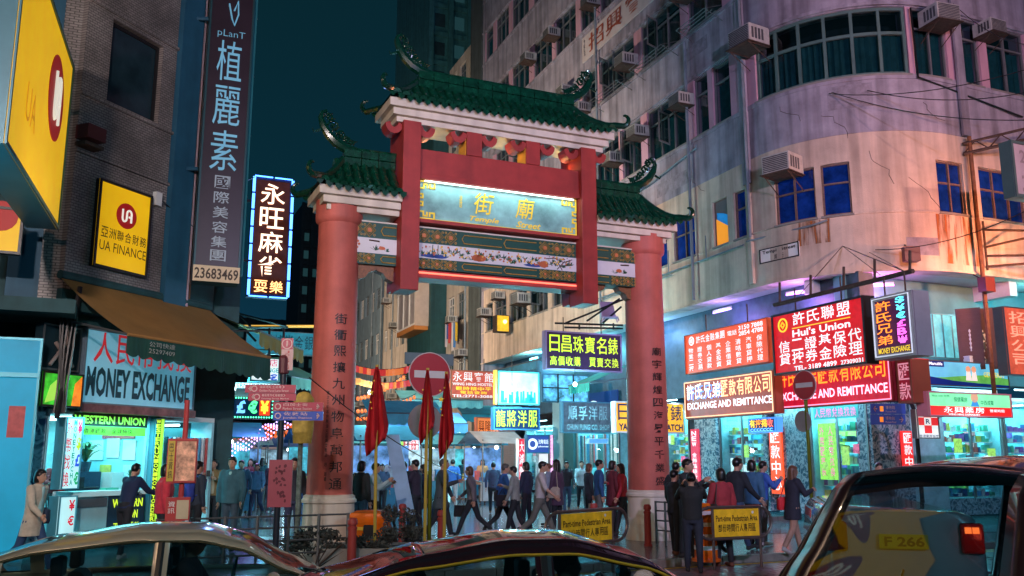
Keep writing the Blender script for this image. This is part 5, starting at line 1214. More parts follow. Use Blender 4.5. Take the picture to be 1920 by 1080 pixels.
lpart('ledge', CH, 0, 2.55, -.05, -.001, 7.75, 7.82, TILE)
fm = MB()
for a, b, c, d in ((.65, 2.1, 9.07, 9.14), (.65, 2.1, 10.81, 10.88), (.65, .72, 9.14, 10.81), (2.03, 2.1, 9.14, 10.81)): fblock(fm, CH, a, b, .12, .2, c, d)
w_ = fm.build('window', BLACK, lb); pm = MB(); pm.quad(CH.pt(.72, .16, 9.14), CH.pt(2.03, .16, 9.14), CH.pt(2.03, .16, 10.81), CH.pt(.72, .16, 10.81)); o = pm.build('pane', M('dark big pane', (.012, .03, .04), .08, var=.3), lb); o.parent = w_
lpart('blue_pillar', CH, 2.54, 3.2, -.12, .5, 4.2, 20, BLUEW)
MB().tube([CH.pt(3.28, -.05, 4.4), CH.pt(3.28, -.05, 16)], .05, 8).build('drain_pipe', M('pink pipe', (.5, .36, .42), .5), lb, smooth=True)
MB().tube([CH.pt(3.42, -.0, 4.4), CH.pt(3.42, -.0, 14)], .035, 8).build('drain_pipe', M('brown pipe', (0, 0, 0)), lb, smooth=True)
# road side: recessed blue wall, then dark panels going left
lpart('blue_wall', LB, -1.0, -.02, .35, .7, 4.6, 20, BLUEW)
lpart('tiled_strip', LB, -.42, 0, .1, .34, 4.6, 16, TILE)
lpart('dark_wall', LB, -9, -1.02, .5, .9, 4.6, 20, DKW)
for z in (6.2, 9.6, 13.0):
    for k in range(4):
        s = -2.7 - k * 1.6; fm = MB(); fblock(fm, LB, s, s + 1.2, .44, .49, z, z + 1.9); w_ = fm.build('window', ALU, lb)
        for q in (0, 1): pm = MB(); fblock(pm, LB, s + .06 + q * .57, s + .57 + q * .57, .425, .435, z + .06, z + 1.84); o = pm.build('pane', M('night pane', (0, 0, 0)), lb); o.parent = w_
lpart('canopy_slab', LB, -9, .3, -1.2, .5, 4.35, 4.6, DKW)
lpart('wall_above_shop', CH, 0, 4.2, .0, .4, 4.35, 5.0, DKW)
lpart('chamfer_slab', CH, -.2, 4.4, -.35, .4, 4.55, 4.75, DKW)
# street side of the left building, seen edge-on behind the black sign
LS = Fr(CH.pt(4.2)[0], CH.pt(4.2)[1], -22)
mb = MB(); 
for z0 in range(5, 26, 3):
    mb = MB(); a, b = CH.pt(3.5), CH.pt(4.4); mb.hexa([CH.pt(3.3, .3, z0), CH.pt(4.6, .3, z0), CH.pt(4.6, 5, z0), CH.pt(3.3, 5, z0), CH.pt(3.3, .3, z0 + 1.4), CH.pt(4.6, .3, z0 + 1.4), CH.pt(4.6, 5, z0 + 1.4), CH.pt(3.3, 5, z0 + 1.4)]); mb.build('side_band', DKW, lb)
    mb = MB(); mb.hexa([CH.pt(3.4, .5, z0 + 1.4), CH.pt(4.5, .5, z0 + 1.4), CH.pt(4.5, 5, z0 + 1.4), CH.pt(3.4, 5, z0 + 1.4), CH.pt(3.4, .5, z0 + 3), CH.pt(4.5, .5, z0 + 3), CH.pt(4.5, 5, z0 + 3), CH.pt(3.4, 5, z0 + 3)]); mb.build('side_window', M('night pane', (0, 0, 0)), lb)
# further buildings down the left side of the street
LF = Fr(*CH.pt(5.2)[:2], -24)
for k, (o_, w_, h_, c_) in enumerate(((0, 12, 26, DKW), (13, 14, 22, TW), (28, 40, 17, BW))):
    t = thing('shophouse', ('dark shophouse right behind the tall black sign', 'second dark shophouse down the left side of the street', 'low blue grey block at the far left end of the street')[k], 'building', tuple(LF.pt(o_ + w_ / 2, 3, 0)))
    f_ = LF; mb = MB(); P = f_.pt; mb.hexa([P(o_, .0, 0), P(o_ + w_, .0, 0), P(o_ + w_, 8, 0), P(o_, 8, 0), P(o_, .0, h_), P(o_ + w_, .0, h_), P(o_ + w_, 8, h_), P(o_, 8, h_)]); mb.build('block', c_, t)
# left building small fittings
for s, z, l_ in ((3.9, 9.4, 'air conditioner under the teal plastic hood left of the black sign'), (3.9, 8.0, 'lower air conditioner left of the black sign')):
    o = ac(CH, s, z, l_, -.1, .8)
t = thing('plastic_hood', 'bright teal plastic rain hood above two air conditioners', 'canopy', tuple(CH.pt(3.9, -.3, 10.2)))
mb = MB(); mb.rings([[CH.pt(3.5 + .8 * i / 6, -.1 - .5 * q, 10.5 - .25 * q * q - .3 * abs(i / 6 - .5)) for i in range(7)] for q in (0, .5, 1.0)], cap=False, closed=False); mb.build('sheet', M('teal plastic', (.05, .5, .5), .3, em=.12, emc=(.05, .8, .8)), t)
t = thing('alarm_box', 'small dark red alarm box at the edge of the tiled wall', 'alarm', tuple(CH.pt(.15, -.1, 7.9))); mb = MB(); fblock(mb, CH, -.05, .40, -.35, -.02, 8.0, 8.28); mb.build('case', M('dark red box', (.10, .02, .02), .4), t); mb = MB(); fblock(mb, CH, -.05, .42, -.3, -.02, 7.86, 7.93); mb.build('shelf', RUST, t)
t = thing('junction_box', 'small white junction box at the top corner of the yellow finance panel', 'box', tuple(CH.pt(2.2, -.1, 7.3))); mb = MB(); fblock(mb, CH, 2.1, 2.27, -.12, -.01, 7.2, 7.5); mb.build('case', WHITEP, t); MB().tube([CH.pt(2.25, -.1, 7.35), CH.pt(3.3, -.1, 7.0)], .012, 4).build('wire', BLACK, t)
# yellow finance panel
YF = E('yellow panel', (.92, .50, .004), .62, .10, 1.5); DB = M('dark red print', (.35, .01, .01), .5, em=.25, emc=(.5, .01, .01), var=0); WP = E('white print soft', (.85, .8, .7), .7); KP = M('dark brown print', (.05, .025, .01), .5, var=0)
pl = plane(CH, .57, 2.0, 5.55, 7.36, -.10)
g = lightbox('finance_sign', 'yellow finance panel with a dark red round emblem on the tiled wall', 'sign', pl, YF, BLACK, .1, .05)
mb = MB(); pl.disc(mb, .53, .66, .27, 0, .012, 28); mb.build('emblem', DB, g)
def ua(g, pl, cu, cv, w, h, r_):
    mb = MB(); a = lambda x, y: (cu + x * w / pl.w, cv + y * h / pl.h)
    pts = [a(-.85, .9)] + [a(-.85, -.3)] + [a(-.45 + .4 * math.cos(t), -.4 + .5 * math.sin(t)) for t in [PI + k * PI / 6 for k in range(7)]] + [a(-.05, .3)] + [a(.4 + .45 * math.cos(t), .4 + .5 * math.sin(t)) for t in [PI - k * PI / 6 for k in range(7)]] + [a(.85, -.9)]
    pl.line(mb, pts, r_, .02, 6); pl.line(mb, [a(.85, -.1), a(.35, -.1)], r_, .02, 6); mb.build('emblem_letters', WP, g)
ua(g, pl, .53, .66, .14, .14, .022)
letters(g, pl, [('-亞洲聯合財務', .08, .35, .95, .47)], KP, .015, .012); letters(g, pl, [('UA FINANCE', .08, .20, .95, .31)], KP, .0, .012, 'print_lettering')
# big yellow projecting sign
pA = at(8, 858, 11.1); a_ = Vector((at(8, 262, 11.1).x, 11.1)); b_ = Vector((at(108, 430, 15.6).x, 15.6))
fy = Fr(a_.x, a_.y, math.degrees(math.atan2(b_.x - a_.x, b_.y - a_.y))); sy = (b_ - a_).length
zb = fy.hit(8, 270)[1]; pl = plane(fy, -.0, sy, zb, zb + 3.1, 0)
g = lightbox('projecting_finance_sign', 'huge yellow projecting sign with a tall dark red oval, top left', 'sign', pl, YF, M('blue grey rim', (.04, .12, .16), .4, .3), .5, .06)
mb = MB(); pl.disc(mb, .70, .62, .72, 0, .012, 32); mb.build('emblem', DB, g); ua(g, pl, .70, .62, .26, .44, .035)
letters(g, pl, [('UA', .22, .24, .38, .42)], M('faded print', (.62, .30, .01), .6, em=.3, emc=(.7, .3, .0), var=0), .0, .01, 'faded_lettering')
lamp('sign_spot', 'SPOT', pl.P(.45, -.25, 1.6), (1, .72, .3), 120, .1, pl.P(.5, .25, 0), spot=110)
t = thing('sign_bracket', 'blue steel frame carrying the huge yellow sign', 'bracket', tuple(pl.P(.5, 1, -.3)))
for v in (.1, .9): MB().tube([pl.P(1, v, -.25), LB.pt(-1.2, .4, pl.P(1, v).z)], .05, 6).build('arm', BLUEW, t)
# lower left small yellow sign
pl = fpl(-20, 385, 38, 478, 15.6, 66); g = lightbox('small_yellow_sign', 'small yellow sign with a dark red emblem at the left edge', 'sign', pl, YF, BLACK, .15, .05); mb = MB(); pl.disc(mb, .35, .8, .28, 0, .012); mb.build('emblem', DB, g)
# black hanging sign
pl0 = at(362, 500, 19.5); f_ = Fr(pl0.x, pl0.y, 66); s1 = f_.hit(449, 512)[0]; z0 = f_.hit(362, 526)[1]; z1 = 16.2; zp = f_.hit(362, 496)[1]
pl = plane(f_, 0, s1, z0, z1, 0); vp = (zp - z0) / (z1 - z0)
g = lightbox('beauty_sign', 'very tall black hanging sign with thin pale blue characters and a phone number', 'sign', pl, M('black face', (.028, .016, .024), .35, var=.2), M('black teal rim', (.02, .07, .08), .4, .3), .5, .04)
BLUEP = M('pale blue letters', (.18, .42, .55), .4, em=.35, emc=(.12, .42, .62), var=0)
Z = lambda y: (f_.hit(400, y)[1] - z0) / (z1 - z0)
for c, y0, y1, a, b, bd in (('植', 72, 148, .22, .78, 0), ('麗', 158, 232, .2, .8, 0), ('素', 242, 318, .2, .8, 0), ('國', 328, 352, .34, .68, .01), ('際', 358, 380, .34, .68, .01), ('美', 386, 408, .34, .68, .01), ('容', 414, 436, .34, .68, .01), ('集', 442, 463, .34, .68, .01), ('團', 468, 489, .34, .68, .01)):
    letters(g, pl, [(c, a, Z(y1), b, Z(y0))], BLUEP if y1 < 325 else M('grey letters', (.3, .36, .4), .4, em=.12, emc=(.5, .6, .7), var=0), bd, .02)
letters(g, pl, [('pLanT', .2, Z(68), .82, Z(52))], BLUEP, -.01, .02)
mb = MB(); pl.line(mb, [(.42, Z(2)), (.5, Z(30)), (.56, Z(42)), (.64, Z(20)), (.62, Z(-6)), (.54, Z(14))], .02, .03, 5); mb.build('feather_emblem', BLUEP, g)
mb = MB(); pl.box(mb, .0, 1, .0, vp, .032, .045); mb.build('phone_strip', M('phone strip', (.55, .42, .28), .5, em=.12, emc=(1, .75, .4), var=.1), g); letters(g, pl, [('23683469', .03, vp * .15, .97, vp * .85)], KP, .02, .05, 'phone_number')
MB().tube([pl.P(1.04, .02, -.2), pl.P(1.04, 1, -.2)], .06, 6).build('edge_conduit', M('teal steel', (.04, .25, .28), .4, .3), g)
for k in range(7): MB().tube([pl.P(1.0, .05 + k * .14, -.2), pl.P(1.09, .06 + k * .14, -.2)], .03, 5).build('clamp', STEEL, g)
for v in (.25, .6, .9): MB().tube([pl.P(0, v, -.25), pl.P(-.9, v, -.6)], .05, 6).build('arm', BLUEW, g)
# blue and orange neon 永旺麻雀耍樂
pl = fpl(484, 330, 540, 560, 29, 66); q0 = at(468, 555, 29); f_ = Fr(q0.x, q0.y, 66); s1 = f_.hit(540, 560)[0]; zA = f_.hit(478, 330)[1]
pl = plane(f_, -.08, s1, q0.z, zA, 0)
g = lightbox('mahjong_neon', 'upright neon sign with white orange characters inside a blue tube border', 'sign', pl, E('neon dark face', (.06, .012, .004), .6, .3), M('dark navy rim', (.01, .03, .08)), .4, .10)
NW = E('neon orange white', (1, .42, .16), 3.2)
letters(g, pl, [('|永旺麻雀', .20, .15, .80, .96)], E('neon outline', (1, .15, .01), 1.2), .055, .03, 'neon_glow_outline'); letters(g, pl, [('|永旺麻雀', .20, .15, .80, .96)], E('neon warm white', (1, .78, .55), 2.4), .012, .06)
letters(g, pl, [('-耍樂', .12, .035, .88, .135)], NW, .02, .05, 'neon_lettering')
for d, e_ in ((.035, BLN), (.0, BLN)):
    mb = MB()
    for n_, (A0, A1) in enumerate((((d, .0), (1 - d, 0)), ((1 - d, 0), (1 - d, 1)), ((1 - d, 1), (d, 1)), ((d, 1), (d, 0)))):
        k = 2 if n_ % 2 == 0 else 7
        for i in range(k):
            a = tuple(A0[j] + (A1[j] - A0[j]) * (i + .06) / k for j in (0, 1)); b = tuple(A0[j] + (A1[j] - A0[j]) * (i + .94) / k for j in (0, 1)); pl.line(mb, [a, b], .022, .07, 6)
    mb.build('border_tube', e_, g)
lamp('neon_glow', 'AREA', pl.P(.5, .5, .3), (.15, .35, 1), 90, 1.0, pl.P(.5, .5, 5), size_y=3.5)
MB().tube([pl.P(0, .8, -.2), pl.P(-1.2, .8, -.5)], .05, 6).build('arm', RUST, g); MB().tube([pl.P(0, .3, -.2), pl.P(-1.2, .3, -.5)], .05, 6).build('arm', RUST, g)
# money exchange shop on the chamfer
pl = plane(CH, .42, 3.5, 2.82, 4.28, -.25)
g = lightbox('money_exchange_sign', 'pale blue banner with red characters and dark MONEY EXCHANGE letters under the brown awning', 'sign', pl, M('banner blue', (.32, .60, .74), .5, em=.26, emc=(.15, .65, .9), var=.12), M('banner rim', (.15, .2, .25)), .2, .03)
letters(g, pl, [('-人民幣找換', .06, .56, .97, .97)], E('banner red text', (.62, .02, .03), .5), .05); letters(g, pl, [('MONEY EXCHANGE', .03, .10, .95, .50)], M('dark teal text', (.01, .06, .09), .5, var=0), .035, .012, 'print_lettering')
pl2 = plane(CH, .42, 3.55, 2.66, 2.82, -.30); t = thing('awning_box', 'rusty red and grey shutter box under the money exchange banner', 'shutter box', tuple(CH.pt(2, -.2, 2.66))); mb = MB(); pl2.box(mb, 0, 1, 0, 1, -.3, 0); mb.build('box', M('worn red metal', (.25, .10, .10), .5, .2, var=.6, sc=3), t)
SH = thing('money_exchange_shop', 'small cyan lit money exchange booth with counter and glass window on the left', 'shop', tuple(CH.pt(1.5, 0, .12)))
def sp(name, s0, s1, o0, o1, z0, z1, mat, parent=None): mb = MB(); fblock(mb, CH, s0, s1, o0, o1, z0, z1); o = mb.build(name, mat, SH); return o
sp('back_wall', .0, 2.55, 2.2, 2.3, .12, 2.7, CYW); sp('side_wall', -.05, 0, 0, 2.2, .12, 2.7, CYW); sp('side_wall', 2.45, 2.53, 0, 2.2, .12, 2.7, M('pale cyan jamb', (.3, .65, .72), .5)); sp('ceiling', 0, 2.5, 0, 2.2, 2.62, 2.7, WHITEP)
sp('counter_top', .52, 2.44, -.18, .35, 1.06, 1.16, WHITEP); sp('counter_front', .56, 1.45, -.1, 0, .12, 1.06, M('pale cyan panel', (.35, .62, .66), .4)); sp('cabinet_drawer', .62, 1.4, -.13, -.101, .86, 1.02, STEEL)
sp('dark_front', 1.46, 2.44, -.1, 0, .12, 1.06, M('navy panel', (.01, .04, .08), .4))
pl = plane(CH, 1.46, 2.44, .12, 1.06, -.101); letters(SH, pl, [('WESTERN', .1, .74, .92, .92), ('UNION', .35, .50, .8, .68), ('-西聯匯款', .15, .22, .9, .42)], YG, .03, .01)
pl = plane(CH, .56, 2.40, 2.43, 2.64, -.02); sp('fascia', .54, 2.44, -.01, .05, 2.42, 2.66, M('black green', (.0, .03, .01), .4)); letters(SH, pl, [('WESTERN UNION', -.02, .12, .97, .88)], E('sign green', (.25, 1, .1), 1.1), .03, .012)
sp('green_strip', .56, 2.40, -.012, .0, 2.24, 2.41, E('strip green', (.15, .8, .05), .8)); pl = plane(CH, .56, 2.40, 2.24, 2.41, -.013); letters(SH, pl, [('-香港匯款 全球特快', .12, .2, .8, .75)], KP, .01, .008)
pm = MB(); pm.quad(CH.pt(.56, .02, 1.16), CH.pt(2.4, .02, 1.16), CH.pt(2.4, .02, 2.24), CH.pt(.56, .02, 2.24)); pm.build('pane', GLASS('shop glass', (0, 0, 0)), SH)
for o_, z, w, h, m_ in ((.25, 1.75, .35, .42, WHITEP), (.7, 1.8, .35, .4, WHITEP), (1.15, 1.75, .4, .42, WHITEP), (1.7, 1.6, .3, .5, GOODS[1]), (.3, 1.35, .25, .3, GOODS[6]), (.9, 1.4, .3, .25, GOODS[4]), (.3, 2.2, .9, .12, GOODS[2])): sp('notice', 2.42, 2.445, o_, o_ + w, z, z + h, m_)
sp('cabinet', 1.25, 1.85, .55, .9, 1.0, 1.52, M('dark cabinet', (.02, .05, .09), .4)); sp('cabinet_shelf', 1.3, 1.8, .53, .549, 1.2, 1.22, STEEL); sp('printer', 2.0, 2.3, .4, .7, 1.16, 1.5, WHITEP); sp('monitor', 1.0, 1.25, .35, .4, 1.2, 1.42, BLACK); sp('cash_tray', 1.6, 1.9, .1, .3, 1.161, 1.2, GOODS[3])
for k in range(3): MB().tube([CH.pt(.8 + k * .7, .2, 2.58), CH.pt(.8 + k * .7, 1.9, 2.58)], .025, 6).build('ceiling_tube', TR, SH)
lamp('booth_light', 'AREA', CH.pt(1.4, .9, 2.5), (.25, .9, 1), 70, 2.0, CH.pt(1.4, .9, 0), size_y=1.4)
lamp('booth_front_light', 'AREA', CH.pt(1.4, -.45, 2.6), (.15, .85, 1), 60, 2.6, CH.pt(1.4, -.6, 0), size_y=.12)
def plant(name, label, p, h=.5, n=14, mat=None, pot=True, spread=.3, cat='plant', lw=.03):
    t = thing(name, label, cat, tuple(p)); p = Vector(p)
    if pot: MB().lathe([(.09, p.z), (.13, p.z + .2)], 12, (p.x, p.y)).build('pot', M('plant pot', (.05, .08, .12), .4), t)
    mb = MB(); z = p.z + (.18 if pot else 0)
    for i in range(n):
        a = rnd.uniform(0, 2 * PI); r_ = rnd.uniform(.3, 1) * spread; hh = h * rnd.uniform(.6, 1); b = Vector((math.cos(a), math.sin(a), 0)); c = Vector((-b.y, b.x, 0))
        base = Vector((p.x, p.y, z)); pts = [base, base + b * r_ * .4 + Vector((0, 0, hh * .7)), base + b * r_ * .8 + Vector((0, 0, hh)), base + b * r_ * 1.15 + Vector((0, 0, hh * .85))]
        ws = (lw * .4, lw, lw * .8, .003)
        for k in range(3): mb.quad(pts[k] - c * ws[k], pts[k] + c * ws[k], pts[k + 1] + c * ws[k + 1], pts[k + 1] - c * ws[k + 1])
    mb.build('leaves', mat or M('plant leaf', (.03, .14, .05), .4, var=.4, sc=8), t); return t
plant('potted_plant', 'spiky potted plant at the left of the booth window', CH.pt(.85, .45, 1.35), .6, 20, spread=.3); plant('potted_plant', 'bushy potted palm in the middle of the booth window', CH.pt(1.55, .7, 1.52), .42, 34, spread=.4, lw=.04); plant('potted_plant', 'small potted plant on the counter right end', CH.pt(2.25, .15, 1.16), .22, 12, spread=.12)
# white vertical sign 外幣找換
pl = plane(CH, .10, .50, 1.22, 2.55, -.30); g = lightbox('upright_money_sign', 'white upright lightbox with red characters and coloured currency signs beside the booth', 'sign', pl, E('white cyan face', (.5, .9, .95), .85), M('cyan steel', (.1, .4, .5), .4, .3), .25, .02)
letters(g, pl, [('|外幣找換', .05, .02, .40, .97)], E('sign red text', (.7, .01, .04), .7), .03); letters(g, pl, [('|MONEYEXCHA', .46, .05, .62, .97)], E('sign green text', (.0, .35, .25), .7), .03)
for c, col_, v in (('¥', (.8, .02, .1), .77), ('$', (.5, .7, .02), .54), ('£', (.02, .1, .7), .31), ('€', (.0, .4, .15), .06)): letters(g, pl, [(c, .68, v, .93, v + .18)], E('cur ' + c, col_, .8), .04, .014, 'currency_sign')
pl = plane(CH, .10, .50, .2, 1.1, -.30); g = lightbox('lower_money_sign', 'white lower sign panel hidden behind the waiting woman', 'sign', pl, E('white cyan face', (0, 0, 0)), M('cyan steel', (0, 0, 0)), .25, .02); letters(g, pl, [('¥', .55, .7, .9, .92), ('€', .55, .4, .9, .6)], E('sign red text', (0, 0, 0)), .03)
# marble pilaster and bright panel at the far left
o = gpier('marble_pillar', 'dark marble pillar at the left end of the booth', LB, -.55, -.05, .12, 2.9, MARBLE('dark marble', (.02, .05, .12), (.3, .5, .6), 3), -.1, .4)
pl = plane(LB, -4.5, LB.hit(60, 858, -.9)[0], .0, 3.9, -.9); g = lightbox('cyan_wall_panel', 'large smooth glowing cyan wall panel at the left edge', 'panel', pl, E('cyan panel', (.0, .30, .50), .7, .25, .45), M('cyan steel', (0, 0, 0)), .2, .04)
mb = MB(); pl.box(mb, 0, 1, .82, .84, .0, .06); mb.build('ledge', M('cyan steel', (0, 0, 0)), g)
lamp('panel_glow', 'AREA', pl.P(.6, .5, .3), (.1, .75, 1), 60, 2, pl.P(.6, .5, 5), size_y=3)
# reflective shop corner above booth: green/orange picture box
pl = plane(CH, -.55, .36, 2.72, 3.35, -.35); g = lightbox('picture_box', 'green and orange picture box left of the money exchange banner', 'sign', pl, E('green picture', (.05, .5, .03), .8, .8, 3), BLACK, .2, .03); 
mb = MB(); pl.poly(mb, [(.75, .02), (.98, .02), (.98, .95), (.8, .7)], .0, .01); mb.build('print_orange', E('orange print', (1, .25, .02), .9, .5, 6), g); mb = MB(); pl.poly(mb, [(.1, .1), (.35, .2), (.4, .85), (.2, .6)], .0, .01); mb.build('print_lime', E('lime print', (0, 0, 0)), g)
pl = plane(CH, -.5, .36, 3.4, 4.25, -.2); g = simple_board('glazed_corner', 'dark glazed corner box with reflections modelled as pale bars over the picture box', 'window', pl, M('dark big pane', (0, 0, 0)), .2, STEEL)
for (u, v, u2, v2) in ((.2, .1, .8, .9), (.8, .1, .3, .6), (.55, .95, .75, .15)): mb = MB(); pl.line(mb, [(u, v), (u2, v2)], .035, .04, 6); mb.build('painted_reflection', M('reflection paint', (.45, .35, .32), .3, .3), g)  # pale bars imitate reflections on the dark glass
t = thing('cable_bundle', 'tangle of black cables on a post at the booth corner', 'cables', tuple(CH.pt(-.3, -.4, 2.7)))
for k in range(5): MB().tube([CH.pt(-.3 + k * .05 + .04 * math.sin(i + k), -.42 - .02 * k, 2.6 + i * .4) for i in range(6)], .022, 5).build('cable', BLACK, t)
MB().tube([CH.pt(-.25, -.45, 2.5), CH.pt(.05, -.4, 5.0)], .05, 6).build('post', BLACK, t)
# vertical WESTERN UNION MONEY ORDER strip and clothes rack shop
pl = plane(CH, 2.54, 2.80, .45, 2.62, -.12); g = lightbox('upright_union_sign', 'narrow dark upright sign with lime letters between booth and clothes', 'sign', pl, M('black green', (0, 0, 0)), M('cyan steel', (0, 0, 0)), .15, .01); mb = MB(); pl.box(mb, .70, .99, .0, 1, .0, .02); mb.build('lime_strip', E('lime strip', (.45, .9, .05), .8, .15), g)
letters(g, pl, [('|WESTERNUNION|MONEYORDER', .12, .02, .62, .99)], YG, .03)
t = shop('clothes_stall', 'bright cyan stall with hanging blue clothes right of the booth', CH, 2.85, 4.6, 2.6, power=70, shelves=False, glass=False, hang=True, z0=.12)
# brown awning with green valance
AWN = M('brown canvas', (.28, .15, .045), .8, var=.12, sc=2); GRV = M('dark green canvas', (.012, .07, .055), .8, var=.15)
t = thing('shop_awning', 'large brown sloping awning with a dark green scalloped valance over the booth', 'awning', tuple(CH.pt(1.8, -.8, 4.2)))
n_ = Vector((-CH.y[0], -CH.y[1], 0)); W0, W1 = CH.pt(-.1, -.02, 5.2), CH.pt(4.1, -.02, 5.2); Fz = -1.2
def awp(u, q): return W0.lerp(W1, u) + n_ * 1.8 * q + Vector((0, 0, Fz * q - .10 * math.sin(q * PI) * (.6 + .4 * math.sin(u * 9))))
mb = MB(); mb.rings([[awp(i / 20, q / 8) for q in range(9)] for i in range(21)], cap=False, closed=False); mb.build('cover', AWN, t, smooth=True)
mb = MB(); top, bot = [], []
for i in range(57):
    a = awp(i / 56, 1); top.append(a - Vector((0, 0, .01))); bot.append(a - Vector((0, 0, .34 + .13 * (i / 56) + .06 * abs(math.sin(i * PI / 4)))) + n_ * .03 * math.sin(i * .8))
mb.rings([top, bot], cap=False, closed=False); mb.build('valance', GRV, t)
pl = Pl(awp(.10, 1) - Vector((0, 0, .30)), awp(.30, 1) - awp(.10, 1), (0, 0, .24), n_); letters(t, pl, [('公司快達', .1, .55, .9, .95), ('25297409', .1, .05, .9, .4)], M('faded white', (.4, .42, .38), .7), .0, .05)
for u in (0, 1): MB().tube([W0.lerp(W1, u) + Vector((0, 0, -.8)), awp(u, 1)], .025, 6).build('arm', STEEL, t)
MB().tube([awp(0, 1), awp(1, 1)], .03, 6).build('front_bar', M('orange bar', (.4, .2, .06)), t)
MB().tube([W0 + Vector((0, 0, .05)), W1 + Vector((0, 0, .05))], .09, 8).build('roller', DKW, t)
# second smaller awnings further down
awning('awning', 'small dull yellow awning behind the brown one', CH.pt(4.6, .6, 5.3), CH.pt(7.5, 1.4, 5.2), n_ * 1.7, .6, M('dull yellow canvas', (.28, .22, .04), .8, var=.2))
awning('awning', 'grey green awning behind the signpost', at(476, 672, 27), at(560, 690, 33), Vector((1.3, -.6, 0)), .6, M('grey green canvas', (.10, .20, .14), .8, var=.2))
t = thing('iron_frame', 'black iron frame over the awnings left of the gate', 'bracket', tuple(at(440, 610, 25)))
for a, b in (((340, 560), (537, 612)), ((400, 614), (540, 614)), ((505, 614), (505, 700)), ((380, 520), (470, 612)), ((385, 555), (385, 600)), ((532, 612), (532, 660)), ((350, 500), (480, 640))): MB().tube([at(*a, 25), at(*b, 25)], .035, 5).build('bar', BLACK, t)
# signs in the mouth of the market
g, pl = gs('exchange_lightbox', 'white lightbox reading HANGE with red characters beside the awning tip', 470, 668, 524, 717, 24, E('white box', (.75, .92, .95), 1.0, .05), M('cyan steel', (0, 0, 0)), [('-找換店', .02, .62, .92, .92)], E('pink red text', (.75, .05, .2), .8), hang=False)
letters(g, pl, [('EXCHANGE', -.0, .38, .94, .56)], E('teal text', (.0, .4, .45), .7), .03, .02, 'print_lettering'); letters(g, pl, [('€', .62, .06, .92, .32)], E('blue text', (.02, .1, .6), .8), .04, .02, 'currency_sign')
g, pl = gs('duty_free_strip', 'thin white sign reading WESTERN UNION FREE over the LED board', 412, 716, 530, 730, 24.5, E('white box', (0, 0, 0)), ALU, [('WESTERN UNION FREE', .03, .15, .97, .85)], M('dark teal text', (0, 0, 0)), hang=False, rw=.01)
g, pl = gs('currency_led', 'LED board with green dot border and blue, green and orange currency signs', 414, 743, 512, 786, 23, E('led face', (.0, .02, .06), .8), BLACK, hang=False)
for c, col_, u in (('$', (.05, .2, .5), .07), ('£', (.15, .5, 1), .30), ('€', (.1, 1, .35), .52), ('¥', (1, .7, .05), .74)):
    if c == '¥': mb = MB(); pl.box(mb, .73, .93, .16, .88, .001, .01); mb.build('red_square', E('led red', (.9, .06, .01), 1.0), g)
    letters(g, pl, [(c, u, .24, u + .17, .84)], E('led ' + c, col_, 1.8), .05, .03, 'currency_sign')
mb = MB()
for i in range(20):
    for v in (.07, .95): mb.ball(tuple(pl.P(.03 + i * .0495, v, .03)), .022, 6, 4)
for j in range(5):
    for u in (.02, .975): mb.ball(tuple(pl.P(u, .15 + j * .17, .03)), .022, 6, 4)
mb.build('green_dots', E('green led', (.1, 1, .5), 3), g)
# pale street banner
g, pl = gs('street_banner', 'pale blue cloth banner with dark characters across the street', 462, 618, 590, 668, 30, E('pale blue cloth', (.02, .20, .27), .8, .2), ALU, [('-借據當金銀', .25, .25, .98, .85)], M('dark teal text', (0, 0, 0)), hang=False, t=.06, rw=.02, bold=.0)
MB().tube([at(455, 612, 30), at(600, 612, 32)], .05, 5).build('top_pole', E('amber tube', (1, .55, .1), .8), g)
# market stalls
def stall(i, x, Y, w, col, lab, h=2.5):
    c = ground(x, 1000, 0); X_ = (x - 960) / 1720 * Y; f_ = Fr(X_, Y, 66); t = thing('market_stall', lab, 'market stall', tuple(f_.pt(w / 2, 0, .13))); m_ = M('stall canvas %d' % i, col, .8, var=.2)
    for a, b in ((0, 0), (w, 0), (0, 2), (w, 2)): mb = MB(); mb.tube([f_.pt(a, b, .13), f_.pt(a, b, h)], .03, 6); mb.build('pole', STEEL, t)
    mb = MB(); P = f_.pt; mb.rings([[P(-.2, -.3, h - .15), P(w + .2, -.3, h - .15)], [P(-.2, 1, h + .35), P(w + .2, 1, h + .35)], [P(-.2, 2.3, h - .15), P(w + .2, 2.3, h - .15)]], cap=False, closed=False); mb.build('canopy', m_, t)
    mb = MB(); fblock(mb, f_, 0, w, .2, 1.6, .75, .85); mb.build('table', TIMB, t); mb = MB(); fblock(mb, f_, 0, w, .16, .2, .13, .85); mb.build('table_skirt', m_, t)
    goods(t, f_, .05, w - .05, .3, .85, 30, (.1, .25), (.1, .3)); goods(t, f_, .05, w - .05, .8, .85, 30, (.1, .25), (.2, .5))
    mb = MB(); fblock(mb, f_, 0, w, 1.9, 1.95, .9, h - .3); mb.build('back_panel', E('stall back %d' % (i % 3), ((.1, .6, .7), (.2, .4, .8), (.5, .7, .8))[i % 3], .35, .9, 2.5), t)
    MB().ball(tuple(f_.pt(w / 2, .5, h - .3)), .08, 8, 6).build('bulb', E('stall bulb', (.8, .95, 1), 14), t)
    lamp('stall_light', 'POINT', f_.pt(w / 2, .3, h - .35), (.45, .85, 1), 30, .1)
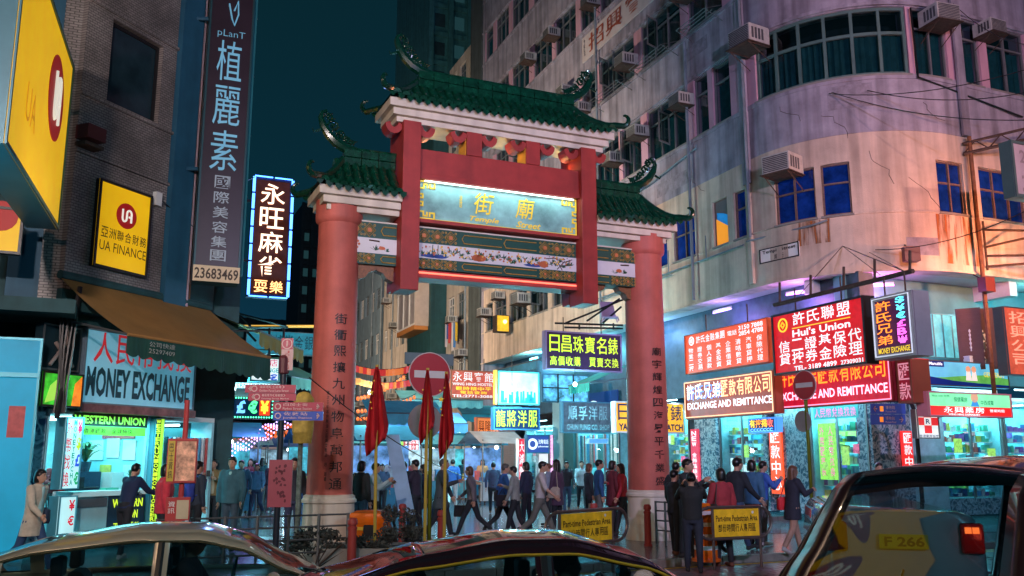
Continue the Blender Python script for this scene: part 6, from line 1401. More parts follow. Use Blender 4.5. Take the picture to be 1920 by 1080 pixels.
for i, a in enumerate(((386, 29, 1.6, (.05, .3, .35), 'market stall under a green canopy nearest the clothes stall', 2.6), (405, 40, 2.2, (.45, .45, .5), 'market stall with a white tent roof in the crowd'), (498, 46, 2.4, (.05, .12, .35), 'market stall with a blue canopy left of the column'), (560, 33, 1.4, (.03, .1, .3), 'market stall with a navy canopy behind the column'), (675, 29, 2.2, (.05, .2, .3), 'market stall with a teal canopy just right of the column'), (450, 62, 3, (.3, .3, .4), 'pale far market stall in the middle of the crowd'), (540, 60, 3, (.1, .2, .3), 'far market stall beside the column'), (700, 42, 3, (.02, .15, .2), 'dark teal market stall behind the leftmost flag'), (770, 44, 2.6, (.1, .35, .4), 'cyan market stall behind the round sign'))): stall(i, *a[:5], **({'h': a[5]} if len(a) > 5 else {}))
for i, a in enumerate(((790, 38, 2.2, (.1, .4, .5), 'bright cyan market stall straight behind the no-entry sign'), (850, 41, 2.4, (.05, .25, .4), 'market stall with a teal canopy between the flags and the cream pillar'), (905, 36, 1.6, (.4, .42, .45), 'small pale stall before the roller shutter'), (668, 36, 2, (.05, .3, .4), 'second teal stall right of the left column'))): stall(20 + i, *a)
for i, (x, y, Y, w, c, l_) in enumerate(((668, 765, 27, 2.2, (.05, .32, .42), 'cyan tarpaulin awning right of the left column under the pennants'), (700, 785, 33, 3, (.08, .2, .4), 'blue tarpaulin awning behind the leftmost flag'), (735, 742, 38, 3.4, (.1, .35, .4), 'long pale teal awning rising behind the round sign'), (850, 770, 40, 3, (.06, .3, .36), 'teal awning between round sign and cream pillar'), (395, 742, 25, 1.6, (.28, .26, .2), 'cream cloth awning left of the LED board'))):
    p = at(x, y, Y); awning('awning', l_, tuple(p + Vector((0, .9, .3))), tuple(p + Vector((w, 1.9, .3))), Vector((.4, -1.3, 0)), .45, M('tarp %d' % i, c, .6, var=.25))
# strings of lanterns and LED garland
LANT = MB().lathe([(.02, -.08), (.05, -.06), (.06, 0), (.05, .06), (.02, .08)], 8).mesh('lantern', True); LANT.materials.append(E('lantern orange', (1, .16, .03), .8))
PEN = MB().box(-.085, .085, -.006, .006, -.22, 0).mesh('pennant'); PEN.materials.append(E('pennant orange', (1, .2, .04), .6))
PEN2 = MB().box(-.085, .085, -.006, .006, -.22, 0).mesh('pennant'); PEN2.materials.append(E('pennant red', (.8, .04, .04), .5))
def garland(i, x0, y0, x1, y1, Y0, Y1, n, kind, lab, sag=.4):
    a, b = at(x0, y0, Y0), at(x1, y1, Y1); t = thing('lantern_string' if kind == 'l' else 'pennant_string', lab, 'string of ' + ('lanterns' if kind == 'l' else 'pennants'), tuple((a + b) / 2)); pts = [a.lerp(b, k / n) - Vector((0, 0, sag * 4 * (k / n) * (1 - k / n))) for k in range(n + 1)]
    MB().tube(pts, .012, 4).build('cord', BLACK, t)
    inv = rootm(t).inverted()
    for k in range(n):
        p = (pts[k] + pts[k + 1]) / 2; o = link('lantern' if kind == 'l' else 'pennant', LANT if kind == 'l' else rnd.choice((PEN, PEN2)), t); o.location = inv @ (p - Vector((0, 0, .12 if kind == 'l' else .0))); o.rotation_euler = (0, 0, R(24) + rnd.uniform(-.4, .4))
for i, a in enumerate(((668, 685, 775, 684, 30, 31, 16, 'p', 'uppermost row of orange pennants beside the column'), (668, 708, 775, 710, 31, 32, 16, 'p', 'second row of orange pennants beside the column'), (668, 742, 760, 700, 33, 36, 15, 'l', 'row of round orange lanterns sloping up beside the leftmost flag'), (668, 765, 780, 738, 34, 36, 16, 'l', 'lower row of lanterns behind the leftmost flag'), (668, 780, 760, 760, 38, 40, 16, 'l', 'lowest far row of lanterns beside the column'),
    (420, 786, 570, 788, 30, 33, 21, 'l', 'upper row of orange lanterns under the LED board'), (415, 798, 570, 800, 34, 36, 21, 'l', 'second row of orange lanterns over the market'), (405, 812, 565, 806, 40, 42, 21, 'l', 'third row of orange lanterns over the market'), (400, 822, 520, 816, 48, 50, 19, 'p', 'far row of red pennants over the market crowd'))): garland(i, *a, sag=.15)
t = thing('led_garland', 'swag of violet LED lights over the market crowd', 'light garland', tuple(at(480, 820, 30)))
for r_ in range(5):
    pts = [at(420 + 135 * k / 26, 858 - 6 * r_ * .9 - 70 * (k / 26) ** 1.2 + 4 * math.sin(k * .9 + r_), 29 + k / 26 * 2) for k in range(27)]
    mb = MB()
    for p in pts: mb.ball(tuple(p), .03, 5, 4)
    mb.build('led_row', E('violet led', (.65, .4, 1), 3.0), t)
lamp('garland_light', 'POINT', at(480, 800, 29), (.6, .3, 1), 90, .4)
MB().ball(tuple(at(402, 765, 23)), .10, 8, 6).build('floodlight_bulb', E('flood white', (.6, .95, 1), 12), None); fo = bpy.data.objects['floodlight_bulb']; tag(fo, 'round white floodlight glowing left of the LED board', 'lamp'); lamp('floodlight', 'POINT', at(402, 765, 22.7), (.45, .9, 1), 60, .12)

# posters on the cyan panel, clutter round the booth
for u, v, w, h, c in ((.90, .55, .06, .14, GOODS[2]), (.84, .30, .05, .10, GOODS[4])): mb = MB(); pl_ = plane(LB, -4.5, LB.hit(60, 858, -.9)[0], .0, 3.9, -.9); pl_.box(mb, u, u + w, v, v + h, .004, .01); tag(mb.build('notice', c), 'small %s notice stuck on the cyan panel at the left edge' % ('red' if c is GOODS[2] else 'ochre'), 'notice')
t = thing('sheet_panel', 'tall pale blue sheet leaning beside the market stall right of the column', 'panel', tuple(at(740, 900, 21))); a, b = at(722, 815, 21.5), at(748, 815, 21.5); a2, b2 = at(748, 965, 21), at(778, 965, 21); MB().hexa([a2, b2, b2 + Vector((0, .05, 0)), a2 + Vector((0, .05, 0)), a, b, b + Vector((0, .05, 0)), a + Vector((0, .05, 0))]).build('sheet', M('pale blue sheet', (.25, .38, .55), .5, var=.15), t)

HT = M('cream tarp', (.50, .42, .26), .8, var=.3, sc=4)
t = thing('hanging_tarp', 'crumpled cream cloth hanging under the awning tip left of the LED board', 'cloth', tuple(at(385, 730, 22))); rs = []
for j in range(9): rs.append([at(366 + 48 * i / 20, 698 + 62 * j / 8, 22) + Vector((0, .10 * math.sin(i * 1.3 + j * .5), .03 * math.sin(i * .8))) for i in range(21)])
mb = MB(); mb.rings(rs, cap=False, closed=False); mb.build('cloth', HT, t, smooth=True)
PZ = 0.0
# ---------------------------------------------------------------- street furniture
def round_sign(name, label, x, y, r, Y, back=True, boardx=None, z0=0.0):
    c = at(x, y, Y); t = thing(name, label, 'road sign', (c.x + .03, Y, z0)); n = Vector((-c.x * .3, -1, 0)).normalized(); ex = Vector((-n.y, n.x, 0))
    if ex.x < 0: ex = -ex
    MB().tube([(c.x + .03, Y + .06, z0), (c.x + .03, Y + .06, c.z + r * .9)], .038, 10).build('post', M('sign post', (.10, .11, PZ), .5, .5, var=.3), t, smooth=True)
    pl = Pl(c - ex * r - Vector((0, 0, r)), ex * 2 * r, (0, 0, 2 * r), n)
    mb = MB(); pl.disc(mb, .5, .5, r, -.02, .0, 36); mb.build('plate', M('sign rim', (.4, .36, .36), .5), t)
    mb = MB(); pl.disc(mb, .5, .5, r * .955, .001, .006, 36); mb.build('red_disc', M('sign red', (.30, .012, .02), .45, var=.12), t)
    mb = MB(); pl.box(mb, .13, .87, .42, .58, .007, .011); mb.build('white_bar', M('sign grey white', (.45, .45, .45), .5), t)
    # grey-backed plate turned the other way and a round plate lower down, seen from behind
    if boardx: mb = MB(); pl.box(mb, -.08, 1.08, .72, .98, -.06, -.03); mb.build('rear_plate', M('grey sheet', (.10, .14, .15), .5, .3), t)
    if back:
        bx, by, br_ = back; c2 = at(bx, by, Y + .12); pl = Pl(c2 - ex * br_ - Vector((0, 0, br_)), ex * 2 * br_, (0, 0, 2 * br_), n); mb = MB(); pl.disc(mb, .5, .5, br_, -.02, .0, 32); mb.build('round_back', M('sheet back', (.22, .19, .18), .55, .2, var=.2), t)
    return t
round_sign('no_entry_sign', 'big dark red no-entry sign behind the flags in the middle', 806, 702, .42, 17.0, (797, 790, .33), True)
round_sign('no_entry_sign', 'dark red no-entry sign in front of the red sign boards on the right', 1508, 722, .30, 18.4, (1505, 790, .215), False)
POLEY = M('yellow pole', (.42, .30, .04), .45); FLAGM = M('flag red', (.38, .008, .014), .8, var=.12, sc=5)
FLAGD = M('flag star yellow', (.8, .55, .03), .6, var=0)
for i, (x, yt, yb, d, l_) in enumerate(((707, 684, 842, -1, 'leftmost red flag with yellow stars drooping on a yellow pole'), (802, 690, 820, 1, 'middle red flag drooping in front of the no-entry sign'), (837, 697, 848, -1, 'right red flag close to the middle one, yellow star near its top'))):
    top = at(x, yt, 15.7); t = thing('flag', l_, 'flag', (top.x, 15.7, PZ)); MB().tube([(top.x + (.05 if i == 0 else 0), 15.7, PZ), tuple(top)], .028, 8).build('pole', POLEY, t, smooth=True)
    z1 = top.z - .04; z0 = at(x, yb, 15.7).z; mb = MB(); rows = []; N = 18; K = 14
    for a in range(N + 1):
        q = a / N; z = z1 + (z0 - z1) * q; w = (.04 + .29 * min(1, q * 1.15) ** .8) * (1 - .25 * max(0, q - .8) / .2); row = []
        for b in range(K + 1):
            u = b / K; side = -1 if u < .42 else 1; x_ = (u - .42 if d < 0 else u - .48) * w * (1.25 if i == 0 else .85)
            row.append((top.x + x_, 15.7 - .05 - .07 * math.sin(u * 15 + q * 3) * q - .03 * math.sin(u * 31), z - (.28 * abs(u - .45) * q if u < .5 else -.32 * (u - .45) * q * q)))
        rows.append(row)
    mb.rings(rows, cap=False, closed=False); o = mb.build('cloth', FLAGM, t, smooth=True, angle=80); sm = o.modifiers.new('thickness', 'SOLIDIFY'); sm.thickness = .006
    mb = MB()
    for k, (dx, dz, r_) in enumerate(((-.07, -.45, .055), (-.02, -.25, .02), (-.07, -.62, .022), (-.09, -.30, .02), (-.05, -.72, .02)) if i != 1 else ((-.08, -.5, .02), (-.06, -.35, .02))):
        cx, cz = top.x + dx, z1 + dz; pts = []
        for j in range(10): rr = r_ if j % 2 == 0 else r_ * .42; an = PI / 2 + j * PI / 5; pts.append((cx + rr * math.cos(an), cz + rr * math.sin(an)))
        i0 = len(mb.v); mb.v += [(p[0], 15.7 - .165, p[1]) for p in pts] + [(p[0], 15.7 - .155, p[1]) for p in pts]; mb.f.append(tuple(range(i0, i0 + 10)))
        for j in range(10): mb.f.append((i0 + j, i0 + (j + 1) % 10, i0 + 10 + (j + 1) % 10, i0 + 10 + j))
    mb.build('stars', FLAGD, t)
# orange litter bin
c = at(695, 980, 17.2); t = thing('litter_bin', 'glossy orange litter bin at the foot of the left gate column', 'bin', (c.x, 17.2, PZ), R(-8)); OB = M('orange plastic', (.75, .15, .01), .22, coat=.5, var=.06)
def rrect(w, d, r, n=5):
    pts = []
    for cx, cy, a0 in ((w - r, d - r, 0), (-(w - r), d - r, 90), (-(w - r), -(d - r), 180), (w - r, -(d - r), 270)):
        for k in range(n + 1): a = R(a0 + 90 * k / n); pts.append((cx + r * math.cos(a), cy + r * math.sin(a)))
    return pts
mb = MB(); mb.rings([[(x * k, y * k, z) for x, y in rrect(.31, .27, PZ)] for k, z in ((.9, 0), (1, .05), (1.0, .62), (1.06, .64), (1.06, .74), (.98, .80), (.7, .84), (.2, .85))]); mb.build('shell', OB, t, world=False, smooth=True)
mb = MB(); mb.rings([[(x * .5 + .06, -.275 - q, z * .5 + .47) for x, z in rrect(.22, .25, .06)] for q in (0, .006)]); mb.build('opening', BLACK, t, world=False)
mb = MB(); mb.box(-.2, -.05, -.295, -.285, .5, .56); mb.build('label_plate', YB, t, world=False)
# shrubs and hedge
def leafmass(mb, c, r, n, size=.035):
    sub_ = [(rnd.uniform(-.6, .6), rnd.uniform(-.6, .6), rnd.uniform(-.7, .6), rnd.uniform(.25, .55)) for _ in range(11)]
    for _ in range(n):
        while True:
            v = Vector((rnd.uniform(-1, 1), rnd.uniform(-1, 1), rnd.uniform(-1, 1)))
            if v.length < 1: break
        q = rnd.choice(sub_); v = Vector((q[0], q[1], q[2])) + v * q[3]
        p = Vector((c[0] + v.x * r[0], c[1] + v.y * r[1], c[2] + v.z * r[2])); a = Vector((rnd.gauss(0, 1), rnd.gauss(0, 1), rnd.gauss(0, 1))).normalized(); b = a.orthogonal().normalized(); s = size * rnd.uniform(.6, 1.5)
        mb.poly([p - a * s, p + b * s * .45, p + a * s, p - b * s * .45])
LEAFD = M('purple green leaves', (.05, .055, .05), .6, var=.5, sc=9)
for l_, x, y, Y, r_ in (('round dark shrub beside the orange bin', 757, 985, 16.6, (.42, .35, .36)), ('low dark shrub in front of the left column base', 590, 1012, 15.2, (.6, .3, .22)), ('low shrub right of the red bollard', 700, 1014, 15.6, (.42, .3, .2))):
    c = at(x, y, Y); t = thing('shrub', l_, 'shrub', (c.x, Y, PZ)); mb = MB(); leafmass(mb, (c.x, Y, max(c.z, r_[2])), r_, 1100); mb.build('leaves', LEAFD, t)
    mb = MB()
    for k in range(14): a = rnd.uniform(0, 6.3); mb.tube([(c.x, Y, PZ), (c.x + r_[0] * .8 * math.cos(a), Y + r_[1] * .8 * math.sin(a), r_[2] * rnd.uniform(1, 1.9))], .01, 4)
    mb.build('stems', RUST, t)
t = thing('planter', 'long grey planter box under the flags', 'planter', tuple(at(760, 1020, 16.4).xy) + (0,)); mb = MB(); mb.box(at(600, 1000, 15.6).x, at(860, 1000, 16.4).x, 16.3, 16.4, 0, .34); mb.build('back_wall', CONC, t); mb = MB(); mb.box(at(600, 1000, 15.6).x, at(860, 1000, 16.4).x, 15.2, 15.3, 0, .34); mb.build('front_wall', CONC, t); mb = MB(); mb.box(at(600, 1000, 15.6).x, at(860, 1000, 16.4).x, 15.3, 16.3, 0, .3); mb.build('soil', M('soil', (.04, .03, .025), .9), t)
RB = M('bollard red', (.30, .035, .03), .5, var=.15)
bol = None
for x, yt, Y, l_ in ((661, 985, 15.0, 'dark red bollard nearest the camera beside the left column'), (755, 948, 19.5, 'red bollard behind the shrub'), (828, 964, 17.2, 'red bollard right of the middle flag pole'), (1213, 935, 19.3, 'red bollard between the first barrier and the right column'), (1113, 932, 19.8, 'red bollard behind the first yellow board'), (1515, 935, 19.5, 'red bollard at the foot of the right no-entry post')):
    c = at(x, yt, Y)
    if bol is None:
        t = thing('bollard', l_, 'bollard', (c.x, Y, PZ), 0, 'dark red bollards along the kerb'); MB().lathe([(.09, 0), (.09, .04), (.075, .05), (.07, .66)], 16).build('post', RB, t, world=False, smooth=True); MB().lathe([(.08, .661), (.08, .70), (.06, .71), (.06, .73), (.082, .74), (.082, .80), (.06, .84), (.0, .85)], 16).build('cap', RB, t, world=False, smooth=True); bol = t
    else:
        o = copytree(bol, None, (c.x, Y, PZ)); o['label'] = l_
# part-time pedestrian barriers
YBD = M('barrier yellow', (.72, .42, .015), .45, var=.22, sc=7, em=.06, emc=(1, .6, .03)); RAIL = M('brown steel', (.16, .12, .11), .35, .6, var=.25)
def barrier(label, x0, x1, yt, Y, az, w, bx0, bx1):
    p = at(x0, yt, Y); f_ = Fr(p.x, p.y, az); t = thing('barrier', label, 'barrier', tuple(f_.pt(w / 2, 0, .0))); z1, z0 = .95, .42; r_ = (z1 - z0) / 2 - .01
    pts = [f_.pt(r_ + (w - 2 * r_) * i / 4, 0, z1) for i in range(5)] + [f_.pt(w - r_ + r_ * math.sin(a), 0, (z0 + z1) / 2 + r_ * math.cos(a)) for a in [PI * k / 10 for k in range(1, 10)]] + [f_.pt(w - r_ - (w - 2 * r_) * i / 4, 0, z0) for i in range(5)] + [f_.pt(r_ - r_ * math.sin(a), 0, (z0 + z1) / 2 - r_ * math.cos(a)) for a in [PI * k / 10 for k in range(1, 11)]]
    MB().tube(pts, .028, 8, False).build('frame', RAIL, t, smooth=True)
    for s in (w * bx0, w * bx1): MB().tube([f_.pt(s, 0, -.12), f_.pt(s, 0, z1 - .01)], .026, 8).build('leg', RAIL, t, smooth=True)
    for s in (w * bx0, w * bx1): mb = MB(); fblock(mb, f_, s - .04, s + .04, -.22, .22, -.115, -.09); mb.build('foot', RAIL, t)
    pl = plane(f_, w * bx0 + .02, w * bx1 - .02, z0 + .03, z1 - .035, -.012); mb = MB(); pl.box(mb, 0, 1, 0, 1, -.02, 0); mb.build('board', YBD, t, bevel=.004)
    letters(t, pl, [('Part-time Pedestrian Area', .04, .56, .96, .78), ('-部份時間行人專用區', .08, .18, .92, .46)], M('barrier print', (.02, .015, .01), .5, var=0), .01, .006)
    mb = MB(); pl.disc(mb, .86, .87, .025, .001, .006, 12); mb.build('sticker', WHITEP, t); return t
barrier('yellow pedestrian area board on a barrier turned slightly away, right of the middle car', 1022, 1220, 965, 14.4, 42, 2.2, .16, .80)
barrier('yellow pedestrian area board on a barrier facing the road beside the two photographers', 1303, 1470, 950, 15.9, 66, 1.62, .22, .84)
# striped drum
c = at(1322, 985, 16.6); t = thing('traffic_drum', 'orange traffic drum with white stripes behind the second barrier', 'traffic drum', (c.x, 16.6, PZ)); MB().lathe([(.26, 0), (.26, .05), (.21, .06), (.17, .95), (.12, 1.0)], 20).build('body', OB, t, world=False, smooth=True)
for z in (.2, .4, .6, .8): MB().lathe([(.216 - (z - .06) * .045, z), (.214 - (z - .06) * .045, z + .07)], 20, cap=False).build('stripe', M('reflective stripe', (.7, .7, .7), .3), t, world=False)
# guard rails
for l_, x0, x1, Y0, Y1, n in (('low dark guard rail at the kerb in front of the left column', 300, 655, 13.9, 15.4, 7), ('thin wire guard rail around the right column base', 1228, 1300, 19.6, 18.8, 5)):
    a, b = at(x0, 900, Y0), at(x1, 900, Y1); a.z = b.z = 0; t = thing('guard_rail', l_, 'railing', tuple((a + b) / 2))
    for k in range(n): p = a.lerp(b, k / (n - 1)); MB().tube([p, p + Vector((0, 0, .9))], .025, 6).build('post', STEEL, t)
    for z in (.3, .5, .7, .88): MB().tube([a + Vector((0, 0, z)), b + Vector((0, 0, z))], .016, 5).build('rail', STEEL, t)
# bus stop style information post
c = at(348, 800, 13.8); t = thing('information_post', 'red post with framed picture panel and small red box left of the street', 'information post', (c.x, 13.8, PZ)); DR = M('post red', (.40, .04, .04), .4); f_ = Fr(c.x, 13.8, 75)
MB().tube([(c.x, 13.8, PZ), (c.x, 13.8, 2.66)], .04, 8).build('post', DR, t, smooth=True)
pl = plane(f_, -.23, .20, 1.42, 2.08, -.07); mb = MB(); pl.box(mb, 0, 1, 0, 1, -.1, -.01); mb.build('case', DR, t); mb = MB(); pl.box(mb, .30, .95, .06, .94, -.005, .0); mb.build('picture', M('poster print', (.48, .25, .16), .5, var=.7, sc=9, em=.15, emc=(.8, .4, .25)), t)
mb = MB(); pl.box(mb, .03, .25, .05, .95, -.005, .0); mb.build('yellow_strip', M('strip yellow', (.5, .36, .04), .5), t); letters(t, pl, [('|巴士資訊', .07, .1, .21, .9)], BLACK, .0, .006)
mb = MB()
for q in ((.27, .98, .02, .05), (.27, .98, .95, .98), (.27, .30, .05, .95), (.95, .98, .05, .95)): pl.box(mb, *q, .0, .02)
mb.build('frame', DR, t)
pl = plane(f_, -.2, .14, .88, 1.22, -.07); mb = MB(); pl.box(mb, 0, 1, 0, 1, -.12, 0); mb.build('small_box', DR, t); mb = MB(); pl.box(mb, .45, .95, .08, .88, .001, .008); mb.build('cream_plate', M('cream plate', (.5, .42, .28), .5), t); letters(t, pl, [('|資訊', .1, .3, .38, .85)], WHITEP, .0, .006)
# tourist signpost
def board_at(t, f_, x0, y0, x1, y1, mat, off=-.05, th=.03, name='arrow_board'):
    s0, z1 = f_.hit(x0, y0, off); s1 = f_.hit(x1, y0, off)[0]; z0 = f_.hit(x0, y1, off)[1]; pl = plane(f_, s0, s1, z0, z1, off); mb = MB(); pl.box(mb, 0, 1, 0, 1, -th, 0); mb.build(name, mat, t); return pl
c = at(527, 800, 14.3); t = thing('tourist_signpost', 'signpost with maroon and blue arrow boards and a map panel left of the gate column', 'signpost', (c.x, 14.3, PZ)); f_ = Fr(c.x, 14.3, 84)
MB().tube([(c.x, 14.3, PZ), (c.x, 14.3, 3.65)], .05, 12).build('post', M('post black', (.015, .018, .03), .35), t, smooth=True)
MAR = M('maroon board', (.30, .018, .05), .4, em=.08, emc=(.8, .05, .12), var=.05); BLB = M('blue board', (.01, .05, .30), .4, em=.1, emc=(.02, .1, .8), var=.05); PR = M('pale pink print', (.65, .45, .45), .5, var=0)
for (x0, y0, x1, y1, m_, tx, en, ar) in ((460, 721, 555, 736, MAR, '油麻地（土瓜灣）', 'Golden Food Lane Street', -1), (466, 737, 555, 751, MAR, '廟街夜市（榕樹頭）', 'Evening Street Market', -1), (512, 754, 606, 770, MAR, '白加士街', 'Parkes Street Station', 1), (512, 771, 606, 788, BLB, '佐敦站', 'Jordan Station', 1)):
    pl = board_at(t, f_, x0, y0, x1, y1, m_); a0 = .28 if ar < 0 else .20; letters(t, pl, [('-' + tx, a0, .55, a0 + .5, .90), (en, a0, .12, a0 + .58, .40)], PR, .01, .006)
    mb = MB(); u = .08 if ar < 0 else .92; pl.line(mb, [(u + .05 * -ar * -1 * -1, .5), (u, .5)], .012, .01, 4); pl.line(mb, [(u + .04 * -ar, .78), (u + .0, .5), (u + .04 * -ar, .22)], .011, .012, 4); pl.disc(mb, .18 if ar < 0 else .10, .5, .05, 0, .008, 10, .035); mb.build('arrow_symbol', PR, t)
pl = board_at(t, f_, 528, 655, 550, 694, M('pale pink board', (.55, .36, .36), .5), name='name_board'); letters(t, pl, [('|JORDAN', .3, .05, .7, .95)], DR, .0, .006)
pl = board_at(t, f_, 528, 634, 550, 655, MAR, name='info_board'); letters(t, pl, [('i', .43, .25, .57, .78)], PR, .04, .006); mb = MB(); pl.disc(mb, .5, .5, .085, 0, .006, 16, .07); mb.build('ring_symbol', PR, t)
pl = board_at(t, f_, 505, 862, 549, 951, M('map panel', (.22, .05, .07), .4, em=.05, emc=(1, .1, .2)), -.07, .05, 'map_panel'); mb = MB()
for _ in range(26): blob(mb, pl, rnd.uniform(.25, .75), rnd.uniform(.12, .9), .08, .05, 7, .6, .004)
mb.build('map_print', M('map print', (.10, .01, .025), .5), t)
mb = MB(); mb.lathe([(.06, 3.1), (.085, 3.12), (.085, 3.35), (.06, 3.4)], 10, (c.x, 14.3)); mb.build('collar', M('maroon dark', (.1, .02, .03), .4), t)
c = at(565, 800, 16.5); t = thing('bagged_sign', 'road sign wrapped in yellowish cloth on a worn pole beside the signpost', 'road sign', (c.x, 16.5, PZ)); MB().tube([(c.x, 16.5, PZ), (c.x, 16.5, 2.2)], .045, 8).build('post', M('worn pole', (.12, .16, .14), .6, var=.6, sc=12), t, smooth=True)
mb = MB(); mb.rings([[(c.x + .04 + x * k, 16.45 + y * k, z) for x, y in rrect(.19, .08, .07)] for k, z in ((.85, 2.05), (1, 2.3), (1.02, 2.6), (.95, 2.85), (.55, 2.95), (.15, 2.98))]); mb.build('cloth_bag', M('yellow cloth', (.36, .26, .05), .7, var=.4, sc=7, em=.05, emc=(1, .6, .1)), t, smooth=True)
# blue direction sign at the right
p = at(1718, 800, 21.5); t = thing('direction_sign', 'dark blue direction board with white arrows on a curved black post', 'road sign', (p.x, 21.5, PZ)); a = at(1632, 752, 21.5)
MB().tube([(p.x, 21.5, PZ), (p.x, 21.5, a.z - .25), (p.x - .08, 21.5, a.z - .05), (p.x - .3, 21.5, a.z + .02), (a.x, 21.5, a.z + .02)], .05, 8).build('post', BLACK, t, smooth=True)
f_ = Fr(a.x, 21.5, 88)
for y0, y1, ar in ((757, 776, -1), (777, 796, 1)):
    pl = board_at(t, f_, 1632, y0, 1697, y1, BLB, -.03, .03, 'board'); letters(t, pl, [('-博物館', .42, .45, .7, .8), ('Museum Road', .42, .15, .72, .35)], PR, .0, .006); mb = MB(); u = .08 if ar < 0 else .92; pl.line(mb, [(u - ar * .1, .5), (u, .5)], .012, .01, 4); pl.line(mb, [(u - ar * .05, .75), (u, .5), (u - ar * .05, .25)], .012, .01, 4); mb.build('arrow_symbol', PR, t)
    mb = MB(); pl.box(mb, .26, .36, .25, .75, .001, .008); mb.build('orange_symbol', M('orange print', (.5, .15, .03), .5), t)
# wires across the street
for i, (a, b, l_) in enumerate(((at(580, 708, 16), at(905, 905, 24), 'thin black wire slanting across the left column'), (CB.pt(CB.hit(1555, 178)[0], -.1, CB.hit(1555, 178)[1]), at(1925, 130, 20), 'thin wire from the curved corner rising to the right'), (CB.pt(CB.hit(1560, 175)[0], -.1, CB.hit(1560, 175)[1]), at(1930, 225, 20), 'thin wire from the curved corner falling to the right'), (CB.pt(CB.hit(1625, 172)[0], -.1, CB.hit(1625, 172)[1]), at(1930, 172, 21), 'level thin wire right of the curved corner'), (CB.pt(CB.hit(1780, 8)[0], -.1, CB.hit(1780, 8)[1]), at(1930, 85, 20), 'thin wire at the top right corner'), (CB.pt(CB.hit(1640, 470)[0], -.1, CB.hit(1640, 470)[1]), at(1930, 392, 21), 'thin stay wire over the orange lit wall'), (at(295, 345, 20), at(478, 332, 26), 'thin wire from the tiled wall to the black sign'))):
    t = thing('overhead_wire', l_, 'wire', tuple((a + b) / 2)); n = 12; MB().tube([a.lerp(b, k / n) - Vector((0, 0, .25 * 4 * (k / n) * (1 - k / n))) for k in range(n + 1)], .012, 4).build('wire', BLACK, t)
# small floodlight boxes on the building
for x, y, l_ in ((1706, 478, 'dark red floodlight hanging at the cream wall'), (1845, 535, 'red lamp bracket at the corner pipe')):
    s, z = CB.hit(x, y, -.3); t = thing('wall_floodlight', l_, 'lamp', tuple(CB.pt(s, -.3, z))); mb = MB(); pblock(mb, CB, s - .18, s + .18, -.5, -.25, z - .2, z + .2); mb.build('case', M('dark red box', (0, 0, 0)), t); MB().tube([CB.pt(s, -.3, z + .15), CB.pt(s, 0, z + .35)], .02, 5).build('arm', BLACK, t)

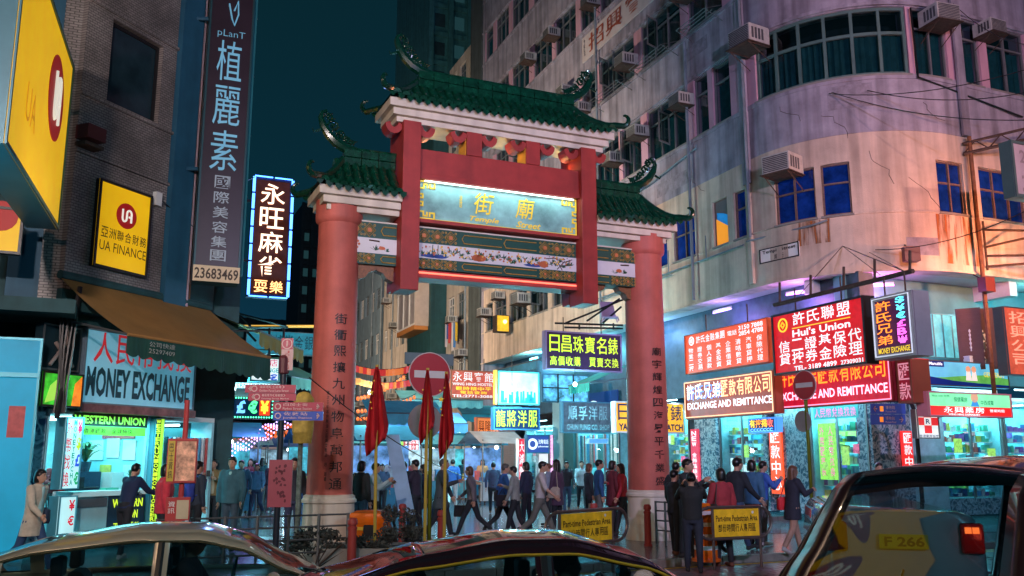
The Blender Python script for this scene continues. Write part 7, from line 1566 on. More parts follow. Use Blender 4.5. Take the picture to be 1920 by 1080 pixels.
# ---------------------------------------------------------------- vehicles
GLC = GLASS('car glass', (.46, .60, .63), .07); TYRE = M('tyre', (.012, .012, .012), .8, var=0); RIM = M('rim metal', (.35, .36, .37), .25, .9, var=0)
def spline(pts, x):
    for (x0, z0), (x1, z1) in zip(pts, pts[1:]):
        if x <= x1:
            t = (x - x0) / (x1 - x0); t = max(0, min(1, t)); t2 = t * t * (3 - 2 * t); return z0 + (z1 - z0) * (t * .6 + t2 * .4)
    return pts[-1][1]
def car(name, label, cat, loc, rz, paint, L=4.5, Wd=1.74, roof=None, belt=.93, hood=None, pillars=(), trim=BLACK, pcol=None, h=1.43, lamp_mat=None, roofmat=None):
    t = thing(name, label, cat, loc, rz); hw = Wd / 2
    # greenhouse: grid over x, classification into glass and body
    x0, x1 = roof[0][0], roof[-1][0]; nx = 56
    body, glass = MB(), MB(); tops = MB()
    def sec(x):
        zr = spline(roof, x); k = max(0.0, min(1, (zr - belt) / (h - belt))); zr = max(zr, belt + .005)
        yt = hw * .93 - (hw * .93 - hw * .70) * k; zs = zr - .07 * k
        side = [(hw * .95, belt), (hw * .945 - (hw * .95 - yt) * .10, belt + (zs - belt) * .10), (hw * .95 - (hw * .95 - yt) * .91, belt + (zs - belt) * .93), (yt, zs), (yt * .93, zr - .022 * k), (yt * .72, zr), (yt * .36, zr + .022 * k), (0, zr + .03 * k)]
        return side
    xs = [x0 + (x1 - x0) * i / nx for i in range(nx + 1)]
    # screens: where the roof line falls steeply
    fs = [p[0] for p in roof]; r0, r1 = hood
    for i in range(nx):
        a, b = sec(xs[i]), sec(xs[i + 1]); xm = (xs[i] + xs[i + 1]) / 2; pil = any(abs(xm - p) < w / 2 for p, w in pillars)
        for sg in (-1, 1):
            for j in range(7):
                A = (xs[i], sg * a[j][0], a[j][1]); B_ = (xs[i + 1], sg * b[j][0], b[j][1]); C_ = (xs[i + 1], sg * b[j + 1][0], b[j + 1][1]); D_ = (xs[i], sg * a[j + 1][0], a[j + 1][1])
                zr = spline(roof, xm)
                isg = False
                if j == 1 and zr > belt + .12 and not pil: isg = True
                if j >= 5 - 0 and (xm < r0 or xm > r1) and j >= 4 and belt + .03 < zr: isg = True
                tgt = glass if isg else (tops if j >= 4 else body)
                if sg > 0: tgt.quad(A, B_, C_, D_)
                else: tgt.quad(D_, C_, B_, A)
    def weld(mb, name_, mat):
        inv = None; me = mb.mesh(name_, False); bm = bmesh.new(); bm.from_mesh(me); bmesh.ops.remove_doubles(bm, verts=bm.verts, dist=.0005); bmesh.ops.recalc_face_normals(bm, faces=bm.faces); bm.to_mesh(me); bm.free(); me.polygons.foreach_set('use_smooth', [True] * len(me.polygons)); me.set_sharp_from_angle(angle=R(45)); me.materials.append(mat); return link(name_, me, t)
    g1 = weld(body, 'pillars', pcol or paint); g2 = weld(tops, 'roof', roofmat or paint); g3 = weld(glass, 'windows', GLC)
    for o in (g1, g2): m_ = o.modifiers.new('thickness', 'SOLIDIFY'); m_.thickness = .03; m_.offset = -1
    # window trims
    for sg in (-1, 1):
        pts = []
        for i in range(nx + 1):
            s_ = sec(xs[i])
            if spline(roof, xs[i]) > belt + .1: pts.append((xs[i], sg * (s_[2][0] + .006), s_[2][1] + .004))
        mb = MB(); mb.tube(pts, .010, 5); mb.build('window_trim', trim, t, world=False)
        for p, w in pillars:
            s_ = sec(p); mb = MB(); mb.tube([(p, sg * (s_[0][0] + .002), belt), (p, sg * (s_[2][0] + .002), s_[2][1])], w * .32, 5, True, .2); mb.build('pillar_cover', pcol or BLACK, t, world=False)
    # lower body
    lb_ = MB(); rs = []; prof = [(-L / 2, .50, .70), (-L / 2 + .06, .36, .86), (-L / 2 + .5, .24, belt), (x0, .22, belt), (0, .20, belt), (x1, .22, belt), (L / 2 - .6, .24, belt - .12), (L / 2 - .1, .34, belt - .28), (L / 2, .45, .55)]
    for x, zb, zt in prof:
        w = hw * (.86 if abs(x) > L / 2 - .02 else .95 if abs(x) > L / 2 - .2 else 1.0)
        rs.append([(x, -w * .9, zb), (x, w * .9, zb), (x, w, zb + .12), (x, w * 1.0, (zb + zt) / 2), (x, w * .965, zt - .04), (x, w * .90, zt), (x, -w * .90, zt), (x, -w * .965, zt - .04), (x, -w, (zb + zt) / 2), (x, -w, zb + .12)])
    lb_.rings(rs); o = lb_.build('body', paint, t, world=False, smooth=True, angle=50)
    for sx in (-L * .30, L * .305):
        for sg in (-1, 1):
            wh = MB(); wh.tube([(sx, sg * (hw - .2), .32), (sx, sg * (hw + .012), .32)], .32, 24); w_ = wh.build('wheel', TYRE, t, world=False); m2 = MB(); m2.tube([(sx, sg * (hw + .0), .32), (sx, sg * (hw + .03), .32)], .2, 14); m2.build('rim', RIM, w_, world=False)
    for sg in (-1, 1):
        mb = MB(); mb.ball((L / 2 - .14, sg * hw * .70, belt - .36), (.12, .16, .09), 10, 6); mb.build('headlight', M('lamp glass', (.5, .5, .5), .1), t, world=False); mb = MB(); mb.ball((-L / 2 + .07, sg * hw * .76, belt - .16), (.09, .14, .09), 10, 6); mb.build('tail_light', M('tail glass', (.3, .01, .01), .15), t, world=False)
        mb = MB(); mb.ball((x1 - .42, sg * (hw + .08), belt + .07), (.07, .11, .08), 10, 6); mb.build('wing_mirror', paint, t, world=False)
        for x in (-.62, .5): mb = MB(); mb.box(x - .08, x + .08, sg * hw * .985 - .012, sg * hw * .985 + .012, belt - .14, belt - .11); mb.build('door_handle', trim, t, world=False)
    mb = MB(); mb.box(x1 - .98, x1 - .94, -.12, .12, h - .17, h - .10); mb.build('rear_view_mirror', BLACK, t, world=False)
    for sg in (-1, 1):
        for x in (.02, -1.2, 1.1): mb = MB(); mb.tube([(x, sg * (hw * 1.002), .35), (x, sg * (hw * 1.004), (belt + .3) / 2), (x, sg * hw * .966, belt - .03)], .006, 4); mb.build('door_seam', BLACK, t, world=False)
        mb = MB(); mb.tube([(x, sg * hw * .93, belt + .012) for x in (x0 + .1, 0, x1 - .1)], .014, 5); mb.build('belt_trim', trim, t, world=False)
        mb = MB(); mb.tube([(x1 - .15 - .1 * k, sg * (.1 + .08 * k), belt + .03 + .05 * k) for k in range(6)], .008, 4); mb.build('wiper', BLACK, t, world=False)
    # interior
    for x in (-.55, .35):
        for sg in (-1, 1): mb = MB(); mb.hexa([(x - .25, sg * .38 - .23, .35), (x + .22, sg * .38 - .23, .35), (x + .22, sg * .38 + .23, .35), (x - .25, sg * .38 + .23, .35), (x - .36, sg * .38 - .2, 1.0), (x - .24, sg * .38 - .2, 1.0), (x - .24, sg * .38 + .2, 1.0), (x - .36, sg * .38 + .2, 1.0)]); mb.build('seat', M('seat cloth', (.03, .03, .035), .8), t, world=False, bevel=.04); mb = MB(); mb.box(x - .36, x - .26, sg * .38 - .12, sg * .38 + .12, 1.02, 1.2); mb.build('head_rest', M('seat cloth', (0, 0, 0)), t, world=False, bevel=.03)
    mb = MB(); mb.box(x1 - .75, x1 - .3, -hw * .85, hw * .85, .6, belt - .02); mb.build('dashboard', M('seat cloth', (0, 0, 0)), t, world=False); mb = MB(); mb.tube([(x1 - .82 + .03 * math.sin(a), -.38 * (-1) + .18 * math.cos(a), belt - .02 + .16 * math.sin(a)) for a in [k * PI / 8 for k in range(17)]], .015, 5); mb.build('steering_wheel', BLACK, t, world=False)
    return t
def scl(t, k):
    t.scale = (k, k, k); ROOTM[t] = ROOTM[t] @ Matrix.Scale(k, 4)
SILV = M('silver car paint', (.60, .50, .38), .3, .2, var=.0, coat=1.0); BLKP = M('black car paint', (.012, .010, .014), .08, .2, var=0, coat=1.0, spec=.6); RDP = M('deep red car paint', (.035, .008, .012), .10, .2, var=0, coat=1.0, spec=.6); MPV = M('maroon black paint', (.03, .010, .014), .28, .1, var=0, coat=1.0)
CHY = M('yellow trim', (.75, .45, .04), .3, .3, var=0)
rdir = GA.rz
def oncar(x, Y): return ((x - 960) / 1720 * Y, Y, -.12)
scl(car('silver_sedan', 'silver saloon car at the lower left with its driver in profile', 'car', oncar(325, 8.3), rdir - R(10), SILV, 4.8, 1.76, [(-2.12, .95), (-1.55, 1.17), (-.95, 1.34), (-.2, 1.43), (.35, 1.42), (.7, 1.33), (1.15, 1.08), (1.42, .95)], .93, (-.92, .60), ((.02, .10), (-1.30, .09)), M('chrome trim', (.4, .33, .2), .2, .8, var=0), None, 1.43), .93)
scl(car('black_sedan', 'glossy dark red car with yellow window trim, lower middle', 'car', oncar(985, 7.0), rdir - R(14), RDP, 4.8, 1.76, [(-2.12, .95), (-1.5, 1.16), (-.9, 1.33), (-.2, 1.43), (.25, 1.43), (.75, 1.31), (1.2, 1.08), (1.5, .95)], .93, (-.90, .62), ((.02, .13), (-1.22, .09)), CHY, CHY if False else None, 1.43, roofmat=RDP), .95)
mp = car('dark_mpv', 'dark maroon people carrier cut by the lower right corner', 'car', oncar(2165, 4.75), rdir - R(6), MPV, 4.7, 1.8, [(-2.2, 1.02), (-2.0, 1.5), (-1.7, 1.76), (-.9, 1.82), (.9, 1.81), (1.38, 1.76), (1.62, 1.32), (1.78, 1.02)], 1.0, (-1.8, 1.30), ((-1.0, .12), (.25, .12)), BLACK, None, 1.80)
mp.rotation_euler = (0, 0, rdir - R(6) + PI)
ROOTM[mp] = Matrix.Translation(Vector(mp.location)) @ Matrix.Rotation(rdir - R(6) + PI, 4, 'Z'); scl(mp, 1.05)
# white hatchback seen through the people carrier's windows
WC = M('white car paint', (.20, .34, .40), .3, .1, var=0, coat=1)
p = at(1700, 1020, 9.4); hb = thing('white_van', 'white van rear with red tail lamp and yellow plate seen through the dark car', 'van', (p.x, 9.4, -.12), R(-14))
mb = MB(); mb.rings([[(x, y, z) for x, y in rrect(.76 * k, 2.0, .18)] for k, z in ((1, .3), (1.0, .95), (.97, 1.05), (.94, 1.25), (.86, 1.34), (.70, 1.38))]); q = mb.build('body', WC, hb, world=False, smooth=True)
for v in q.data.vertices: v.co.y += 2.0
mb = MB(); mb.box(-.55, .45, -.02, .0, .42, .60); mb.build('rear_window', M('dark big pane', (0, 0, 0)), hb, world=False)
mb = MB(); mb.box(.50, .72, -.04, .05, .98, 1.28); mb.build('tail_light', M('tail glass', (0, 0, 0)), hb, world=False, bevel=.03)
for k in (0, 1): mb = MB(); mb.box(.54 + k * .07, .60 + k * .07, -.055, -.041, 1.18, 1.24); mb.build('lit_bulb', E('tail lit', (1, .12, .02), 5), hb, world=False)
mb = MB(); mb.box(-.78, -.56, -.04, .05, .98, 1.28); mb.build('tail_light', M('tail glass', (0, 0, 0)), hb, world=False, bevel=.03)
ROOTM[hb] = Matrix.Translation(Vector(hb.location)) @ Matrix.Rotation(R(-14), 4, 'Z'); mb = MB(); mb.box(-.26, .20, -.035, -.012, 1.02, 1.16); mb.build('number_plate', M('plate yellow', (.42, .36, .03), .5, em=.03, emc=(.6, .7, .03), var=0), hb, world=False)
Rm = ROOTM[hb]; pl = Pl(Rm @ Vector((-.26, -.036, 1.02)), Rm.to_3x3() @ Vector((.46, 0, 0)), (0, 0, .14), Rm.to_3x3() @ Vector((0, -1, 0))); letters(hb, pl, [('F 266', .1, .15, .92, .85)], BLACK, .03, .004, 'plate_lettering')
for sx in (-.75, .75):
    for y in (.8, 3.8): mb = MB(); mb.tube([(sx - .1, y, .32), (sx + .1, y, .32)], .32, 20); mb.build('wheel', TYRE, hb, world=False)
lamp('tail_glow', 'POINT', Rm @ Vector((.72, -.3, 1.15)), (1, .06, .03), 3, .05)
# ---------------------------------------------------------------- people
def cap(mb, p0, p1, r0, r1, n=10, f0=1.0, f1=1.0):
    """tapered limb with rounded ends"""
    p0, p1 = Vector(p0), Vector(p1); t = (p1 - p0); L = t.length; t.normalize(); a = t.orthogonal().normalized(); b = t.cross(a); rs = []
    for q, r_, c in [(-.95, .3, 0), (-.6, .8, 0), (0, 1, 0), (1, 1, 1), (1.6, .8, 1), (1.95, .3, 1)]:
        if c == 0: o = p0 + t * q * r0; rr = r0 * r_
        else: o = p1 + t * (q - 1) * r1; rr = r1 * r_
        rs.append([o + (a * math.cos(2 * PI * j / n) + b * math.sin(2 * PI * j / n)) * rr for j in range(n)])
    mb.rings(rs)
def loft(mb, st, n=14):
    """stations (cx, cy, z, rx, ry)"""
    mb.rings([[(cx + rx * math.cos(2 * PI * j / n), cy_ + ry * math.sin(2 * PI * j / n), z) for j in range(n)] for cx, cy_, z, rx, ry in st])
def remesh(mb, vox, name, extra=None, smooth=2):
    me = mb.mesh(name); o = bpy.data.objects.new('tmp_' + name, me); TMP.collection.objects.link(o)
    m_ = o.modifiers.new('r', 'REMESH'); m_.mode = 'VOXEL'; m_.voxel_size = vox; m_.use_smooth_shade = True
    s_ = o.modifiers.new('s', 'SMOOTH'); s_.factor = .6; s_.iterations = smooth
    out = tmpdg(o); out.name = name
    bpy.data.objects.remove(o); bpy.data.meshes.remove(me)
    if extra is not None:
        bm = bmesh.new(); bm.from_mesh(out); e_ = extra.mesh('x', True); bm.from_mesh(e_); bm.to_mesh(out); bm.free(); bpy.data.meshes.remove(e_)
    out.polygons.foreach_set('use_smooth', [True] * len(out.polygons))
    out.materials.clear(); out.materials.append(None); return out
def rotx(v, a): return Vector((v[0], v[1] * math.cos(a) - v[2] * math.sin(a), v[1] * math.sin(a) + v[2] * math.cos(a)))
def hand(mb, w, d, side, curl=.5):
    """palm, four unequal bent fingers and a side thumb; w wrist, d forearm direction"""
    w, d = Vector(w), Vector(d).normalized(); fwd = Vector((0, -1, 0)); n = (fwd - d * fwd.dot(d)); n = n.normalized() if n.length > .1 else Vector((side, 0, 0)); lat = d.cross(n)
    e_ = w + d * .085; mb.rings([[w + n * x * .9 + lat * y * .9 for x, y in ((-.028, -.012), (.028, -.012), (.028, .012), (-.028, .012))], [w + d * .045 + n * x + lat * y for x, y in ((-.038, -.014), (.038, -.014), (.038, .014), (-.038, .014))], [e_ + n * x + lat * y for x, y in ((-.037, -.011), (.037, -.011), (.037, .011), (-.037, .011))]])
    for k, l_ in enumerate((.066, .076, .070, .054)):
        b = e_ + n * (.028 - k * .0185); m1 = b + (d - lat * side * curl * .4).normalized() * l_ * .5; m2 = m1 + (d - lat * side * curl * 1.3).normalized() * l_ * .5; mb.tube([b - d * .01, m1, m2], [.0095, .0088, .007], 5)
    b = w + d * .03 + n * .032; mb.tube([b, b + (d * .6 + n * .8).normalized() * .035, b + (d * .9 + n * .45 - lat * side * .3).normalized() * .068], [.013, .011, .008], 5)
_P = {}
def body(pose):
    if pose in _P: return _P[pose]
    S = dict(stand=dict(lt=4, rt=-3, lk=2, rk=3, la=6, ra=-4, le=12, re=14, lean=0),
             walk=dict(lt=27, rt=-20, lk=6, rk=30, la=-24, ra=22, le=20, re=28, lean=5),
             walk2=dict(lt=-14, rt=18, lk=38, rk=3, la=16, ra=-18, le=24, re=16, lean=4),
             phone=dict(lt=6, rt=-4, lk=3, rk=3, la=30, ra=34, le=88, re=96, lean=2),
             photo=dict(lt=5, rt=-6, lk=2, rk=5, la=62, ra=66, le=88, re=92, lean=-3),
             bag=dict(lt=16, rt=-12, lk=4, rk=20, la=8, ra=26, le=18, re=84, lean=3),
             lean=dict(lt=8, rt=-8, lk=4, rk=8, la=38, ra=44, le=40, re=34, lean=16),
             sit=dict(lt=84, rt=84, lk=84, rk=84, la=34, ra=36, le=54, re=52, lean=2))[pose]
    hip = Vector((0, 0, .92)); ln = R(S['lean'])
    T = lambda v: hip + rotx(Vector(v) - hip, ln)         # lean forwards (towards -y)
    j = {}
    for sd, sg in (('l', 1), ('r', -1)):
        th = R(S[sd + 't']); kn = R(S[sd + 'k']); h_ = Vector((.092 * sg, 0, .90)); k_ = h_ + Vector((.008 * sg, -math.sin(th) * .43, -math.cos(th) * .43)); a_ = k_ + Vector((0, -math.sin(th - kn) * .41, -math.cos(th - kn) * .41)); j[sd + 'h'], j[sd + 'kn'], j[sd + 'an'] = h_, k_, a_
        sh = T((.185 * sg, 0, 1.42)); ua = R(S[sd + 'a']); el = R(S[sd + 'e']); e_ = sh + rotx(Vector((.035 * sg, 0, -.285)), 0) + Vector((0, 0, 0)); e_ = sh + Vector((.05 * sg, -math.sin(ua) * .28, -math.cos(ua) * .28)); inn = -.09 * sg if S[sd + 'e'] > 50 else .0; w_ = e_ + Vector((inn, -math.sin(ua + el) * .245, -math.cos(ua + el) * .245)); j[sd + 's'], j[sd + 'e'], j[sd + 'w'] = sh, e_, w_
    low = min(j['lan'].z, j['ran'].z) - .085 if pose != 'sit' else 0
    nk, hd = T((0, .005, 1.50)), T((0, -.025, 1.625)); hd = nk + (hd - nk)
    # skin
    b = MB(); loft(b, [(T((0, 0, z)).x, T((0, 0, z)).y, T((0, 0, z)).z, rx, ry) for z, rx, ry in ((.88, .13, .09), (1.1, .125, .085), (1.36, .15, .09), (1.44, .13, .08), (1.47, .07, .06))]); cap(b, T((0, 0, 1.42)), nk + Vector((0, -.01, .06)), .055, .05)
    b.ball(tuple(hd), (.076, .092, .108), 16, 12); b.ball(tuple(hd + Vector((0, -.022, -.055))), (.056, .066, .062), 12, 8); cap(b, hd + Vector((0, -.088, .012)), hd + Vector((0, -.104, -.028)), .011, .016, 8); b.ball(tuple(hd + Vector((0, -.082, -.068))), (.026, .014, .010), 8, 5)
    for sg in (-1, 1): b.ball(tuple(hd + Vector((.077 * sg, .008, -.012))), (.012, .022, .032), 8, 6)
    for sd, sg in (('l', 1), ('r', -1)):
        cap(b, j[sd + 's'], j[sd + 'e'], .045, .038); cap(b, j[sd + 'e'], j[sd + 'w'], .038, .026); cap(b, j[sd + 'h'], j[sd + 'kn'], .07, .048); cap(b, j[sd + 'kn'], j[sd + 'an'], .048, .034)
    x = MB(); 
    for sd, sg in (('l', 1), ('r', -1)): hand(x, j[sd + 'w'], j[sd + 'w'] - j[sd + 'e'], sg, .9 if S[sd + 'e'] > 60 else .4)
    skin = remesh(b, .013, 'body', x)
    # trousers, jacket, coat
    def trous(wd=1.0):
        m_ = MB(); loft(m_, [(0, 0, .84, .15 * wd, .115), (0, 0, .92, .168 * wd, .125), (0, 0, 1.02, .155, .115)])
        for sd in 'lr': cap(m_, j[sd + 'h'], j[sd + 'kn'], .098 * wd, .068 * wd); cap(m_, j[sd + 'kn'], j[sd + 'an'] + (j[sd + 'kn'] - j[sd + 'an']).normalized() * .03, .068 * wd, .054 * wd)
        return remesh(m_, .018, 'trousers')
    def jacket(lo=.90, puff=1.0, sleeve=1.0):
        m_ = MB(); st = [(lo, .178, .128), (1.02, .172, .122), (1.15, .172, .12), (1.30, .195, .13), (1.40, .195, .118), (1.455, .12, .085), (1.50, .075, .07)]
        if lo < .85: st = [(lo, .205, .16)] + st[1:]
        loft(m_, [(T((0, 0, z)).x, T((0, 0, z)).y, T((0, 0, z)).z, rx * (1 + (puff - 1) * .6), ry * puff) for z, rx, ry in st])
        for sd in 'lr':
            cap(m_, j[sd + 's'] - Vector((.02 if sd == 'l' else -.02, 0, 0)), j[sd + 'e'], .074 * puff, .058 * puff)
            if sleeve > .5: cap(m_, j[sd + 'e'], j[sd + 'w'] - (j[sd + 'w'] - j[sd + 'e']).normalized() * .01, .058 * puff, .042 * puff)
        return remesh(m_, .017, 'jacket')
    # shoes
    sh = MB()
    for sd in 'lr':
        a_ = j[sd + 'an']; th = R(S[sd + 't'] - S[sd + 'k']); f_ = Vector((0, -math.cos(th * .55), -math.sin(-th * .55) * -1)); f_ = Vector((0, -math.cos(th), -math.sin(th) * -1 * -1)) if abs(th) < .3 else Vector((0, -math.cos(th * .8), math.sin(th * .8)))
        cap(sh, a_ + Vector((0, .02, -.04)), a_ + f_ * .15 + Vector((0, 0, -.045)), .042, .036); cap(sh, a_, a_ + Vector((0, .0, -.04)), .045, .043)
    shoes = remesh(sh, .015, 'shoes')
    ey = MB()
    for sg in (-1, 1): ey.ball(tuple(hd + Vector((.030 * sg, -.083, .006))), (.012, .006, .006), 6, 4); ey.ball(tuple(hd + Vector((.030 * sg, -.086, .026))), (.018, .005, .004), 6, 4)
    eyes = ey.mesh('eyes', True); eyes.materials.append(None)
    def hair(style):
        m_ = MB(); c = hd
        m_.ball(tuple(c + Vector((0, .018, .026))), (.086, .098, .100), 16, 10)
        if style == 'fringe': m_.ball(tuple(c + Vector((0, -.03, .062))), (.08, .068, .048), 12, 7)
        else: m_.ball(tuple(c + Vector((0, -.02, .072))), (.075, .068, .038), 12, 7)
        if style == 'long':
            loft(m_, [(c.x, c.y + .045, c.z + .02, .088, .075), (c.x, c.y + .065, c.z - .09, .088, .058), (c.x, c.y + .075, c.z - .2, .095, .05), (c.x, c.y + .08, c.z - .30, .07, .03)])
            for sg in (-1, 1): cap(m_, c + Vector((.068 * sg, .0, .03)), c + Vector((.085 * sg, .012, -.14)), .03, .022)
        if style == 'bob': loft(m_, [(c.x, c.y + .03, c.z + .02, .092, .085), (c.x, c.y + .045, c.z - .06, .092, .072), (c.x, c.y + .05, c.z - .11, .08, .06)])
        if style == 'bun': m_.ball(tuple(c + Vector((0, .11, .02))), .045, 10, 7)
        return remesh(m_, .013, 'hair', None, 1)
    _P[pose] = dict(skin=skin, trous=trous, jacket=jacket, shoes=shoes, eyes=eyes, hair=hair, j=j, T=T, hd=hd, low=low, c={})
    return _P[pose]
def got(P_, key, fn):
    if key not in P_['c']: P_['c'][key] = fn()
    return P_['c'][key]
SKIN = M('skin', (.46, .26, .18), .5, var=.05); SKIN2 = M('skin tanned', (.36, .19, .12), .5, var=.05); HB = M('black hair', (.008, .007, .008), .35, var=.2); HBR = M('brown hair', (.10, .04, .02), .4, var=.3, sc=20); HG = M('grey hair', (.06, .06, .06), .5, var=.3)
def cl(c):
    c = tuple(min(.6, q * 1.2 + .002) for q in c); return M('cloth %.3f %.3f %.3f' % c, c, .8, var=.18, sc=9, bump=.25, bsc=25)
JEAN = (.03, .05, .10); DARK = (.012, .014, .02); GREY = (.08, .085, .09)
crowd_no = 0
def person(label, loc, face, pose, top, legs=DARK, hair='short', hc=None, h=1.68, kind='jacket', bag=None, skin=None, inner=None, group=None, z=None, shoe=(.02, .02, .02), extra=None):
    """face: direction the person faces, degrees clockwise from straight away from the camera (180 = towards the camera)"""
    P_ = body(pose); rz = PI + 0 - R(face) + 0.0
    rz = -R(face) + PI          # the model faces -y
    t = thing('person', label, 'person', (loc[0], loc[1], z if z is not None else .012), rz, group); k = h / 1.70
    t.scale = (k * rnd.uniform(.92, 1.08), k * rnd.uniform(.94, 1.1), k); shoe = rnd.choice((shoe, shoe, (.3, .3, .3), (.12, .05, .03))); dz = -P_['low'] if pose != 'sit' else 0
    def add(nm, me, mat, parent=t): o = link(nm, me, parent, mat=mat); o.location = (0, 0, dz) if parent is t else (0, 0, 0); return o
    add('body', P_['skin'], skin or SKIN); add('trousers', got(P_, 'tr', P_['trous']), cl(legs))
    lo = .72 if kind == 'coat' else .90
    if kind == 'shirt': me = got(P_, 'shirt', lambda: P_['jacket'](.90, .94, 0))
    elif kind == 'puffer': me = got(P_, 'puffer', lambda: P_['jacket'](.86, 1.18))
    elif kind == 'coat': me = got(P_, 'coat', lambda: P_['jacket'](.66, 1.04))
    else: me = got(P_, 'jk', P_['jacket'])
    add(kind if kind != 'puffer' else 'padded_jacket', me, cl(top)); add('shoes', P_['shoes'], cl(shoe)); add('eyes', P_['eyes'], BLACK)
    add('hair', got(P_, 'hair' + hair, lambda: P_['hair'](hair)), hc or HB)
    T = P_['T']; inv = None
    def loc_part(nm, mb, mat, smooth=True): me = mb.mesh(nm, smooth, None, 40); me.materials.append(mat); o = link(nm, me, t); o.location = (0, 0, dz); return o
    if inner: mb = MB(); loft(mb, [(T((0, -.085, z_)).x, T((0, -.085, z_)).y, T((0, -.085, z_)).z, w_, .05) for z_, w_ in ((.95, .07), (1.2, .075), (1.4, .05), (1.46, .02))]); loc_part('shirt_front', mb, cl(inner))
    if bag:
        kd, c = bag[0], cl(bag[1])
        if kd == 'backpack':
            mb = MB(); p = T((0, .19, 1.22)); mb.rings([[(p.x + x * q, p.y + y * q, p.z + z_) for x, y in rrect(.15, .085, .05)] for q, z_ in ((.8, -.24), (1, -.18), (1, .1), (.85, .2), (.5, .24))]); loc_part('backpack', mb, c)
            for sg in (-1, 1): mb = MB(); mb.tube([T((.1 * sg, .12, 1.42)), T((.11 * sg, -.02, 1.49)), T((.12 * sg, -.13, 1.38)), T((.13 * sg, -.11, 1.2)), T((.13 * sg, .1, 1.08))], .02, 5, True, .4); loc_part('strap', mb, c)
        elif kd == 'shoulder':
            mb = MB(); p = T((.22, .03, .98)); mb.rings([[(p.x + x * q * .4, p.y + y * q * 1.6, p.z + z_) for x, y in rrect(.15, .1, .04)] for q, z_ in ((.9, -.14), (1, -.1), (.95, .08), (.6, .12))]); loc_part('shoulder_bag', mb, c); mb = MB(); mb.tube([p + Vector((0, .1, .1)), T((.14, .06, 1.45)), T((.12, -.04, 1.46)), p + Vector((0, -.1, .1))], .012, 5); loc_part('strap', mb, c)
        elif kd == 'hand':
            w_ = P_['j']['rw']; mb = MB(); p = w_ + Vector((0, -.02, -.34)); mb.rings([[(p.x + x * q * .6, p.y + y * q * 1.8, p.z + z_) for x, y in rrect(.13, .09, .03)] for q, z_ in ((.9, -.16), (1, -.12), (.9, .12))]); loc_part('carrier_bag', mb, c); mb = MB(); mb.tube([p + Vector((0, .08, .12)), w_ + Vector((0, 0, -.06)), p + Vector((0, -.08, .12))], .008, 4); loc_part('handle', mb, c)
        elif kd == 'phone': 
            w_ = (P_['j']['lw'] + P_['j']['rw']) / 2; mb = MB(); mb.box(w_.x - .04, w_.x + .04, w_.y - .10, w_.y - .09, w_.z + .02, w_.z + .16); loc_part('phone', mb, BLACK, False)
    return t
def pp(x, Y): return ((x - 960) / 1720 * Y, Y)
TOW, AWY, LT, RT = 180, 0, -90, 90
# left side
person('woman in a beige hooded jacket and jeans waiting at the left booth, dark hair', pp(72, 14.6), 100, 'walk', (.42, .36, .28), (.02, .05, .12), 'bob', h=1.62, kind='coat', inner=(.3, .5, .6), bag=('shoulder', (.02, .03, .06)))
person('man in a navy jumper bending over the booth counter', pp(242, 16.6), 20, 'lean', (.008, .018, .06), DARK, 'short', h=1.66, skin=SKIN)
person('teller in a red blouse sitting behind the booth glass', tuple(CH.pt(.95, .75)[:2]), 150, 'sit', (.45, .06, .07), DARK, 'bob', h=1.6, z=.20, skin=SKIN)
person('person in a bright red padded coat behind the information post', pp(313, 16.0), 60, 'stand', (.48, .03, .05), DARK, 'bob', h=1.62, kind='puffer')
person('person in dark clothes with a blue backpack right of the red coat', pp(372, 17.5), 40, 'stand', (.02, .03, .05), DARK, 'short', h=1.66, bag=('backpack', (.03, .06, .35)))
person('man with a mustard jacket holding a camera in the market entrance', pp(402, 21.5), 175, 'phone', (.16, .10, .04), DARK, 'short', h=1.7, kind='jacket', inner=(.3, .28, .2), bag=('phone', DARK))
person('man in an open teal jacket over a pale shirt walking towards the camera', pp(437, 18.2), 180, 'stand', (.03, .10, .13), (.04, .07, .10), 'short', h=1.74, inner=(.25, .6, .55), kind='puffer')
person('man in dark trousers half hidden behind the bagged sign', pp(553, 18.6), 170, 'stand', (.02, .025, .04), (.03, .04, .09), 'short', h=1.72)
person('man in a black jacket with a pale stripe just right of the left column', pp(678, 19.2), 30, 'stand', (.015, .017, .02), (.03, .07, .12), 'bob', h=1.66, bag=('shoulder', (.2, .16, .08)))
person('man with glasses in a pale blue top facing right beside the column', pp(702, 19.6), 95, 'phone', (.30, .42, .48), DARK, 'short', h=1.62)
person('person with a dark backpack walking away past the slanted panel', pp(757, 24), 10, 'walk2', (.02, .03, .035), (.04, .08, .16), 'short', h=1.66, bag=('backpack', (.015, .018, .022)))
person('young man looking down at a phone behind the middle flag', pp(782, 21.6), -70, 'phone', (.02, .015, .03), DARK, 'short', h=1.68, bag=('phone', DARK))
person('person in a dark blue jacket walking left behind the middle pole', pp(800, 22.6), -80, 'walk', (.01, .015, .05), JEAN, 'bob', h=1.64)
person('bald man in a dark grey jacket facing right behind the right flag', pp(828, 20.8), 100, 'bag', (.04, .05, .055), DARK, 'short', HG, 1.72, kind='coat')
person('small far figure in a blue jacket and pale trousers walking away', pp(849, 33), 0, 'walk2', (.02, .08, .28), (.4, .42, .42), 'short', h=1.7)
person('woman in a striped top and black trousers striding left, centre', pp(886, 21.5), -80, 'walk', (.13, .11, .12), DARK, 'bob', h=1.6, bag=('hand', (.01, .01, .012)), hc=HBR)
person('person in a shiny blue and black jacket walking right with a long coat', pp(942, 21.8), 80, 'walk', (.03, .12, .42), DARK, 'short', HG, 1.66, bag=('shoulder', DARK))
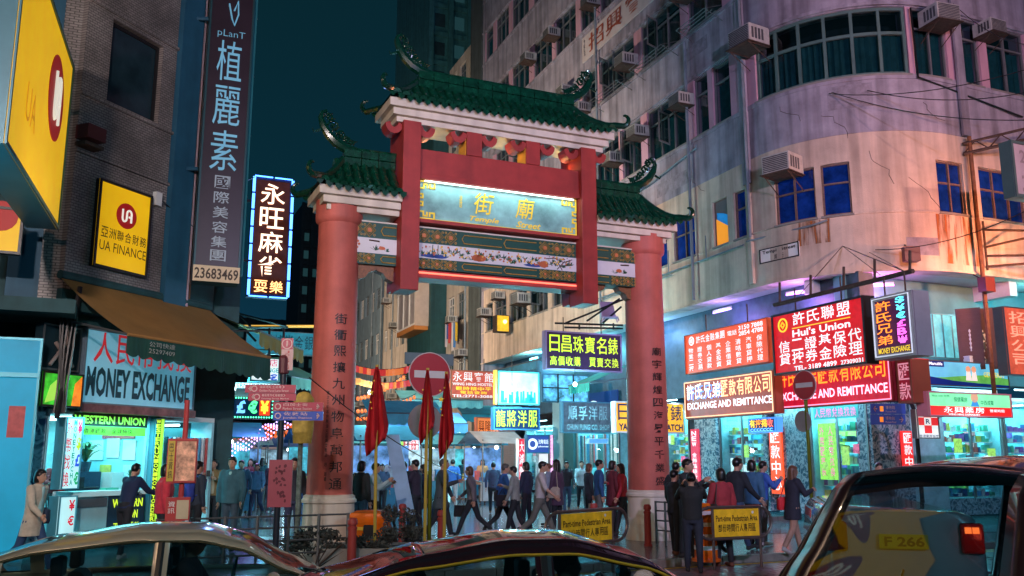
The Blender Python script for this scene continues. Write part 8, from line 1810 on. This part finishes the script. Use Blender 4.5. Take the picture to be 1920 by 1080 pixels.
person('woman in a grey cardigan carrying a dark bag, walking left', pp(966, 21.0), -75, 'bag', (.20, .21, .20), DARK, 'short', h=1.56, bag=('hand', (.02, .02, .03)))
person('person in dark clothes behind the grey waistcoat man', pp(987, 23.5), -60, 'stand', (.01, .015, .04), DARK, 'bob', h=1.62)
person('man in a grey polo shirt and loose trousers walking right', pp(1011, 20.4), 95, 'walk', (.34, .32, .34), (.10, .10, .09), 'short', h=1.72, kind='shirt')
person('woman with light brown hair facing left behind the polo man', pp(1028, 25), -80, 'stand', (.15, .18, .25), DARK, 'bun', HBR, 1.58)
person('woman with long black hair and a flowered coat with a pale bag', pp(1044, 22.0), -60, 'stand', (.06, .03, .06), DARK, 'long', h=1.68, kind='coat', bag=('shoulder', (.35, .30, .25)))
person('small person in dark clothes left of the blue jumper man', pp(1103, 23.5), 70, 'stand', (.015, .02, .03), DARK, 'bob', HBR, 1.58, bag=('hand', (.3, .2, .12)))
person('man in a mid blue jumper behind the first yellow board', pp(1122, 21.6), 80, 'stand', (.015, .06, .17), GREY, 'short', h=1.68)
person('person in a maroon hooded coat just left of the right column', pp(1147, 22.0), 60, 'stand', (.10, .015, .025), DARK, 'bob', h=1.66, kind='coat')
person('woman in red with long hair partly hidden by the right column', pp(1167, 21.8), -90, 'bag', (.32, .02, .035), DARK, 'long', h=1.62)
# right side
person('woman in a black top holding up a phone beside the right column', pp(1294, 15.8), 8, 'photo', (.012, .014, .016), (.015, .02, .035), 'bun', h=1.60, z=-.11, bag=('phone', DARK), kind='jacket')
person('man with glasses in black facing the photographing woman', pp(1284, 17.0), 120, 'phone', (.015, .018, .022), DARK, 'short', h=1.70)
person('far person holding a round dark hat left of the glasses man', pp(1266, 18.4), 40, 'stand', (.012, .018, .03), DARK, 'short', h=1.64, bag=('backpack', (.01, .012, .016)))
person('person in a maroon and black hooded jacket looking up to the left', pp(1350, 16.6), -20, 'stand', (.26, .025, .035), DARK, 'bob', h=1.66, z=-.11, kind='jacket', bag=('shoulder', (.05, .03, .03)))
person('tall young man in a black hoodie looking right', pp(1376, 18.0), 60, 'walk', (.010, .014, .022), JEAN, 'short', h=1.80)
person('person in a black cap and blue padded vest with an orange bag', pp(1408, 18.6), 50, 'stand', (.03, .10, .20), DARK, 'bob', h=1.68, kind='puffer', bag=('shoulder', (.6, .22, .02)))
person('person in a bright blue jacket pointing right beside the banner', pp(1426, 19.2), 80, 'phone', (.03, .09, .36), GREY, 'short', h=1.66)
person('woman with long brown hair and a red handbag right of the orange banner', pp(1481, 17.8), 70, 'bag', (.014, .016, .03), (.30, .18, .13), 'long', HBR, 1.60, bag=('shoulder', (.6, .02, .03)), kind='coat')
person('dark haired person just showing above the people carrier', pp(1646, 19.5), 180, 'stand', (.02, .03, .04), DARK, 'short', h=1.62)
person('person in black crouched over a bag by the first barrier', pp(1262, 17.4), 60, 'stand', (.012, .014, .018), DARK, 'short', h=1.5)
# far crowd in the market, few pixels each
cc = [(.03, .05, .10), (.02, .02, .03), (.12, .03, .04), (.25, .27, .3), (.05, .12, .22), (.02, .08, .10), (.3, .2, .1)]
desc = ['navy', 'black', 'maroon', 'pale grey', 'blue', 'teal', 'tan']; where2 = ['behind the leftmost flag pole', 'beyond the white lit shop', 'beside the cream pillar', 'under the hostel sign', 'below the navy tailor sign', 'before the souvenir shop', 'by the dark pillar']; where = ['near the LED board pole', 'under the violet lights', 'beside the clothes stall', 'left of the map panel', 'by the white tent', 'in front of the far stall', 'next to the signpost']
fars = [(455, 27), (462, 34), (471, 30), (478, 38), (484, 28), (492, 33), (499, 41), (446, 37), (512, 30), (418, 32), (428, 27.5), (390, 26), (467, 46), (488, 50), (474, 56), (503, 58), (520, 36), (736, 31), (718, 28), (869, 40), (905, 37), (925, 30), (1062, 30), (765, 36), (1090, 31), (1240, 24)]
for i, (x, Y) in enumerate(fars):
    k = i % 7; wl_ = where if i < 17 else where2
    person('small %s figure %s, %s' % (desc[k], 'walking away' if i % 2 else 'facing the camera', wl_[(i * 3 + i // 7) % 7]), pp(x, Y), 180 if i % 2 == 0 else rnd.choice((0, 10, -15)), ('walk', 'walk2', 'stand')[i % 3], cc[k], (DARK, JEAN, GREY)[i % 3], ('short', 'bob', 'long')[i % 3], h=rnd.uniform(1.58, 1.76), group='far figures in the night market crowd')
# drivers
Rm = ROOTM[bpy.data.objects['silver_sedan']]; p = Rm @ Vector((.22, -.36, .0)); person('driver of the silver car seen in profile', (p.x, p.y), 80, 'sit', (.02, .02, .03), DARK, 'short', h=1.66, z=-.50, skin=SKIN2)
Rm = ROOTM[bpy.data.objects['black_sedan']]; p = Rm @ Vector((.2, -.36, 0)); person('driver of the dark middle car, only a silhouette', (p.x, p.y), 76, 'sit', (.02, .02, .02), DARK, 'short', h=1.66, z=-.54, skin=SKIN2)
# ---------------------------------------------------------------- street lamps, added fill lamps and the light of the shops
def street_lamp(label, x, y, h, aim, col, power, spot=100, reach=1.6):
    d = (Vector(aim) - Vector((x, y, h))); d.z = 0; d.normalize(); t = thing('street_lamp', label, 'street lamp', (x, y, 0)); MB().lathe([(.11, 0), (.10, .5), (.07, h - .3), (.05, h)], 12, (x, y)).build('post', STEEL, t, smooth=True)
    e_ = Vector((x, y, h)) + d * reach; MB().tube([(x, y, h - .05), tuple(Vector((x, y, h + .1)) + d * reach * .5), tuple(e_)], .04, 8).build('arm', STEEL, t, smooth=True); MB().ball(tuple(e_ + d * .3), (.36, .36, .10), 12, 6).build('head', STEEL, t, smooth=True); MB().ball(tuple(e_ + d * .3 + Vector((0, 0, -.06))), (.26, .26, .08), 12, 6).build('lens', E('lamp lens', (1, .8, .7), 3), t)
    lamp('street_lamp_light', 'SPOT', e_ + d * .3 + Vector((0, 0, -.2)), col, power, .25, aim, spot=spot, blend=.9)
street_lamp('tall street lamp behind the camera lighting the tenement', 6.0, -3.0, 9.5, (9.0, 26, 12.5), (.72, .58, 1.0), 16000, 95)
street_lamp('added lamp standing in for an unseen neon sign, lighting the rounded wall', 15.2, 21.0, 7.0, (11.0, 24.5, 8.6), (1.0, .32, .16), 2600, 150, .6)  # added orange glow in place of a neon sign out of view
street_lamp('second street lamp at the right outside the view', 15.0, 6.0, 9.5, (9.5, 24.5, 10), (1.0, .50, .42), 9000, 70)
street_lamp('tall street lamp at the left outside the view', -9.0, -2.0, 9.0, (-2.0, 19, 6.0), (1.0, .62, .48), 2500, 75)
street_lamp('street lamp on the near pavement lighting the gate', 3.0, -3.5, 9.0, (1.0, 19, 5.0), (1.0, .66, .50), 1700, 55)
street_lamp('added fill lamp behind the camera lighting the tiled corner', -3.0, -2.5, 8.0, (-9.5, 19, 8.0), (.95, .80, .78), 9500, 80)  # extra lamp added to brighten the tiled wall
street_lamp('added cool fill lamp behind the camera on the near pavement', 12.0, -6.0, 8.0, (-1, 20, 1.0), (.35, .8, 1.0), 4000, 80)  # added cool fill for the people and dark parts of the street
street_lamp('added fill lamp on the near pavement over the stopped cars', -5.5, -3.2, 7.0, (0, 8.5, 0), (1.0, .72, .5), 1500, 90)  # added so that the cars are not left dark
# light spilling from tubes under the overhang
for s, col, pw in ((-18, (.2, .8, 1), 120), (-12, (.15, .75, 1), 90), (-7, (.25, .55, 1), 60), (-2.5, (.40, .25, 1), 80), (1.2, (.65, .25, 1), 100), (3.6, (.85, .25, .9), 110), (9.5, (.2, .9, 1), 160)):
    p = CB.pt(s, .4 if s < 8 else -.3, 6.25); lamp('overhang_tube_light', 'POINT', p, col, pw * (2.5 if s < -5 else 1.2), .25); q0, q1 = CB.pt(s - .5, .4 if s < 8 else -.3, 6.45), CB.pt(s + .5, .4 if s < 8 else -.3, 6.45)
    t = thing('overhang_tube', 'fluorescent tube fixed under the overhang, %s' % {-18: 'farthest down the street', -12: 'above the roller shutter', -7: 'behind the right gate column', -2.5: 'behind the orange red sign', 1.2: 'behind the red union sign', 3.6: 'under the rounded corner', 9.5: 'above the pharmacy'}[s], 'light', tuple((q0 + q1) / 2)); MB().tube([q0, q1], .025, 6).build('tube', E('overhang tube %.1f' % s, col, 4), t); MB().tube([q0 + Vector((0, 0, .06)), q1 + Vector((0, 0, .06))], .035, 4).build('batten', WHITEP, t)
for x, Y, z, pw in ((690, 31, 4.0, 160), (820, 33, 4.2, 220), (960, 32, 4.2, 260), (1080, 30, 4.2, 260), (430, 24, 3.6, 120), (500, 36, 4, 160)):
    p = pp(x, Y); t = thing('hanging_bulb', 'bare bulb hanging over the street near %s' % {690: 'the left column', 820: 'the flags', 960: 'the navy tailor sign', 1080: 'the arched fascia', 430: 'the clothes stall', 500: 'the far market stalls'}[x], 'lamp', (p[0], p[1], z)); MB().ball((p[0], p[1], z), .07, 8, 6).build('bulb', E('street bulb', (.7, .95, 1), 10), t); MB().tube([(p[0], p[1], z + .06), (p[0], p[1], z + 1.2)], .01, 4).build('flex', BLACK, t); lamp('hanging_bulb_light', 'POINT', (p[0], p[1], z - .1), (.25, .85, 1), pw * 2.6, .1)
for x, y, z, aim, pw, l_ in ((-9.8, 31, 8.6, (1.0, 42, 8.5), 9000, 'behind the neon sign'), (-14.2, 42, 8, (-5.5, 60, 10), 6500, 'halfway down the street'), (-21, 58, 9, (-13, 82, 10), 8000, 'far down the street')):  # hidden lamps added to brighten the facades beyond the gate
    p = Vector((x, y, z)); d = (Vector(aim) - p).normalized(); t = thing('wall_lamp', 'added warm fill lamp on the left shophouse walls ' + l_, 'lamp', tuple(p)); MB().tube([(x - .9, y - .2, z + .1), tuple(p)], .04, 6).build('arm', BLACK, t); MB().ball(tuple(p), .13, 8, 6).build('bulb', E('warm fill bulb', (1, .7, .45), 6), t); lamp('wall_lamp_light', 'SPOT', p + d * .4, (1, .72, .52), pw, .15, aim, spot=120)
# warm uplights inside the gate
for s in (1.9, 3.55, 5.15):
    p = GA.pt(s, .05, 8.34); lamp('gate_uplight', 'SPOT', p, (1, .55, .15), 12, .05, GA.pt(s + .25, -.2, 8.9), spot=150)
    t = thing('uplight', 'small floodlight on the cross beam of the gate, %s' % {1.9: 'left', 3.55: 'middle', 5.15: 'right'}[s], 'lamp', tuple(GA.pt(s, .05, 8.26))); mb = MB(); gbox(mb, s - .06, s + .06, -.0, .1, 8.262, 8.32); mb.build('case', BLACK, t)
bpy.data.scenes.remove(TMP)
bpy.data.objects.remove(_fo)
